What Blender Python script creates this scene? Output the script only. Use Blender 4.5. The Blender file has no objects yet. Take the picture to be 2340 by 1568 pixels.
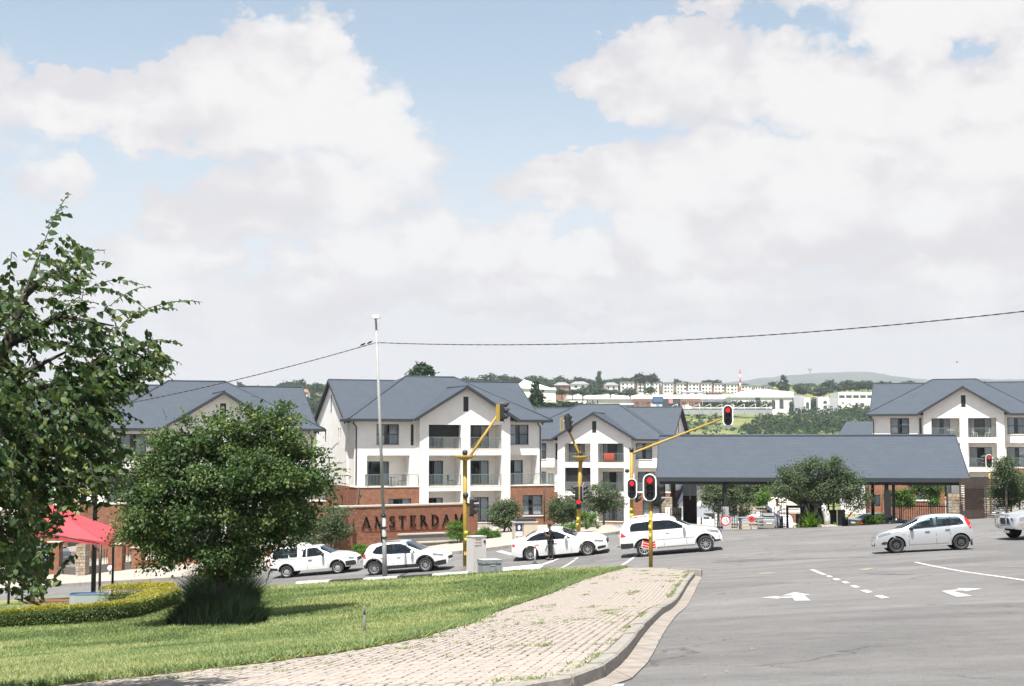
import bpy, bmesh, math, random
import numpy as np
from mathutils import Vector, Matrix, Euler
R = math.radians
random.seed(7)
rng = np.random.default_rng(7)
sc = bpy.context.scene
COL = sc.collection

# ------------------------------------------------------------------ camera, sky, sun, exposure
F, U0, V0, EYE = 3250.0, 1170.0, 784.0, 7.0
PITCH = math.atan(231 / F)
cam = bpy.data.objects.new('camera', bpy.data.cameras.new('camera'))
COL.objects.link(cam)
cam.data.sensor_width = 36
cam.data.lens = F / 2340 * 36
cam.data.clip_start = 0.1
cam.data.clip_end = 30000
cam.location = (0, 0, EYE)
cam.rotation_euler = (math.pi / 2 + PITCH, 0, 0)
sc.camera = cam

SUN_EL, SUN_LEFT = 66.0, 16.0          # sun stands behind the camera, to the left
sx, sy, sz = (-math.sin(R(SUN_LEFT)) * math.cos(R(SUN_EL)), -math.cos(R(SUN_LEFT)) * math.cos(R(SUN_EL)), math.sin(R(SUN_EL)))
sun = bpy.data.objects.new('sun', bpy.data.lights.new('sun', 'SUN'))
COL.objects.link(sun)
sun.data.energy = 5.0
sun.data.angle = R(0.53)
sun.data.color = (1.0, 0.965, 0.9)
sun.rotation_euler = Vector((sx, sy, sz)).to_track_quat('Z', 'Y').to_euler()
sc.view_settings.view_transform = 'Standard'
sc.view_settings.look = 'None'
sc.view_settings.exposure = 1.12
sc.view_settings.gamma = 1.0
sc.view_settings.use_curve_mapping = False
sc.cycles.max_bounces = 6
sc.cycles.transparent_max_bounces = 12
sc.cycles.volume_bounces = 0
sc.cycles.caustics_reflective = False
sc.cycles.caustics_refractive = False
sc.cycles.sample_clamp_indirect = 4

W = bpy.data.worlds.new('World')
sc.world = W
W.use_nodes = True
W.cycles.sampling_method = 'MANUAL'
W.cycles.sample_map_resolution = 512
nt = W.node_tree
for n in list(nt.nodes): nt.nodes.remove(n)
def N(tree, typ, **kw):
    n = tree.nodes.new(typ)
    for k, v in kw.items():
        if k.startswith('i_'):
            key = k[2:]
            key = int(key) if key.isdigit() else key
            n.inputs[key].default_value = v
        else: setattr(n, k, v)
    return n
def L(tree, a, b): tree.links.new(a, b)
def M(op, a, b=None, c=None, clamp=False):
    n = nt.nodes.new('ShaderNodeMath'); n.operation = op; n.use_clamp = clamp
    for i, q in enumerate((a, b, c)):
        if q is None: continue
        if isinstance(q, (int, float)): n.inputs[i].default_value = q
        else: nt.links.new(q, n.inputs[i])
    return n.outputs[0]
def MR(v, a, b, c=0.0, d=1.0, kind='SMOOTHSTEP'):
    n = nt.nodes.new('ShaderNodeMapRange'); n.interpolation_type = kind
    nt.links.new(v, n.inputs[0])
    for i, q in enumerate((a, b, c, d)): n.inputs[i + 1].default_value = q
    return n.outputs[0]
sky = N(nt, 'ShaderNodeTexSky', sky_type='NISHITA', sun_disc=False, sun_elevation=R(SUN_EL), sun_rotation=math.atan2(sx, sy), altitude=1500, air_density=1.0, dust_density=1.6, ozone_density=1.0)
tc = N(nt, 'ShaderNodeTexCoord')
sep = N(nt, 'ShaderNodeSeparateXYZ'); L(nt, tc.outputs['Generated'], sep.inputs[0])
az = M('ARCTAN2', sep.outputs[0], sep.outputs[1])
el = M('ARCSINE', sep.outputs[2])
cmb = N(nt, 'ShaderNodeCombineXYZ'); L(nt, az, cmb.inputs[0]); L(nt, el, cmb.inputs[1])
# billow: warp the direction before testing the cloud banks
def noise3(scale, detail, rough, off=0.0):
    mp = N(nt, 'ShaderNodeVectorMath', operation='MULTIPLY_ADD'); L(nt, tc.outputs['Generated'], mp.inputs[0])
    mp.inputs[1].default_value = (1, 1, 1.5); mp.inputs[2].default_value = (off, off * .7, off * 1.3)
    n = N(nt, 'ShaderNodeTexNoise'); L(nt, mp.outputs[0], n.inputs['Vector'])
    n.inputs['Scale'].default_value = scale; n.inputs['Detail'].default_value = detail; n.inputs['Roughness'].default_value = rough
    return n
nw = noise3(15, 8, .62, 3.1)
wv = N(nt, 'ShaderNodeVectorMath', operation='SUBTRACT'); L(nt, nw.outputs['Color'], wv.inputs[0]); wv.inputs[1].default_value = (.5, .5, .5)
ws = N(nt, 'ShaderNodeVectorMath', operation='MULTIPLY_ADD'); L(nt, wv.outputs[0], ws.inputs[0]); ws.inputs[1].default_value = (.085, .055, 0); L(nt, cmb.outputs[0], ws.inputs[2])
nf = noise3(70, 6, .6, 6.2)
wf = N(nt, 'ShaderNodeVectorMath', operation='SUBTRACT'); L(nt, nf.outputs['Color'], wf.inputs[0]); wf.inputs[1].default_value = (.5, .5, .5)
wg = N(nt, 'ShaderNodeVectorMath', operation='MULTIPLY_ADD'); L(nt, wf.outputs[0], wg.inputs[0]); wg.inputs[1].default_value = (.038, .028, 0); L(nt, ws.outputs[0], wg.inputs[2])
P2 = wg.outputs[0]
# cloud banks: azimuth, elevation, half-widths in milliradians (the picture's own clouds), strength
BANKS = [  # px-derived: (U, V, ru, rv, weight)
 (110,275,140,70,1),(300,275,170,75,1),(470,225,150,105,1),(620,205,160,125,1),(712,115,75,85,1),(740,215,100,110,1),(820,295,120,75,.9),(920,350,120,60,.8),(640,310,220,55,.8),(560,330,150,40,.6),
 (640,440,170,60,.75),(820,425,170,80,.85),(380,510,75,55,.75),(330,605,150,50,.7),(560,530,150,45,.6),(100,430,70,45,.5),
 (495,612,60,38,.85),(820,580,80,75,.95),(950,560,75,55,.85),(1090,575,95,60,.8),
 (1400,190,100,45,.75),(1550,175,150,85,1),(1660,235,170,85,.95),(1770,190,110,85,1),(1870,235,120,85,1),(1990,265,120,95,1),(2080,185,85,85,1.1),(2130,270,110,95,1.1),(2255,260,100,80,1.1),(2350,215,100,90,1.1),(2220,400,190,100,1),(1990,370,110,60,.8),
 (1290,430,150,55,.75),(1450,400,130,60,.85),(1680,385,140,70,.9),(1600,440,220,70,.8),(1860,440,200,75,.8),(1520,250,120,50,.6),
 (1530,550,105,75,1),(1230,595,50,34,.9),(1330,592,80,38,.9),(2180,520,250,80,.85),(1800,560,250,80,.7),
 (1960,10,220,50,.7),(2190,60,210,75,.85),(1640,20,50,45,.6),(140,5,90,25,.4),(300,690,280,40,.42),(720,680,230,38,.48),(1120,668,230,42,.55),(1640,665,330,45,.6),(2180,640,260,60,.65),(1450,730,300,28,.35),(560,745,260,26,.32),(2050,730,300,35,.42),(690,610,90,30,.6),(1180,520,70,40,.55),(560,8,60,25,.4),
 (-300,300,300,120,.9),(-500,560,350,90,.8),(2700,350,300,160,1),(2900,100,260,90,.8),(3200,500,380,90,.8),(-900,100,300,110,.9)]
acc = None
for (u, v, ru, rv, wgt) in BANKS:
    a_, e_ = math.atan((u - 1170) / F), (1015 - v) / F
    s1 = N(nt, 'ShaderNodeVectorMath', operation='SUBTRACT'); L(nt, P2, s1.inputs[0]); s1.inputs[1].default_value = (a_, e_, 0)
    s2 = N(nt, 'ShaderNodeVectorMath', operation='MULTIPLY'); L(nt, s1.outputs[0], s2.inputs[0]); s2.inputs[1].default_value = (F / ru * .8, F / rv * .8, 0)
    s3 = N(nt, 'ShaderNodeVectorMath', operation='LENGTH'); L(nt, s2.outputs[0], s3.inputs[0])
    d = M('MULTIPLY_ADD', s3.outputs['Value'], -wgt, wgt)
    acc = d if acc is None else M('MAXIMUM', acc, d)
acc = M('MAXIMUM', acc, -0.6)
nb = noise3(5.0, 6, .55, 9.0)
# away from the banks (high up, behind) free cumulus from noise alone
free = MR(M('ABSOLUTE', az), .55, 1.0)
freeh = MR(el, .33, .6)
freef = M('MAXIMUM', free, freeh)
fb = M('MULTIPLY_ADD', nb.outputs['Fac'], 3.0, -1.62)
bank = M('ADD', acc, M('MULTIPLY_ADD', noise3(11, 6, .6, 1.7).outputs['Fac'], .72, -.37))
den = M('ADD', M('MULTIPLY', bank, M('SUBTRACT', 1.0, freef)), M('MULTIPLY', fb, freef))
wisp = MR(noise3(6, 3, .5, 2.2).outputs['Fac'], .35, .65, .10, .42)
qv = M('DIVIDE', den, wisp, clamp=True)
cover = M('MULTIPLY', qv, M('SUBTRACT', 2.0, qv))
# thick cores are brightest, thin rims and undersides greyer
nl = noise3(14, 5, .55, 5.3)
core = M('ADD', M('MULTIPLY', den, .9), M('MULTIPLY_ADD', nl.outputs['Fac'], 2.3, -1.08))
lit = MR(core, .05, .75)
ccol = N(nt, 'ShaderNodeMix', data_type='RGBA'); L(nt, lit, ccol.inputs['Factor'])
ccol.inputs['A'].default_value = (.350, .337, .348, 1); ccol.inputs['B'].default_value = (.432, .424, .418, 1)
# summer haze towards the horizon
hz = MR(el, .30, .02)
skyc = N(nt, 'ShaderNodeBackground'); L(nt, sky.outputs[0], skyc.inputs['Color']); skyc.inputs['Strength'].default_value = .10
hzs = N(nt, 'ShaderNodeBackground'); hzs.inputs['Color'].default_value = (.378, .360, .370, 1); hzs.inputs['Strength'].default_value = 1
cls = N(nt, 'ShaderNodeBackground'); L(nt, ccol.outputs['Result'], cls.inputs['Color'])
tint = N(nt, 'ShaderNodeMix', data_type='RGBA', blend_type='MULTIPLY'); tint.inputs['Factor'].default_value = 1
L(nt, sky.outputs[0], tint.inputs['A']); tint.inputs['B'].default_value = (1.0, .965, .80, 1); L(nt, tint.outputs['Result'], skyc.inputs['Color'])
m1 = N(nt, 'ShaderNodeMixShader'); L(nt, M('MULTIPLY_ADD', hz, .80, .16), m1.inputs[0]); L(nt, skyc.outputs[0], m1.inputs[1]); L(nt, hzs.outputs[0], m1.inputs[2])
cfac = M('MULTIPLY', cover, MR(el, .03, .10, .35, .97))
m2 = N(nt, 'ShaderNodeMixShader'); L(nt, cfac, m2.inputs[0]); L(nt, m1.outputs[0], m2.inputs[1]); L(nt, cls.outputs[0], m2.inputs[2])
wo = N(nt, 'ShaderNodeOutputWorld'); L(nt, m2.outputs[0], wo.inputs['Surface'])

# ------------------------------------------------------------------ helpers
def ray(U, V):
    a = (U - U0) / F; b = (V0 - V) / F
    c, s = math.cos(PITCH), math.sin(PITCH)
    return Vector((a, c - b * s, s + b * c))
def at(U, V, Y):
    r = ray(U, V); t = Y / r.y
    return Vector((r.x * t, Y, EYE + r.z * t))
def tag(o, label=None, cat=None, group=None, kind=None):
    if label: o['label'] = label
    if cat: o['category'] = cat
    if group: o['group'] = group
    if kind: o['kind'] = kind
    return o
def thing(name, label, cat, loc=(0, 0, 0), rotz=0, group=None):
    o = bpy.data.objects.new(name, None); COL.objects.link(o)
    o.empty_display_size = .2
    o.location = loc; o.rotation_euler = (0, 0, rotz)
    return tag(o, label, cat, group)
def kids(o): return list(o.children)
def copy_tree(o, parent=None):
    c = o.copy(); COL.objects.link(c); c.parent = parent
    for ch in kids(o): copy_tree(ch, c)
    return c
class MB:
    def __init__(s): s.v = []; s.f = []; s.mi = []; s.sm = []; s.m = 0; s.smooth = False; s.T = None
    def add(s, vs, fs):
        o = len(s.v)
        s.v += [tuple(s.T @ Vector(p)) for p in vs] if s.T else [tuple(p) for p in vs]
        for f in fs:
            s.f.append([i + o for i in f]); s.mi.append(s.m); s.sm.append(s.smooth)
        return s
    def box(s, x0, x1, y0, y1, z0, z1):
        return s.add([(x0,y0,z0),(x1,y0,z0),(x1,y1,z0),(x0,y1,z0),(x0,y0,z1),(x1,y0,z1),(x1,y1,z1),(x0,y1,z1)],
              [(3,2,1,0),(4,5,6,7),(0,1,5,4),(1,2,6,5),(2,3,7,6),(3,0,4,7)])
    def cbox(s, c, d): return s.box(c[0]-d[0]/2, c[0]+d[0]/2, c[1]-d[1]/2, c[1]+d[1]/2, c[2]-d[2]/2, c[2]+d[2]/2)
    def cyl(s, p0, p1, r0, r1=None, n=10, caps=True):
        r1 = r0 if r1 is None else r1
        p0, p1 = Vector(p0), Vector(p1); d = (p1 - p0).normalized()
        a = d.orthogonal().normalized(); b = d.cross(a)
        vs = []
        for p, r in ((p0, r0), (p1, r1)):
            vs += [p + (a * math.cos(2*math.pi*i/n) + b * math.sin(2*math.pi*i/n)) * r for i in range(n)]
        fs = [(i, (i+1) % n, n + (i+1) % n, n + i) for i in range(n)]
        sm = s.smooth; s.smooth = True; o = len(s.v); s.add(vs, fs); s.smooth = sm
        if caps:
            for f in (list(range(n))[::-1], list(range(n, 2*n))):
                s.f.append([i + o for i in f]); s.mi.append(s.m); s.sm.append(False)
        return s
    def tube(s, pts, rs, n=8):
        pts = [Vector(p) for p in pts]
        if isinstance(rs, (int, float)): rs = [rs] * len(pts)
        vs = []; a = None
        for i, p in enumerate(pts):
            d = (pts[min(i+1, len(pts)-1)] - pts[max(i-1, 0)]).normalized()
            a = (a - d * a.dot(d)).normalized() if a is not None and (a - d * a.dot(d)).length > 1e-5 else d.orthogonal().normalized()
            b = d.cross(a)
            vs += [p + (a*math.cos(2*math.pi*k/n) + b*math.sin(2*math.pi*k/n)) * rs[i] for k in range(n)]
        fs = []
        for i in range(len(pts)-1):
            fs += [(i*n+k, i*n+(k+1) % n, (i+1)*n+(k+1) % n, (i+1)*n+k) for k in range(n)]
        sm = s.smooth; s.smooth = True; s.add(vs, fs); s.smooth = sm
        o = len(s.v) - len(vs)
        s.f.append([o + k for k in range(n)][::-1]); s.mi.append(s.m); s.sm.append(False)
        s.f.append([o + (len(pts)-1)*n + k for k in range(n)]); s.mi.append(s.m); s.sm.append(False)
        return s
    def sphere(s, c, r, nu=12, nv=8):
        if isinstance(r, (int, float)): r = (r, r, r)
        vs = []
        for j in range(1, nv):
            t = math.pi * j / nv
            vs += [(c[0]+r[0]*math.sin(t)*math.cos(2*math.pi*i/nu), c[1]+r[1]*math.sin(t)*math.sin(2*math.pi*i/nu), c[2]+r[2]*math.cos(t)) for i in range(nu)]
        vs += [(c[0], c[1], c[2]+r[2]), (c[0], c[1], c[2]-r[2])]
        fs = []
        for j in range(nv-2):
            fs += [(j*nu+i, (j+1)*nu+i, (j+1)*nu+(i+1) % nu, j*nu+(i+1) % nu) for i in range(nu)]
        T_, B_ = len(vs)-2, len(vs)-1
        fs += [(T_, i, (i+1) % nu) for i in range(nu)]
        fs += [(B_, (nv-2)*nu+(i+1) % nu, (nv-2)*nu+i) for i in range(nu)]
        sm = s.smooth; s.smooth = True; s.add(vs, fs); s.smooth = sm
        return s
    def prism(s, pts, fn, d0, d1):
        """closed outline pts (2-D), fn(p, d) -> 3-D; caps at depth d0 and d1"""
        n = len(pts)
        vs = [fn(p, d0) for p in pts] + [fn(p, d1) for p in pts]
        return s.add(vs, [list(range(n))[::-1], list(range(n, 2*n))] + [(i, (i+1) % n, n+(i+1) % n, n+i) for i in range(n)])
    def quad(s, *p): return s.add(p, [list(range(len(p)))])
    def mesh(s, name, mats, fix=True):
        me = bpy.data.meshes.new(name)
        me.from_pydata(s.v, [], s.f)
        if not isinstance(mats, (list, tuple)): mats = [mats]
        for m in mats: me.materials.append(m)
        me.polygons.foreach_set('material_index', s.mi)
        me.polygons.foreach_set('use_smooth', s.sm)
        if fix:
            bm = bmesh.new(); bm.from_mesh(me)
            bmesh.ops.recalc_face_normals(bm, faces=bm.faces)
            bm.to_mesh(me); bm.free()
        me.update()
        return me
    def build(s, name, mats, parent=None, loc=None, fix=True):
        o = bpy.data.objects.new(name, s.mesh(name, mats, fix)); COL.objects.link(o)
        if parent is not None: o.parent = parent
        if loc is not None: o.location = loc
        return o
def npmesh(name, verts, faces, mats, attr=None, smooth=False):
    """fast mesh from numpy arrays; faces all of one size"""
    me = bpy.data.meshes.new(name)
    nv, nf, k = len(verts), len(faces), faces.shape[1]
    me.vertices.add(nv); me.vertices.foreach_set('co', verts.astype(np.float32).ravel())
    me.loops.add(nf * k); me.loops.foreach_set('vertex_index', faces.astype(np.int32).ravel())
    me.polygons.add(nf); me.polygons.foreach_set('loop_start', np.arange(0, nf*k, k, dtype=np.int32))
    if smooth: me.polygons.foreach_set('use_smooth', np.ones(nf, dtype=bool))
    if not isinstance(mats, (list, tuple)): mats = [mats]
    for m in mats: me.materials.append(m)
    if attr is not None:
        a = me.attributes.new('var', 'FLOAT', 'FACE'); a.data.foreach_set('value', attr.astype(np.float32))
    me.update(calc_edges=True); me.validate()
    return me
def link(name, me, parent=None, loc=None, rot=None):
    o = bpy.data.objects.new(name, me); COL.objects.link(o)
    if parent is not None: o.parent = parent
    if loc is not None: o.location = loc
    if rot is not None: o.rotation_euler = rot
    return o

# ------------------------------------------------------------------ materials
MATS = {}
def mat(name, c, rough=.6, metal=0.0, var=0.0, scale=6.0, bump=0.0, bscale=30.0, c2=None, emit=0.0, coat=0.0, spec=.5, world=True, detail=5.0, alpha=None, rnd=0.0):
    if name in MATS: return MATS[name]
    m = bpy.data.materials.new(name); m.use_nodes = True
    t = m.node_tree; b = t.nodes['Principled BSDF']
    b.inputs['Base Color'].default_value = (*c, 1); b.inputs['Roughness'].default_value = rough
    b.inputs['Metallic'].default_value = metal; b.inputs['Coat Weight'].default_value = coat
    b.inputs['Coat Roughness'].default_value = .08
    b.inputs['Specular IOR Level'].default_value = spec
    if var or bump or rnd:
        g = N(t, 'ShaderNodeNewGeometry') if world else N(t, 'ShaderNodeTexCoord')
        vec = g.outputs['Position'] if world else g.outputs['Object']
    if var or rnd:
        c2_ = c2 or tuple(min(1, q * (1 + var)) for q in c)
        c1_ = c if c2 else tuple(q * (1 - var) for q in c)
        n = N(t, 'ShaderNodeTexNoise'); L(t, vec, n.inputs['Vector']); n.inputs['Scale'].default_value = scale; n.inputs['Detail'].default_value = detail; n.inputs['Roughness'].default_value = .62
        mr = N(t, 'ShaderNodeMapRange'); L(t, n.outputs['Fac'], mr.inputs[0]); mr.inputs[1].default_value = .3; mr.inputs[2].default_value = .7
        fac = mr.outputs[0]
        if rnd:
            oi = N(t, 'ShaderNodeObjectInfo'); ad = N(t, 'ShaderNodeMath', operation='MULTIPLY_ADD'); L(t, oi.outputs['Random'], ad.inputs[0]); ad.inputs[1].default_value = rnd * 2; ad.inputs[2].default_value = -rnd
            a2 = N(t, 'ShaderNodeMath', operation='ADD', use_clamp=True); L(t, fac, a2.inputs[0]); L(t, ad.outputs[0], a2.inputs[1]); fac = a2.outputs[0]
        mx = N(t, 'ShaderNodeMix', data_type='RGBA'); L(t, fac, mx.inputs['Factor'])
        mx.inputs['A'].default_value = (*c1_, 1); mx.inputs['B'].default_value = (*c2_, 1)
        L(t, mx.outputs['Result'], b.inputs['Base Color'])
    if bump:
        n2 = N(t, 'ShaderNodeTexNoise'); L(t, vec, n2.inputs['Vector']); n2.inputs['Scale'].default_value = bscale; n2.inputs['Detail'].default_value = 4
        bp = N(t, 'ShaderNodeBump'); bp.inputs['Strength'].default_value = bump; bp.inputs['Distance'].default_value = .02
        L(t, n2.outputs['Fac'], bp.inputs['Height']); L(t, bp.outputs[0], b.inputs['Normal'])
    if emit:
        b.inputs['Emission Color'].default_value = (*c, 1); b.inputs['Emission Strength'].default_value = emit
    MATS[name] = m
    return m
def leafmat(name, dark, mid, light, trans=.30, rough=.45, spec=.45):
    if name in MATS: return MATS[name]
    m = bpy.data.materials.new(name); m.use_nodes = True; t = m.node_tree
    b = t.nodes['Principled BSDF']; out = t.nodes['Material Output']
    at_ = N(t, 'ShaderNodeAttribute', attribute_name='var')
    cr = N(t, 'ShaderNodeValToRGB'); L(t, at_.outputs['Fac'], cr.inputs[0])
    cr.color_ramp.elements[0].color = (*dark, 1); cr.color_ramp.elements[1].color = (*light, 1)
    e = cr.color_ramp.elements.new(.55); e.color = (*mid, 1)
    L(t, cr.outputs[0], b.inputs['Base Color']); b.inputs['Roughness'].default_value = rough; b.inputs['Specular IOR Level'].default_value = spec
    tr = N(t, 'ShaderNodeBsdfTranslucent')
    mu = N(t, 'ShaderNodeMix', data_type='RGBA', blend_type='MULTIPLY'); mu.inputs['Factor'].default_value = 1
    L(t, cr.outputs[0], mu.inputs['A']); mu.inputs['B'].default_value = (1.5, 1.6, .5, 1); L(t, mu.outputs['Result'], tr.inputs['Color'])
    ms = N(t, 'ShaderNodeMixShader'); ms.inputs[0].default_value = trans
    L(t, b.outputs[0], ms.inputs[1]); L(t, tr.outputs[0], ms.inputs[2]); L(t, ms.outputs[0], out.inputs['Surface'])
    MATS[name] = m
    return m
def glassmat(name, tint, see=.5, rough=.03):
    if name in MATS: return MATS[name]
    m = bpy.data.materials.new(name); m.use_nodes = True; t = m.node_tree
    for n in list(t.nodes):
        if n.type != 'OUTPUT_MATERIAL': t.nodes.remove(n)
    out = t.nodes['Material Output']
    tr = N(t, 'ShaderNodeBsdfTransparent'); tr.inputs[0].default_value = (*[q * see for q in tint], 1)
    gl = N(t, 'ShaderNodeBsdfGlossy'); gl.inputs['Roughness'].default_value = rough; gl.inputs['Color'].default_value = (.9, .95, 1, 1)
    fr = N(t, 'ShaderNodeFresnel'); fr.inputs[0].default_value = 1.5
    ad = N(t, 'ShaderNodeMath', operation='ADD', use_clamp=True); L(t, fr.outputs[0], ad.inputs[0]); ad.inputs[1].default_value = .03
    ms = N(t, 'ShaderNodeMixShader'); L(t, ad.outputs[0], ms.inputs[0]); L(t, tr.outputs[0], ms.inputs[1]); L(t, gl.outputs[0], ms.inputs[2])
    L(t, ms.outputs[0], out.inputs['Surface'])
    MATS[name] = m
    return m
# ------------------------------------------------------------------ the lie of the land (heights below the eye at surveyed points)
CTRL = [(0,-20,.6),(0,0,1.5),(-8,5,2.2),(.8,13.1,2.16),(1.8,19.6,2.58),(2.6,24.9,2.93),(4.75,38.8,3.84),(6.4,50,4.57),(6.3,57,5.0),
 (9,13,1.85),(10,25,2.62),(12,39,3.5),(16,54,4.12),(22.5,63,4.22),(32,58,3.6),(20,30,2.4),(25,10,1.0),(40,30,1.6),(50,60,3.0),
 (-3,29,4.0),(-8.4,40,5.15),(-14.6,50,5.95),(-17,45,5.95),(-8.6,25,3.9),(-1.3,25,3.36),(-15,25,4.6),(-25,30,5.6),(0,45,4.6),(-5,55,5.6),(1,58,5.25),(-30,50,6.9),
 (-10.7,72,6.72),(-5.1,69,6.22),(2.4,70.5,5.62),(7.5,66,5.07),(-26,79,8.05),(-15.5,67,6.95),(-8.2,65,6.36),(-2.1,62.5,5.78),(-1.3,75,5.62),(6,76,4.75),(-45,85,9.6),
 (13,80,4.78),(20.4,79,4.45),(24.7,78,4.12),(32,76,3.6),(-12,85,6.7),(-5,92,6.05),(-4,116,6.4),(-21,106,7.2),(-40,110,9),(5,100,5.6),(12,92,5.6),(22,92,5.5),(18,100,6.5),(30,98,5.9),
 (18,110,7.2),(20,140,8.6),(25,165,10.5),(30,220,12.7),(10,220,12.7),(70,220,11),(-40,160,10),(-80,200,13),(8,147,7.9),(44,142,5.4),(55,100,4.0),(75,140,5),(35,110,6.2),(-10,170,10)]
_c = np.array(CTRL, float)
def _phi(r2): return np.where(r2 > 0, r2 * np.log(r2 + 1e-12) * .5, 0)
def _fit():
    n = len(_c); X = _c[:, :2] / 50
    K = _phi(((X[:, None] - X[None]) ** 2).sum(-1)) + np.eye(n) * .004
    Pm = np.c_[np.ones(n), X]
    A = np.block([[K, Pm], [Pm.T, np.zeros((3, 3))]])
    return X, np.linalg.solve(A, np.r_[_c[:, 2], np.zeros(3)])
_X, _w = _fit()
FARY = np.array([170,230,450,700,950,1000,1050,1135,1200,1380,1600,1900,3000.])
FARH = np.array([-10,-13,-26,-9,9,14,15.5,26,28,48,66,66,30.])
def sstep(a, b, x): t = np.clip((x - a) / (b - a), 0, 1); return t * t * (3 - 2 * t)
def Gn(x, y):
    x = np.asarray(x, float); y = np.asarray(y, float)
    q = np.stack([np.clip(x, -90, 90), np.clip(y, -30, 235)], -1) / 50
    d2 = ((q[..., None, :] - _X) ** 2).sum(-1)
    h = _phi(d2) @ _w[:len(_X)] + _w[-3] + q[..., 0] * _w[-2] + q[..., 1] * _w[-1]
    near = EYE - h
    far = EYE + np.interp(y, FARY, FARH)
    t = sstep(150, 260, np.maximum(y, np.abs(x) * 1.6))
    t = np.where(y < 0, 0, t)
    far = np.where(np.abs(x) > 90, np.where(y < 170, near - 4 * 0, far), far)
    return near * (1 - t) + far * t
def G(x, y): return float(Gn(np.array([x]), np.array([y]))[0])
_ys = np.concatenate([np.arange(5, 100, .25), np.arange(100, 235, .5)])
def hit(U, V, off=0.0):
    """point where the sight line of a picture point meets the ground"""
    r = ray(U, V)
    t = _ys / r.y; x = r.x * t; z = EYE + r.z * t
    d = z - Gn(x, _ys) - off
    i = int(np.argmax(d < 0))
    if d[i] >= 0: i = len(_ys) - 1
    if i == 0: f = 0
    else: f = d[i-1] / (d[i-1] - d[i])
    Y = _ys[i-1] + (_ys[i] - _ys[i-1]) * f if i else _ys[0]
    t = Y / r.y
    return Vector((r.x * t, Y, EYE + r.z * t))

# ------------------------------------------------------------------ ground materials
def asphalt_mat():
    m = mat('asphalt', (.135, .133, .130), .92, spec=.25)
    t = m.node_tree; b = t.nodes['Principled BSDF']
    g = N(t, 'ShaderNodeNewGeometry')
    def nz(s, d=5, stretch=None):
        n = N(t, 'ShaderNodeTexNoise'); n.inputs['Scale'].default_value = s; n.inputs['Detail'].default_value = d; n.inputs['Roughness'].default_value = .65
        if stretch:
            mp = N(t, 'ShaderNodeMapping'); mp.inputs['Scale'].default_value = stretch; mp.inputs['Rotation'].default_value = (0, 0, R(stretch[3]) if len(stretch) > 3 else 0) if False else (0, 0, 0); L(t, g.outputs['Position'], mp.inputs[0]); L(t, mp.outputs[0], n.inputs['Vector'])
        else: L(t, g.outputs['Position'], n.inputs['Vector'])
        return n.outputs['Fac']
    def ramp(v, a, b_, c, d):
        r = N(t, 'ShaderNodeMapRange'); L(t, v, r.inputs[0])
        for i, q in enumerate((a, b_, c, d)): r.inputs[i+1].default_value = q
        return r.outputs[0]
    def mul(a, b_):
        n = N(t, 'ShaderNodeMath', operation='MULTIPLY'); L(t, a, n.inputs[0]); L(t, b_, n.inputs[1]); return n.outputs[0]
    v = mul(ramp(nz(55, 3), .3, .7, .72, 1.28), mul(ramp(nz(.35, 6), .3, .7, .86, 1.12), mul(ramp(nz(3.5, 6), .3, .7, .9, 1.1), ramp(nz(1, 4, (.10, .75, 1)), .35, .62, .86, 1.05))))
    vo = N(t, 'ShaderNodeTexVoronoi', feature='DISTANCE_TO_EDGE'); vo.inputs['Scale'].default_value = .22
    wn = N(t, 'ShaderNodeTexNoise'); wn.inputs['Scale'].default_value = 1.6; wn.inputs['Detail'].default_value = 4; L(t, g.outputs['Position'], wn.inputs['Vector'])
    wa = N(t, 'ShaderNodeVectorMath', operation='MULTIPLY_ADD'); L(t, wn.outputs['Color'], wa.inputs[0]); wa.inputs[1].default_value = (1.1, 1.1, 0); L(t, g.outputs['Position'], wa.inputs[2]); L(t, wa.outputs[0], vo.inputs['Vector'])
    ck = N(t, 'ShaderNodeMath', operation='MAXIMUM'); L(t, ramp(vo.outputs['Distance'], .0, .006, .55, 1), ck.inputs[0]); L(t, ramp(nz(.13, 3), .46, .54, 0, 1), ck.inputs[1])
    pt_ = ramp(nz(.07, 2), .535, .545, 1, .88)
    v = mul(v, mul(ck.outputs[0], pt_))
    mx = N(t, 'ShaderNodeVectorMath', operation='SCALE'); mx.inputs[0].default_value = (.150, .145, .143); L(t, v, mx.inputs['Scale'])
    L(t, mx.outputs[0], b.inputs['Base Color'])
    n2 = N(t, 'ShaderNodeTexNoise'); n2.inputs['Scale'].default_value = 120; L(t, g.outputs['Position'], n2.inputs['Vector'])
    bp = N(t, 'ShaderNodeBump'); bp.inputs['Strength'].default_value = .35; bp.inputs['Distance'].default_value = .01
    L(t, n2.outputs['Fac'], bp.inputs['Height']); L(t, bp.outputs[0], b.inputs['Normal'])
    return m
A_ = asphalt_mat()
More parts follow.
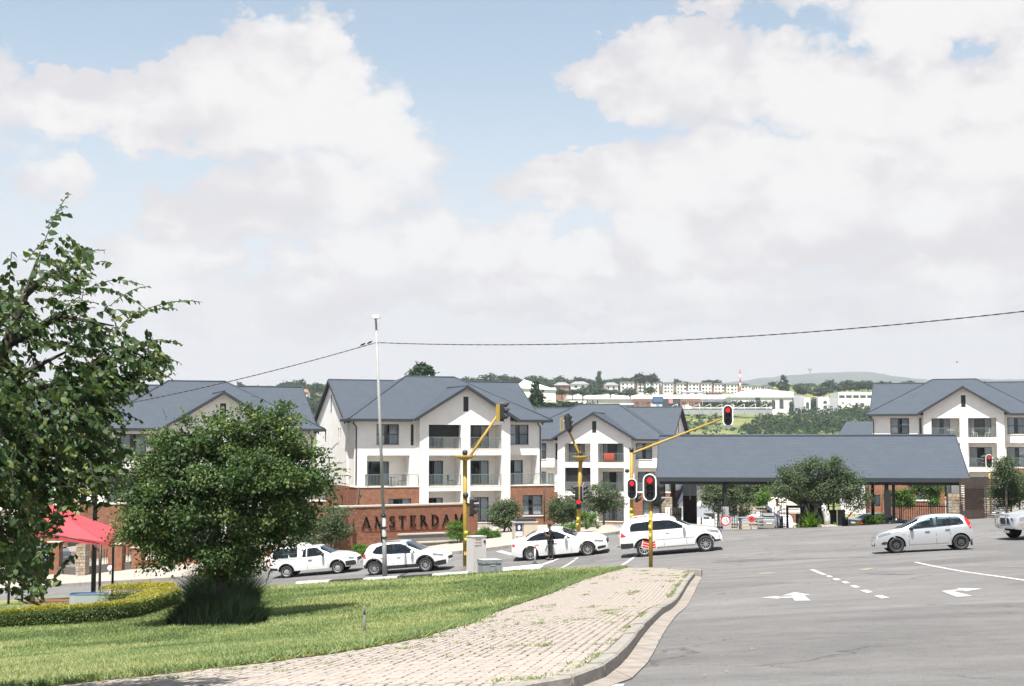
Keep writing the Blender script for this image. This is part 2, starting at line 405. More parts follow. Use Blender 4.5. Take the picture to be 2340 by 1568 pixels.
def lawn_mat():
    m = mat('lawn_soil', (.12, .17, .05), .9, spec=.15)
    t = m.node_tree; b = t.nodes['Principled BSDF']; g = N(t, 'ShaderNodeNewGeometry')
    n1 = N(t, 'ShaderNodeTexNoise'); n1.inputs['Scale'].default_value = .45; n1.inputs['Detail'].default_value = 6; L(t, g.outputs['Position'], n1.inputs['Vector'])
    n2 = N(t, 'ShaderNodeTexNoise'); n2.inputs['Scale'].default_value = 14; n2.inputs['Detail'].default_value = 6; n2.inputs['Roughness'].default_value = .7; L(t, g.outputs['Position'], n2.inputs['Vector'])
    cr = N(t, 'ShaderNodeValToRGB'); L(t, n1.outputs['Fac'], cr.inputs[0])
    cr.color_ramp.elements[0].position = .34; cr.color_ramp.elements[0].color = (.09, .14, .045, 1)
    cr.color_ramp.elements[1].position = .66; cr.color_ramp.elements[1].color = (.23, .215, .09, 1)
    mr = N(t, 'ShaderNodeMapRange'); L(t, n2.outputs['Fac'], mr.inputs[0]); mr.inputs[1].default_value = .3; mr.inputs[2].default_value = .7; mr.inputs[3].default_value = .6; mr.inputs[4].default_value = 1.3
    sc_ = N(t, 'ShaderNodeVectorMath', operation='SCALE'); L(t, cr.outputs[0], sc_.inputs[0]); L(t, mr.outputs[0], sc_.inputs['Scale'])
    L(t, sc_.outputs[0], b.inputs['Base Color'])
    return m
LAWN = lawn_mat()
def veld_mat():
    m = mat('veld', (.12, .15, .05), .95, spec=.1)
    t = m.node_tree; b = t.nodes['Principled BSDF']; g = N(t, 'ShaderNodeNewGeometry')
    n1 = N(t, 'ShaderNodeTexNoise'); n1.inputs['Scale'].default_value = .022; n1.inputs['Detail'].default_value = 8; n1.inputs['Roughness'].default_value = .65; L(t, g.outputs['Position'], n1.inputs['Vector'])
    cr = N(t, 'ShaderNodeValToRGB'); L(t, n1.outputs['Fac'], cr.inputs[0])
    cr.color_ramp.elements[0].position = .36; cr.color_ramp.elements[0].color = (.06, .105, .04, 1)
    cr.color_ramp.elements[1].position = .66; cr.color_ramp.elements[1].color = (.25, .205, .095, 1)
    e = cr.color_ramp.elements.new(.5); e.color = (.135, .165, .06, 1)
    sp = N(t, 'ShaderNodeSeparateXYZ'); L(t, g.outputs['Position'], sp.inputs[0]); mr = N(t, 'ShaderNodeMapRange'); L(t, sp.outputs[1], mr.inputs[0]); mr.inputs[1].default_value = 196; mr.inputs[2].default_value = 214
    mx = N(t, 'ShaderNodeMix', data_type='RGBA'); L(t, mr.outputs[0], mx.inputs['Factor']); mx.inputs['A'].default_value = (.23, .205, .18, 1); L(t, cr.outputs[0], mx.inputs['B'])   # estate paving nearer than the field
    L(t, mx.outputs['Result'], b.inputs['Base Color'])
    return m
VELD = veld_mat()
CONC = mat('kerb_concrete', (.235, .215, .19), .85, var=.25, scale=9, bump=.3, bscale=45)
CONC2 = mat('gutter_concrete', (.235, .205, .18), .9, var=.25, scale=3, bump=.25, bscale=40)
PAVE = mat('paver_concrete', (.295, .255, .222), .9, var=.12, scale=7, bump=.25, bscale=60, rnd=.35)
SAND = mat('jointing_sand', (.245, .21, .175), .95, var=.25, scale=12)
WHITEP = mat('road_paint_white', (.39, .38, .37), .8, var=.25, scale=14)
WORNP = mat('road_paint_worn', (.245, .24, .23), .85, var=.3, scale=5)
YELLP = mat('road_paint_yellow', (.225, .20, .15), .85, var=.3, scale=5)
BLACKP = mat('kerb_paint_black', (.035, .034, .034), .7, var=.3, scale=9)
WHITEK = mat('kerb_paint_white', (.68, .67, .64), .7, var=.1, scale=9)
BRICKP = mat('far_paving', (.33, .285, .245), .9, var=.16, scale=3, bump=.2, bscale=30)

# ------------------------------------------------------------------ ground sheets
def sheet(name, xs, ys, off, m, kind='structure'):
    X, Y = np.meshgrid(xs, ys)
    o_ = off(X, Y) if callable(off) else off
    Z = Gn(X, Y) + o_
    nx, ny = len(xs), len(ys)
    i = np.arange(nx * ny).reshape(ny, nx)
    f = np.stack([i[:-1, :-1], i[:-1, 1:], i[1:, 1:], i[1:, :-1]], -1).reshape(-1, 4)
    o = link(name, npmesh(name, np.stack([X, Y, Z], -1).reshape(-1, 3), f, m, smooth=True))
    return tag(o, kind=kind)
def span(*seg):
    out = []
    for a, b, n in seg: out += list(np.linspace(a, b, n, endpoint=False))
    return np.array(out + [seg[-1][1]])
_nz = lambda X, Y: np.sin(X * .031 + 1.3) * np.cos(Y * .017 + X * .011) * 1.6 + np.sin(X * .09) * np.sin(Y * .07) * .5
sheet('terrain', span((-2600, -400, 22), (-400, -90, 20), (-90, 90, 46), (90, 400, 20), (400, 2600, 22)),
      span((-60, -24, 4), (-24, 240, 68), (240, 700, 24), (700, 1700, 70), (1700, 3000, 14)),
      lambda X, Y: np.where((np.abs(X) < 62) & (Y < 97) & (Y > -31), -.45, -.05) + np.where(Y > 300, _nz(X, Y), 0) * (Y > 300), VELD)
sheet('asphalt_road', span((-75, 75, 101)), span((-28, 96, 84)), 0.0, A_)

def inside(poly, X, Y):
    c = np.zeros(X.shape, bool); n = len(poly)
    for i in range(n):
        (x0, y0), (x1, y1) = poly[i], poly[(i+1) % n]
        hitm = ((y0 > Y) != (y1 > Y)) & (X < (x1 - x0) * (Y - y0) / ((y1 - y0) if y1 != y0 else 1e-9) + x0)
        c ^= hitm
    return c
def polysheet(name, poly, off, m, step=1.0, kind='structure', skirt=.3):
    """flat-on-the-ground sheet with an exact outline: a grid clipped by bisecting the outline polygon"""
    bm = bmesh.new()
    vs = [bm.verts.new((p[0], p[1], 0)) for p in poly]
    bm.faces.new(vs)
    xs0, xs1 = min(p[0] for p in poly), max(p[0] for p in poly); ys0, ys1 = min(p[1] for p in poly), max(p[1] for p in poly)
    for k in range(int((xs1 - xs0) / step)):
        bmesh.ops.bisect_plane(bm, geom=bm.verts[:] + bm.edges[:] + bm.faces[:], plane_co=(xs0 + (k + .5) * step, 0, 0), plane_no=(1, 0, 0))
    for k in range(int((ys1 - ys0) / step)):
        bmesh.ops.bisect_plane(bm, geom=bm.verts[:] + bm.edges[:] + bm.faces[:], plane_co=(0, ys0 + (k + .5) * step, 0), plane_no=(0, 1, 0))
    co = np.array([v.co[:] for v in bm.verts]); z = Gn(co[:, 0], co[:, 1]) + off
    for v, q in zip(bm.verts, z): v.co.z = q
    if skirt:
        be = [e for e in bm.edges if e.is_boundary]
        r = bmesh.ops.extrude_edge_only(bm, edges=be)
        for v in r['geom']:
            if isinstance(v, bmesh.types.BMVert): v.co.z -= skirt
    bmesh.ops.recalc_face_normals(bm, faces=bm.faces)
    me = bpy.data.meshes.new(name); bm.to_mesh(me); bm.free(); me.materials.append(m)
    up = [p.normal.z for p in me.polygons if abs(p.normal.z) > .5]
    if up and sum(up) < 0: me.flip_normals()
    return tag(link(name, me), kind=kind)
def offset(line, d):
    """polyline moved d to its left"""
    out = []
    for i, p in enumerate(line):
        a = Vector(line[max(i-1, 0)][:2]); b = Vector(line[min(i+1, len(line)-1)][:2]); t = (b - a).normalized()
        out.append((p[0] - t.y * d, p[1] + t.x * d))
    return out
def resample(line, step):
    pts = [Vector(p[:2]) for p in line]; out = [pts[0]]; acc_ = 0
    d = [0.0]
    for a, b in zip(pts, pts[1:]): d.append(d[-1] + (b - a).length)
    n = max(2, int(round(d[-1] / step)) + 1)
    for k in range(1, n):
        s = d[-1] * k / (n - 1); i = min(np.searchsorted(d, s) - 1, len(pts) - 2); i = max(i, 0)
        out.append(pts[i].lerp(pts[i+1], (s - d[i]) / (d[i+1] - d[i])))
    return [tuple(p) for p in out]
def smoothline(line, n=3):
    for _ in range(n):
        o = [line[0]]
        for a, b in zip(line, line[1:]):
            o += [(a[0]*.75+b[0]*.25, a[1]*.75+b[1]*.25), (a[0]*.25+b[0]*.75, a[1]*.25+b[1]*.75)]
        line = o + [line[-1]]
    return line
KH = .15
VERGE = smoothline([(-14, 9.6), (-5, 10.7), (-1.2, 11.25), (.15, 11.75), (.75, 12.8), (1.08, 14.4), (1.32, 16), (1.81, 19.6), (2.62, 24.9), (3.7, 32), (4.75, 38.8), (5.5, 43.8), (6.2, 48.5), (6.55, 52), (6.1, 55.6), (4.6, 58.2), (1.5, 60.0), (-2.1, 61.6), (-8.2, 64.6), (-15.3, 67.2), (-30, 70.5), (-62, 78)], 2)
isl = VERGE + [(-62, 8)]
KERBTOP = lambda y: KH + .03 * sstep(14, 30, y)
# kerbstones: metre-long concrete blocks laid one by one
def kerb(name, line, wid=.15, h=KH, step=1.0, mats=None, gap=.012, sub=None):
    root = thing(name, None, None); tag(root, kind='structure')
    ln = resample(line, step); inn = offset(ln, wid)
    for i in range(len(ln) - 1):
        if mats and mats(i, ln[i]) is None: continue
        a, b, c, d = ln[i], ln[i+1], inn[i+1], inn[i]
        e = Vector((b[0]-a[0], b[1]-a[1])); e = e / max(e.length, 1e-6) * gap
        dz = random.uniform(-.008, .008)
        P_ = [(a[0]+e.x, a[1]+e.y), (b[0]-e.x, b[1]-e.y), (c[0]-e.x, c[1]-e.y), (d[0]+e.x, d[1]+e.y)]
        mb = MB(); vs = []
        for z in (-.25, h - .02 + dz, h + dz):
            for k, p in enumerate(P_):
                q = p
                if z == h + dz and k < 2:      # bull-nosed road edge
                    o_ = P_[3 - k]; q = (p[0] + (o_[0]-p[0]) * .16, p[1] + (o_[1]-p[1]) * .16)
                vs.append((q[0], q[1], G(*p) + z))
        mb.add(vs, [(8, 9, 10, 11)] + [(r*4+k, r*4+(k+1) % 4, r*4+4+(k+1) % 4, r*4+4+k) for r in (0, 1) for k in range(4)])
        mb.build('kerbstone', mats(i, ln[i]) if mats else CONC, root)
    return root
def kerbmat(i, p):
    if p[0] < -62 or p[0] < -30: return CONC
    if -9.4 < p[0] < -1.7 and p[1] > 60: return None
    return CONC
kerb('verge_kerb', VERGE, mats=kerbmat, h=KH + .01)
inner = offset(VERGE, .15)
pk = [p for p in resample(VERGE, .3) if -9.6 < p[0] < -1.5 and p[1] > 60]
kerb('painted_kerb', pk, wid=.42, h=.27, step=1.7, mats=lambda i, p: BLACKP if i % 2 else WHITEK)
# gutter strip of cast concrete along the approach road
gl = [p for p in VERGE if p[1] < 52]
go = [(p[0] + (q[0]-p[0]) * (1 if p[1] < 46 else max(0, (52-p[1])/6)), p[1] + (q[1]-p[1])) for p, q in zip(gl, offset(gl, -.25))]
gln, gon = resample(gl, 1.5), resample(go, 1.5)
groot = thing('gutter', None, None); tag(groot, kind='structure')
for i in range(min(len(gln), len(gon)) - 1):
    ks = 3; mb = MB()
    q = lambda p, r, t: (p[0] + (r[0]-p[0])*t, p[1] + (r[1]-p[1])*t)
    vs = []
    for k in range(ks + 1):
        t = .006 + (k / ks) * .988
        a, b = q(gln[i], gln[i+1], t), q(gon[i], gon[i+1], t)
        vs += [(a[0], a[1], G(*a) + .030), (b[0], b[1], G(*b) + .014), (b[0], b[1], G(*b) - .1)]
    mb.add(vs, [(k*3, k*3+1, k*3+4, k*3+3) for k in range(ks)] + [(k*3+1, k*3+2, k*3+5, k*3+4) for k in range(ks)])
    mb.build('gutter_slab', CONC2, groot)
# lawn edge traced on the ground
edge = [hit(u, v, KH) for u, v in [(-300, 1606), (120, 1568), (400, 1537), (650, 1510), (860, 1478), (1000, 1450), (1100, 1410), (1180, 1382), (1250, 1360), (1300, 1339), (1350, 1319), (1400, 1305), (1436, 1296)]]
EDGE = [(p.x, p.y) for p in edge]
EDGE = smoothline(EDGE, 1)
e_end = EDGE[-1]
inn_r = [p for p in inner]
k_split = min(range(len(inn_r)), key=lambda i: abs(inn_r[i][0] - e_end[0]) + (0 if inn_r[i][1] > 57 else 99))
paved = [(-14, 9.75)] + [p for p in inn_r[1:k_split+1]] + EDGE[::-1] + [(-14, EDGE[0][1])]
paved = [p for p in paved if p[0] > -14.01]
lawn = EDGE + inn_r[k_split+1:] + [(-62, 30), (-62, EDGE[0][1])]
polysheet('pavement_bed', paved, KH - .008, SAND, 1.2)
polysheet('lawn', lawn, KH + .012, LAWN, 1.2)
# ------------------------------------------------------------------ paving blocks of the pavement
def hash2(i, j):
    h = (i.astype(np.int64) * 374761393 + j.astype(np.int64) * 668265263) & 0x7fffffff
    h = (h ^ (h >> 13)) * 1274126177 & 0x7fffffff
    return (h & 0xffff) / 65535.0
def vnoise(x, y):
    i, j = np.floor(x), np.floor(y); fx, fy = x - i, y - j
    fx = fx*fx*(3-2*fx); fy = fy*fy*(3-2*fy)
    return (hash2(i, j)*(1-fx)+hash2(i+1, j)*fx)*(1-fy) + (hash2(i, j+1)*(1-fx)+hash2(i+1, j+1)*fx)*fy
def fbm(x, y, o=4):
    s = 0; a = .5; t = 0
    for k in range(o):
        s = s + a * vnoise(x * 2**k + 17 * k, y * 2**k - 31 * k); t += a; a *= .55
    return s / t
def project(x, y, z):
    c, s = math.cos(PITCH), math.sin(PITCH); z = z - EYE
    d = y * c + z * s
    return U0 + F * x / d, V0 - F * (z * c - y * s) / d
bed = bpy.data.objects['pavement_bed']
PL, PW, PA = .225, .1125, .010
ud = Vector((.151, .9885)); vd = Vector((.9885, -.151))
zig = [0, PA, 0, -PA, 0]
side = [(-PL/2 + k*PL/4) for k in range(5)]
g_ = .0024
outl = [(side[k] + (g_ if k == 0 else -g_ if k == 4 else 0), PW/2 - g_ + zig[k]) for k in range(5)] + [(side[k] + (g_ if k == 0 else -g_ if k == 4 else 0), -PW/2 + g_ + zig[k]) for k in range(4, -1, -1)]
ii, jj = np.meshgrid(np.arange(-160, 170), np.arange(30, 300))
a_ = (jj + .5 * (ii % 2)) * PL; b_ = ii * PW
cx = ud.x * a_ + vd.x * b_; cy = ud.y * a_ + vd.y * b_
m_ = inside(paved, cx, cy)
for ddx, ddy in ((.05, 0), (-.05, 0), (0, .06), (0, -.06)): m_ &= inside(paved, cx + ddx, cy + ddy)
cx, cy = cx[m_], cy[m_]
e_ = .2
gz = Gn(cx, cy); sxg = (Gn(cx + e_, cy) - Gn(cx - e_, cy)) / (2*e_); syg = (Gn(cx, cy + e_) - Gn(cx, cy - e_)) / (2*e_)
uu, vv = project(cx, cy, gz + KH)
vis = (uu > -30) & (uu < 2370) & (vv > 900) & (vv < 1600)
cx, cy, gz, sxg, syg, uu, vv = [q[vis] for q in (cx, cy, gz, sxg, syg, uu, vv)]
order = np.argsort(np.hypot(cx, cy) + np.where((uu < 5) | (uu > 2335) | (vv > 1563), 50, 0))
pm = []
for k in range(4):
    mb = MB(); rr = random.Random(k)
    top = [(x * .985, y * .965) for x, y in outl]
    n = len(outl)
    mb.add([(x, y, -.06) for x, y in outl] + [(x, y, -.004) for x, y in outl] + [(x, y, 0) for x, y in top],
           [tuple(range(2*n, 3*n))] + [(r*n+q, r*n+(q+1) % n, (r+1)*n+(q+1) % n, (r+1)*n+q) for r in (0, 1) for q in range(n)])
    pm.append(mb.mesh('paver', PAVE))
ang = math.atan2(ud.y, ud.x)
for q in order[:300]:
    o = link('paver', pm[q % 4], bed)
    nrm = Vector((-sxg[q], -syg[q], 1)).normalized()
    x_ = Vector((ud.x, ud.y, 0)); x_ = (x_ - nrm * x_.dot(nrm)).normalized(); y_ = nrm.cross(x_)
    mt = Matrix((x_, y_, nrm)).transposed().to_4x4()
    o.matrix_world = Matrix.Translation((cx[q], cy[q], gz[q] + KH + random.uniform(-.003, .004))) @ mt @ Euler((random.uniform(-.012, .012), random.uniform(-.012, .012), random.uniform(-.02, .02))).to_matrix().to_4x4()
rest = order[300:]
def bulk(idx, ol):
    n = len(ol); P = np.array(ol); k = len(idx)
    jit = rng.uniform(-.003, .004, k); ja = rng.uniform(-.02, .02, k)
    lx = P[:, 0][None] * np.cos(ja)[:, None] - P[:, 1][None] * np.sin(ja)[:, None]; ly = P[:, 0][None] * np.sin(ja)[:, None] + P[:, 1][None] * np.cos(ja)[:, None]
    wx = cx[idx][:, None] + ud.x * lx - ud.y * ly; wy = cy[idx][:, None] + ud.y * lx + ud.x * ly
    wz = gz[idx][:, None] + sxg[idx][:, None] * (wx - cx[idx][:, None]) + syg[idx][:, None] * (wy - cy[idx][:, None]) + KH + jit[:, None]
    topv = np.stack([wx, wy, wz], -1); bot = topv - np.array([0, 0, .06])
    v = np.concatenate([topv, bot], 1).reshape(-1, 3)
    f = [(0, i, i+1) for i in range(1, n-1)]
    for i in range(n): f += [(i, n+i, n+(i+1) % n), (i, n+(i+1) % n, (i+1) % n)]
    f = (np.array(f)[None] + (np.arange(k) * 2 * n)[:, None, None]).reshape(-1, 3)
    return v, f
nearr = rest[cy[rest] < 26]; farr = rest[cy[rest] >= 26]
v1, f1 = bulk(nearr, [(x, y) for x, y in outl][::-1]); v2, f2 = bulk(farr, [(PL/2-.004, PW/2-.004), (-PL/2+.004, PW/2-.004), (-PL/2+.004, -PW/2+.004), (PL/2-.004, -PW/2+.004)])
tag(link('pavers', npmesh('pavers', np.r_[v1, v2], np.r_[f1, f2 + len(v1)], PAVE), bed), kind='stuff')

# ------------------------------------------------------------------ grass
def blades(xs, ys, z, h, w, lean=.6):
    k = len(xs); th = rng.uniform(0, 2*np.pi, k); ln = rng.normal(0, lean, (k, 2)) * h[:, None]
    dx, dy = np.cos(th) * w, np.sin(th) * w
    a = np.stack([xs - dx, ys - dy, z - .005], -1); b = np.stack([xs + dx, ys + dy, z - .005], -1)
    c = np.stack([xs + ln[:, 0], ys + ln[:, 1], z + h], -1)
    v = np.stack([a, b, c], 1).reshape(-1, 3)
    return v, np.arange(3*k).reshape(-1, 3)
n_ = 520000
Yb = 9 * (64/9) ** rng.random(n_); Xb = Yb * rng.uniform(-.40, .14, n_)
k_ = inside(lawn, Xb, Yb); Xb, Yb = Xb[k_], Yb[k_]
k_ = rng.random(len(Xb)) < np.clip(42 / Yb, .35, 1); Xb, Yb = Xb[k_], Yb[k_]
pt = fbm(Xb * .35, Yb * .35); pt2 = fbm(Xb * 1.7 + 40, Yb * 1.7)
hh = (.022 + .03 * rng.random(len(Xb))) * (.75 + .6 * pt2) * (1 + .012 * Yb)
GV = leafmat('grass_blade', (.080, .124, .045), (.190, .245, .103), (.33, .335, .165), trans=.25, rough=.6, spec=.25)
bv, bf = blades(Xb, Yb, Gn(Xb, Yb) + KH + .012, hh, .0045 + .00028 * Yb)
gvar = np.clip(.10 + .95 * sstep(.30, .72, pt) * .75 + .28 * rng.random(len(Xb)) - .10 + .25 * (pt2 - .5), 0, 1)
grass = tag(link('lawn_grass', npmesh('lawn_grass', bv, bf, GV, gvar)), kind='stuff')
tag(grass, 'short green and straw coloured grass covering the sloping verge', 'grass')
# clover-like fringe where the lawn meets the paving
EL = np.array(resample(EDGE, .02)); k = 26000
q = rng.integers(0, len(EL), k); ex = EL[q, 0] + rng.normal(-.10, .13, k); ey = EL[q, 1] + rng.normal(.16, .17, k)
dx = rng.normal(0, .05, k)
u_ = inside(lawn, ex, ey) | (rng.random(k) < .10); ex, ey = ex[u_], ey[u_]
bv, bf = blades(ex, ey, Gn(ex, ey) + KH + .01, .03 + .07 * rng.random(len(ex)), .008 + .01 * rng.random(len(ex)), .9)
tag(link('verge_weeds', npmesh('verge_weeds', bv, bf, GV, np.clip(rng.normal(.35, .2, len(ex)), 0, 1))), 'leafy green weeds along the edge between lawn and paving', 'weeds', kind='stuff')
# weeds in the joints of the paving
tx, ty = [], []
PX, PY = cx, cy
for k in range(130):
    i = rng.integers(0, len(PX)); big = rng.random() < .25
    c_ = rng.integers(10, 26) * (4 if big else 1)
    l_ = rng.normal(0, .14 if big else .06, c_); w2 = rng.normal(0, .05 if big else .012, c_)
    d_ = (vd if rng.random() < .6 else ud)
    tx.append(PX[i] + d_.x * l_ - d_.y * w2 + vd.x * PW/2); ty.append(PY[i] + d_.y * l_ + d_.x * w2 + vd.y * PW/2)
kl = np.array(resample([p for p in inn_r if 12 < p[1] < 50], .05)); 
for k in range(220):
    i = rng.integers(0, len(kl)); 
    if fbm(np.array([kl[i, 0] * 2.]), np.array([kl[i, 1] * .8]))[0] < .5: continue
    tx.append(kl[i, 0] + rng.normal(-.03, .05, 14)); ty.append(kl[i, 1] + rng.normal(0, .06, 14))
tx, ty = np.concatenate(tx), np.concatenate(ty)
u_ = inside(paved, tx, ty); tx, ty = tx[u_], ty[u_]
bv, bf = blades(tx, ty, Gn(tx, ty) + KH - .005, .015 + .035 * rng.random(len(tx)), .005 + .0002 * ty, .9)
tag(link('paving_weeds', npmesh('paving_weeds', bv, bf, GV, np.clip(rng.normal(.5, .2, len(tx)), 0, 1))), 'small tufts of weed growing in the joints of the paving blocks', 'weeds', kind='stuff')

# ------------------------------------------------------------------ road paint
road = bpy.data.objects['asphalt_road']
def zf(x0, y0, s): return lambda x, y: ((x0 + x / s) / 1.7504, (y0 + y / s) / 1.7504)
zA = zf(2400, 2150, 1.3797); zB = zf(1800, 1850, 3.136); zC = zf(2400, 1850, 3.136)
def paint(name, polys, m, off=.007, label=None):
    mb = MB()
    for pl in polys:
        w = [hit(*p) for p in pl]
        n = len(w)
        if n == 4:
            K_ = max(1, int(max((w[0]-w[3]).length, (w[1]-w[2]).length) / 1.0)); J_ = max(1, int(max((w[0]-w[1]).length, (w[2]-w[3]).length) / 1.0))
            vs = []
            for a in range(K_ + 1):
                l, r = w[0].lerp(w[3], a / K_), w[1].lerp(w[2], a / K_)
                for b in range(J_ + 1):
                    p = l.lerp(r, b / J_); vs.append((p.x, p.y, G(p.x, p.y) + off))
            mb.add(vs, [(a*(J_+1)+b, a*(J_+1)+b+1, (a+1)*(J_+1)+b+1, (a+1)*(J_+1)+b) for a in range(K_) for b in range(J_)])
        else: mb.add([(p.x, p.y, G(p.x, p.y) + off) for p in w], [tuple(range(n))])
    me = mb.mesh(name, m)
    for p in me.polygons:
        if p.normal.z < 0: p.flip()
    o = link(name, me, road)
    if label: o['label'] = label
    return o
def ln(pts, wd, zfn):
    out = []
    for (x0, y0), (x1, y1) in zip(pts, pts[1:]):
        a, b = zfn(x0, y0), zfn(x1, y1)
        A, B = hit(*a), hit(*b); d = Vector((B.x - A.x, B.y - A.y)).normalized(); nrm = Vector((-d.y, d.x)) * wd / 2
        out.append((A, B, nrm))
    return out
def line(name, pts, wd, zfn, m, off=.007):
    mb = MB()
    for A, B, nrm in ln(pts, wd, zfn):
        K_ = max(1, int((B - A).length / 1.2)); vs = []
        for k in range(K_ + 1):
            p = A.lerp(B, k / K_)
            for s in (-1, 1): vs.append((p.x + nrm.x*s, p.y + nrm.y*s, G(p.x + nrm.x*s, p.y + nrm.y*s) + off))
        mb.add(vs, [(2*k, 2*k+1, 2*k+3, 2*k+2) for k in range(K_)])
    me = mb.mesh(name, m)
    for p in me.polygons:
        if p.normal.z < 0: p.flip()
    return link(name, me, road)
Z = lambda f, *p: [f(*q) for q in p]
paint('lane_arrow', [Z(zA, (1075,303),(1168,319),(1005,323)), Z(zA, (1058,322.5),(1128,320.5),(1163,350),(1075,351)), Z(zA, (885,333),(985,325),(988,340)), Z(zA, (982,330),(1062,327.5),(1072,334),(982,335.5))], WHITEP, .007, 'white arrow pointing straight on and left')
paint('lane_arrow', [Z(zA, (1970,330),(2055,325),(1952,298),(1883,297)), Z(zA, (1883,297),(1960,289),(2035,287),(2022,294)), Z(zA, (2112,284),(1963,280),(2018,299))], WHITEP, .007, 'white arrow bending to the right')
for p in [((1155,178),(1182,177),(1254,207),(1228,208)), ((1245,212),(1271,211),(1288,220),(1260,221)), ((1280,228),(1311,226),(1331,236),(1298,239)), ((1330,245),(1359,243),(1381,253),(1350,256)), ((1377,267),(1411,265),(1438,276),(1405,280)), ((1433,293),(1471,290),(1507,303),(1473,308)), ((1512,323),(1556,320),(1599,335),(1555,339))]:
    paint('lane_dash', [Z(zA, *p)], WHITEP)
line('stop_line', [(555,194),(1160,156),(1740,137)], .10, zA, WORNP)
line('road_line', [(1740,137),(2380,243)], .14, zA, WHITEP)
line('road_line', [(1540,995),(2195,905),(2900,840)], .09, zC, WORNP)
line('road_line', [(1540,965),(2100,925)], .07, zC, WORNP)
line('road_line', [(2140,161),(2420,165)], .10, zA, WORNP)
paint('yellow_mark', [Z(zA, (1420,178),(1480,168),(1522,170),(1470,183))], YELLP)
paint('yellow_mark', [Z(zA, (860,199),(930,193),(985,197),(900,203))], YELLP)
line('crossing_line', [(1115,1297),(1345,1210)], .28, zB, WHITEP)
line('crossing_line', [(1290,1365),(1600,1190)], .14, zB, WHITEP)
line('crossing_line', [(278,1288),(480,1135)], .16, zC, WHITEP)
line('road_line', [(610,1112),(800,1160)], .35, zB, WHITEP)
line('road_line', [(600,1222),(1000,1165),(1480,1110)], .12, zB, YELLP)
line('road_line', [(460,1282),(960,1245)], .1, zB, WORNP)
TM = mat('tyre_rubber_mark', (.085, .083, .082), .85, var=.35, scale=3)
for p_, w_ in (([(620,138),(1010,124)], .28), ([(640,128),(960,118)], .22), ([(1080,120),(1520,108)], .26), ([(1480,200),(1720,207)], .25), ([(1900,70),(2200,52)], .24)): line('tyre_mark', p_, w_, zA, TM, .004)
zL = zf(0, 1900, 1.856)
line('road_line', [(-40,902),(430,872),(900,842),(1400,805)], .11, zL, WORNP)
line('road_line', [(-40,921),(430,885),(800,866)], .09, zL, WORNP)
paint('road_patch', [Z(zA, (25,812),(135,812),(125,830),(20,830))], WHITEP)
# white painted kerbed island in the cross street
ip = [hit(*zB(*q)) for q in ((665,1347),(1112,1302),(1150,1310),(1168,1332),(1130,1345),(665,1384))]
mb = MB(); n = len(ip)
mb.add([(p.x, p.y, G(p.x, p.y) - .2) for p in ip] + [(p.x, p.y, G(p.x, p.y) + .10) for p in ip], [tuple(range(n, 2*n))] + [(i, (i+1) % n, n+(i+1) % n, n+i) for i in range(n)])
tag(mb.build('traffic_island', WHITEK), kind='structure')
# far pavement behind its kerb, and the entrance kerbs
zK = zf(1000, 1900, 2.6)
FK = [hit(-400, 1386), hit(9, 1350), hit(185, 1337), hit(308, 1331), hit(431, 1323), hit(620, 1300), hit(780, 1287), hit(960, 1274), hit(1112, 1259.5), hit(1174, 1250.5), hit(1290, 1236), hit(1380, 1225.5), hit(1425, 1219)]
FK = [(p.x, p.y) for p in FK]
FK += [(FK[-1][0] + 1.2, FK[-1][1] + 1.6), (FK[-1][0] + 1.4, FK[-1][1] + 4), (FK[-1][0] + .9, FK[-1][1] + 12)]
FKs = smoothline(FK, 1)
kerb('far_kerb', FKs[::-1], wid=.16, step=1.2)
farp = offset(FKs, .16)
polysheet('far_pavement', farp + [(farp[-1][0], 97), (-74, 97)], KH - .004, BRICKP, 2.0)
# loose block of kerb knocked out of line at the tip of the verge
kp = hit(*zC(1105, 1440)); kb = thing('kerb_block', 'broken concrete kerb block lying askew at the tip of the pavement', 'kerb block', (kp.x + .1, kp.y, G(kp.x, kp.y)), R(-14))
mb = MB(); mb.prism([(-.38, 0), (.36, 0), (.36, .24), (-.08, .25), (-.38, .1)], lambda p, d: (p[0], d, p[1] + .02), -.12, .16)
mb.build('block', CONC, kb)
bp_ = hit(*zC(1020, 1435)); bb = thing('brick_chip', 'chipped red brick beside the broken kerb block', 'brick', (bp_.x, bp_.y, G(bp_.x, bp_.y) + .0), R(10))
MB().prism([(-.2, 0), (.18, 0), (.2, .1), (-.05, .14), (-.2, .09)], lambda p, d: (p[0], d, p[1]), -.06, .06).build('chip', mat('red_brick_loose', (.30, .10, .06), .9, var=.2, scale=20), bb)
# grit and small stones along the gutter and on the tar
gp_ = np.array(resample(gl, .05)); n = 420; i = rng.integers(0, len(gp_), n); gx = gp_[i, 0] + np.abs(rng.normal(0, .9, n)) + .1; gy = gp_[i, 1] + rng.normal(0, .3, n)
sz = .006 + .014 * rng.random(n)**2; VV = []; 
for dx, dy, dz in ((-1, -.7, 0), (1, -.6, 0), (.1, 1, 0), (0, 0, 1.1)): VV.append(np.stack([gx + dx*sz, gy + dy*sz, Gn(gx, gy) + .012 + dz*sz], -1))
k4 = np.arange(n)[:, None]*4
tag(link('grit', npmesh('grit', np.stack(VV, 1).reshape(-1, 3), np.concatenate([k4 + np.array(q) for q in ((0, 1, 3), (1, 2, 3), (2, 0, 3))], 1).reshape(-1, 3), mat('grit_stone', (.16, .12, .10), .9, var=.5, scale=40))), 'loose grit and small stones lying along the gutter', 'gravel', kind='stuff')
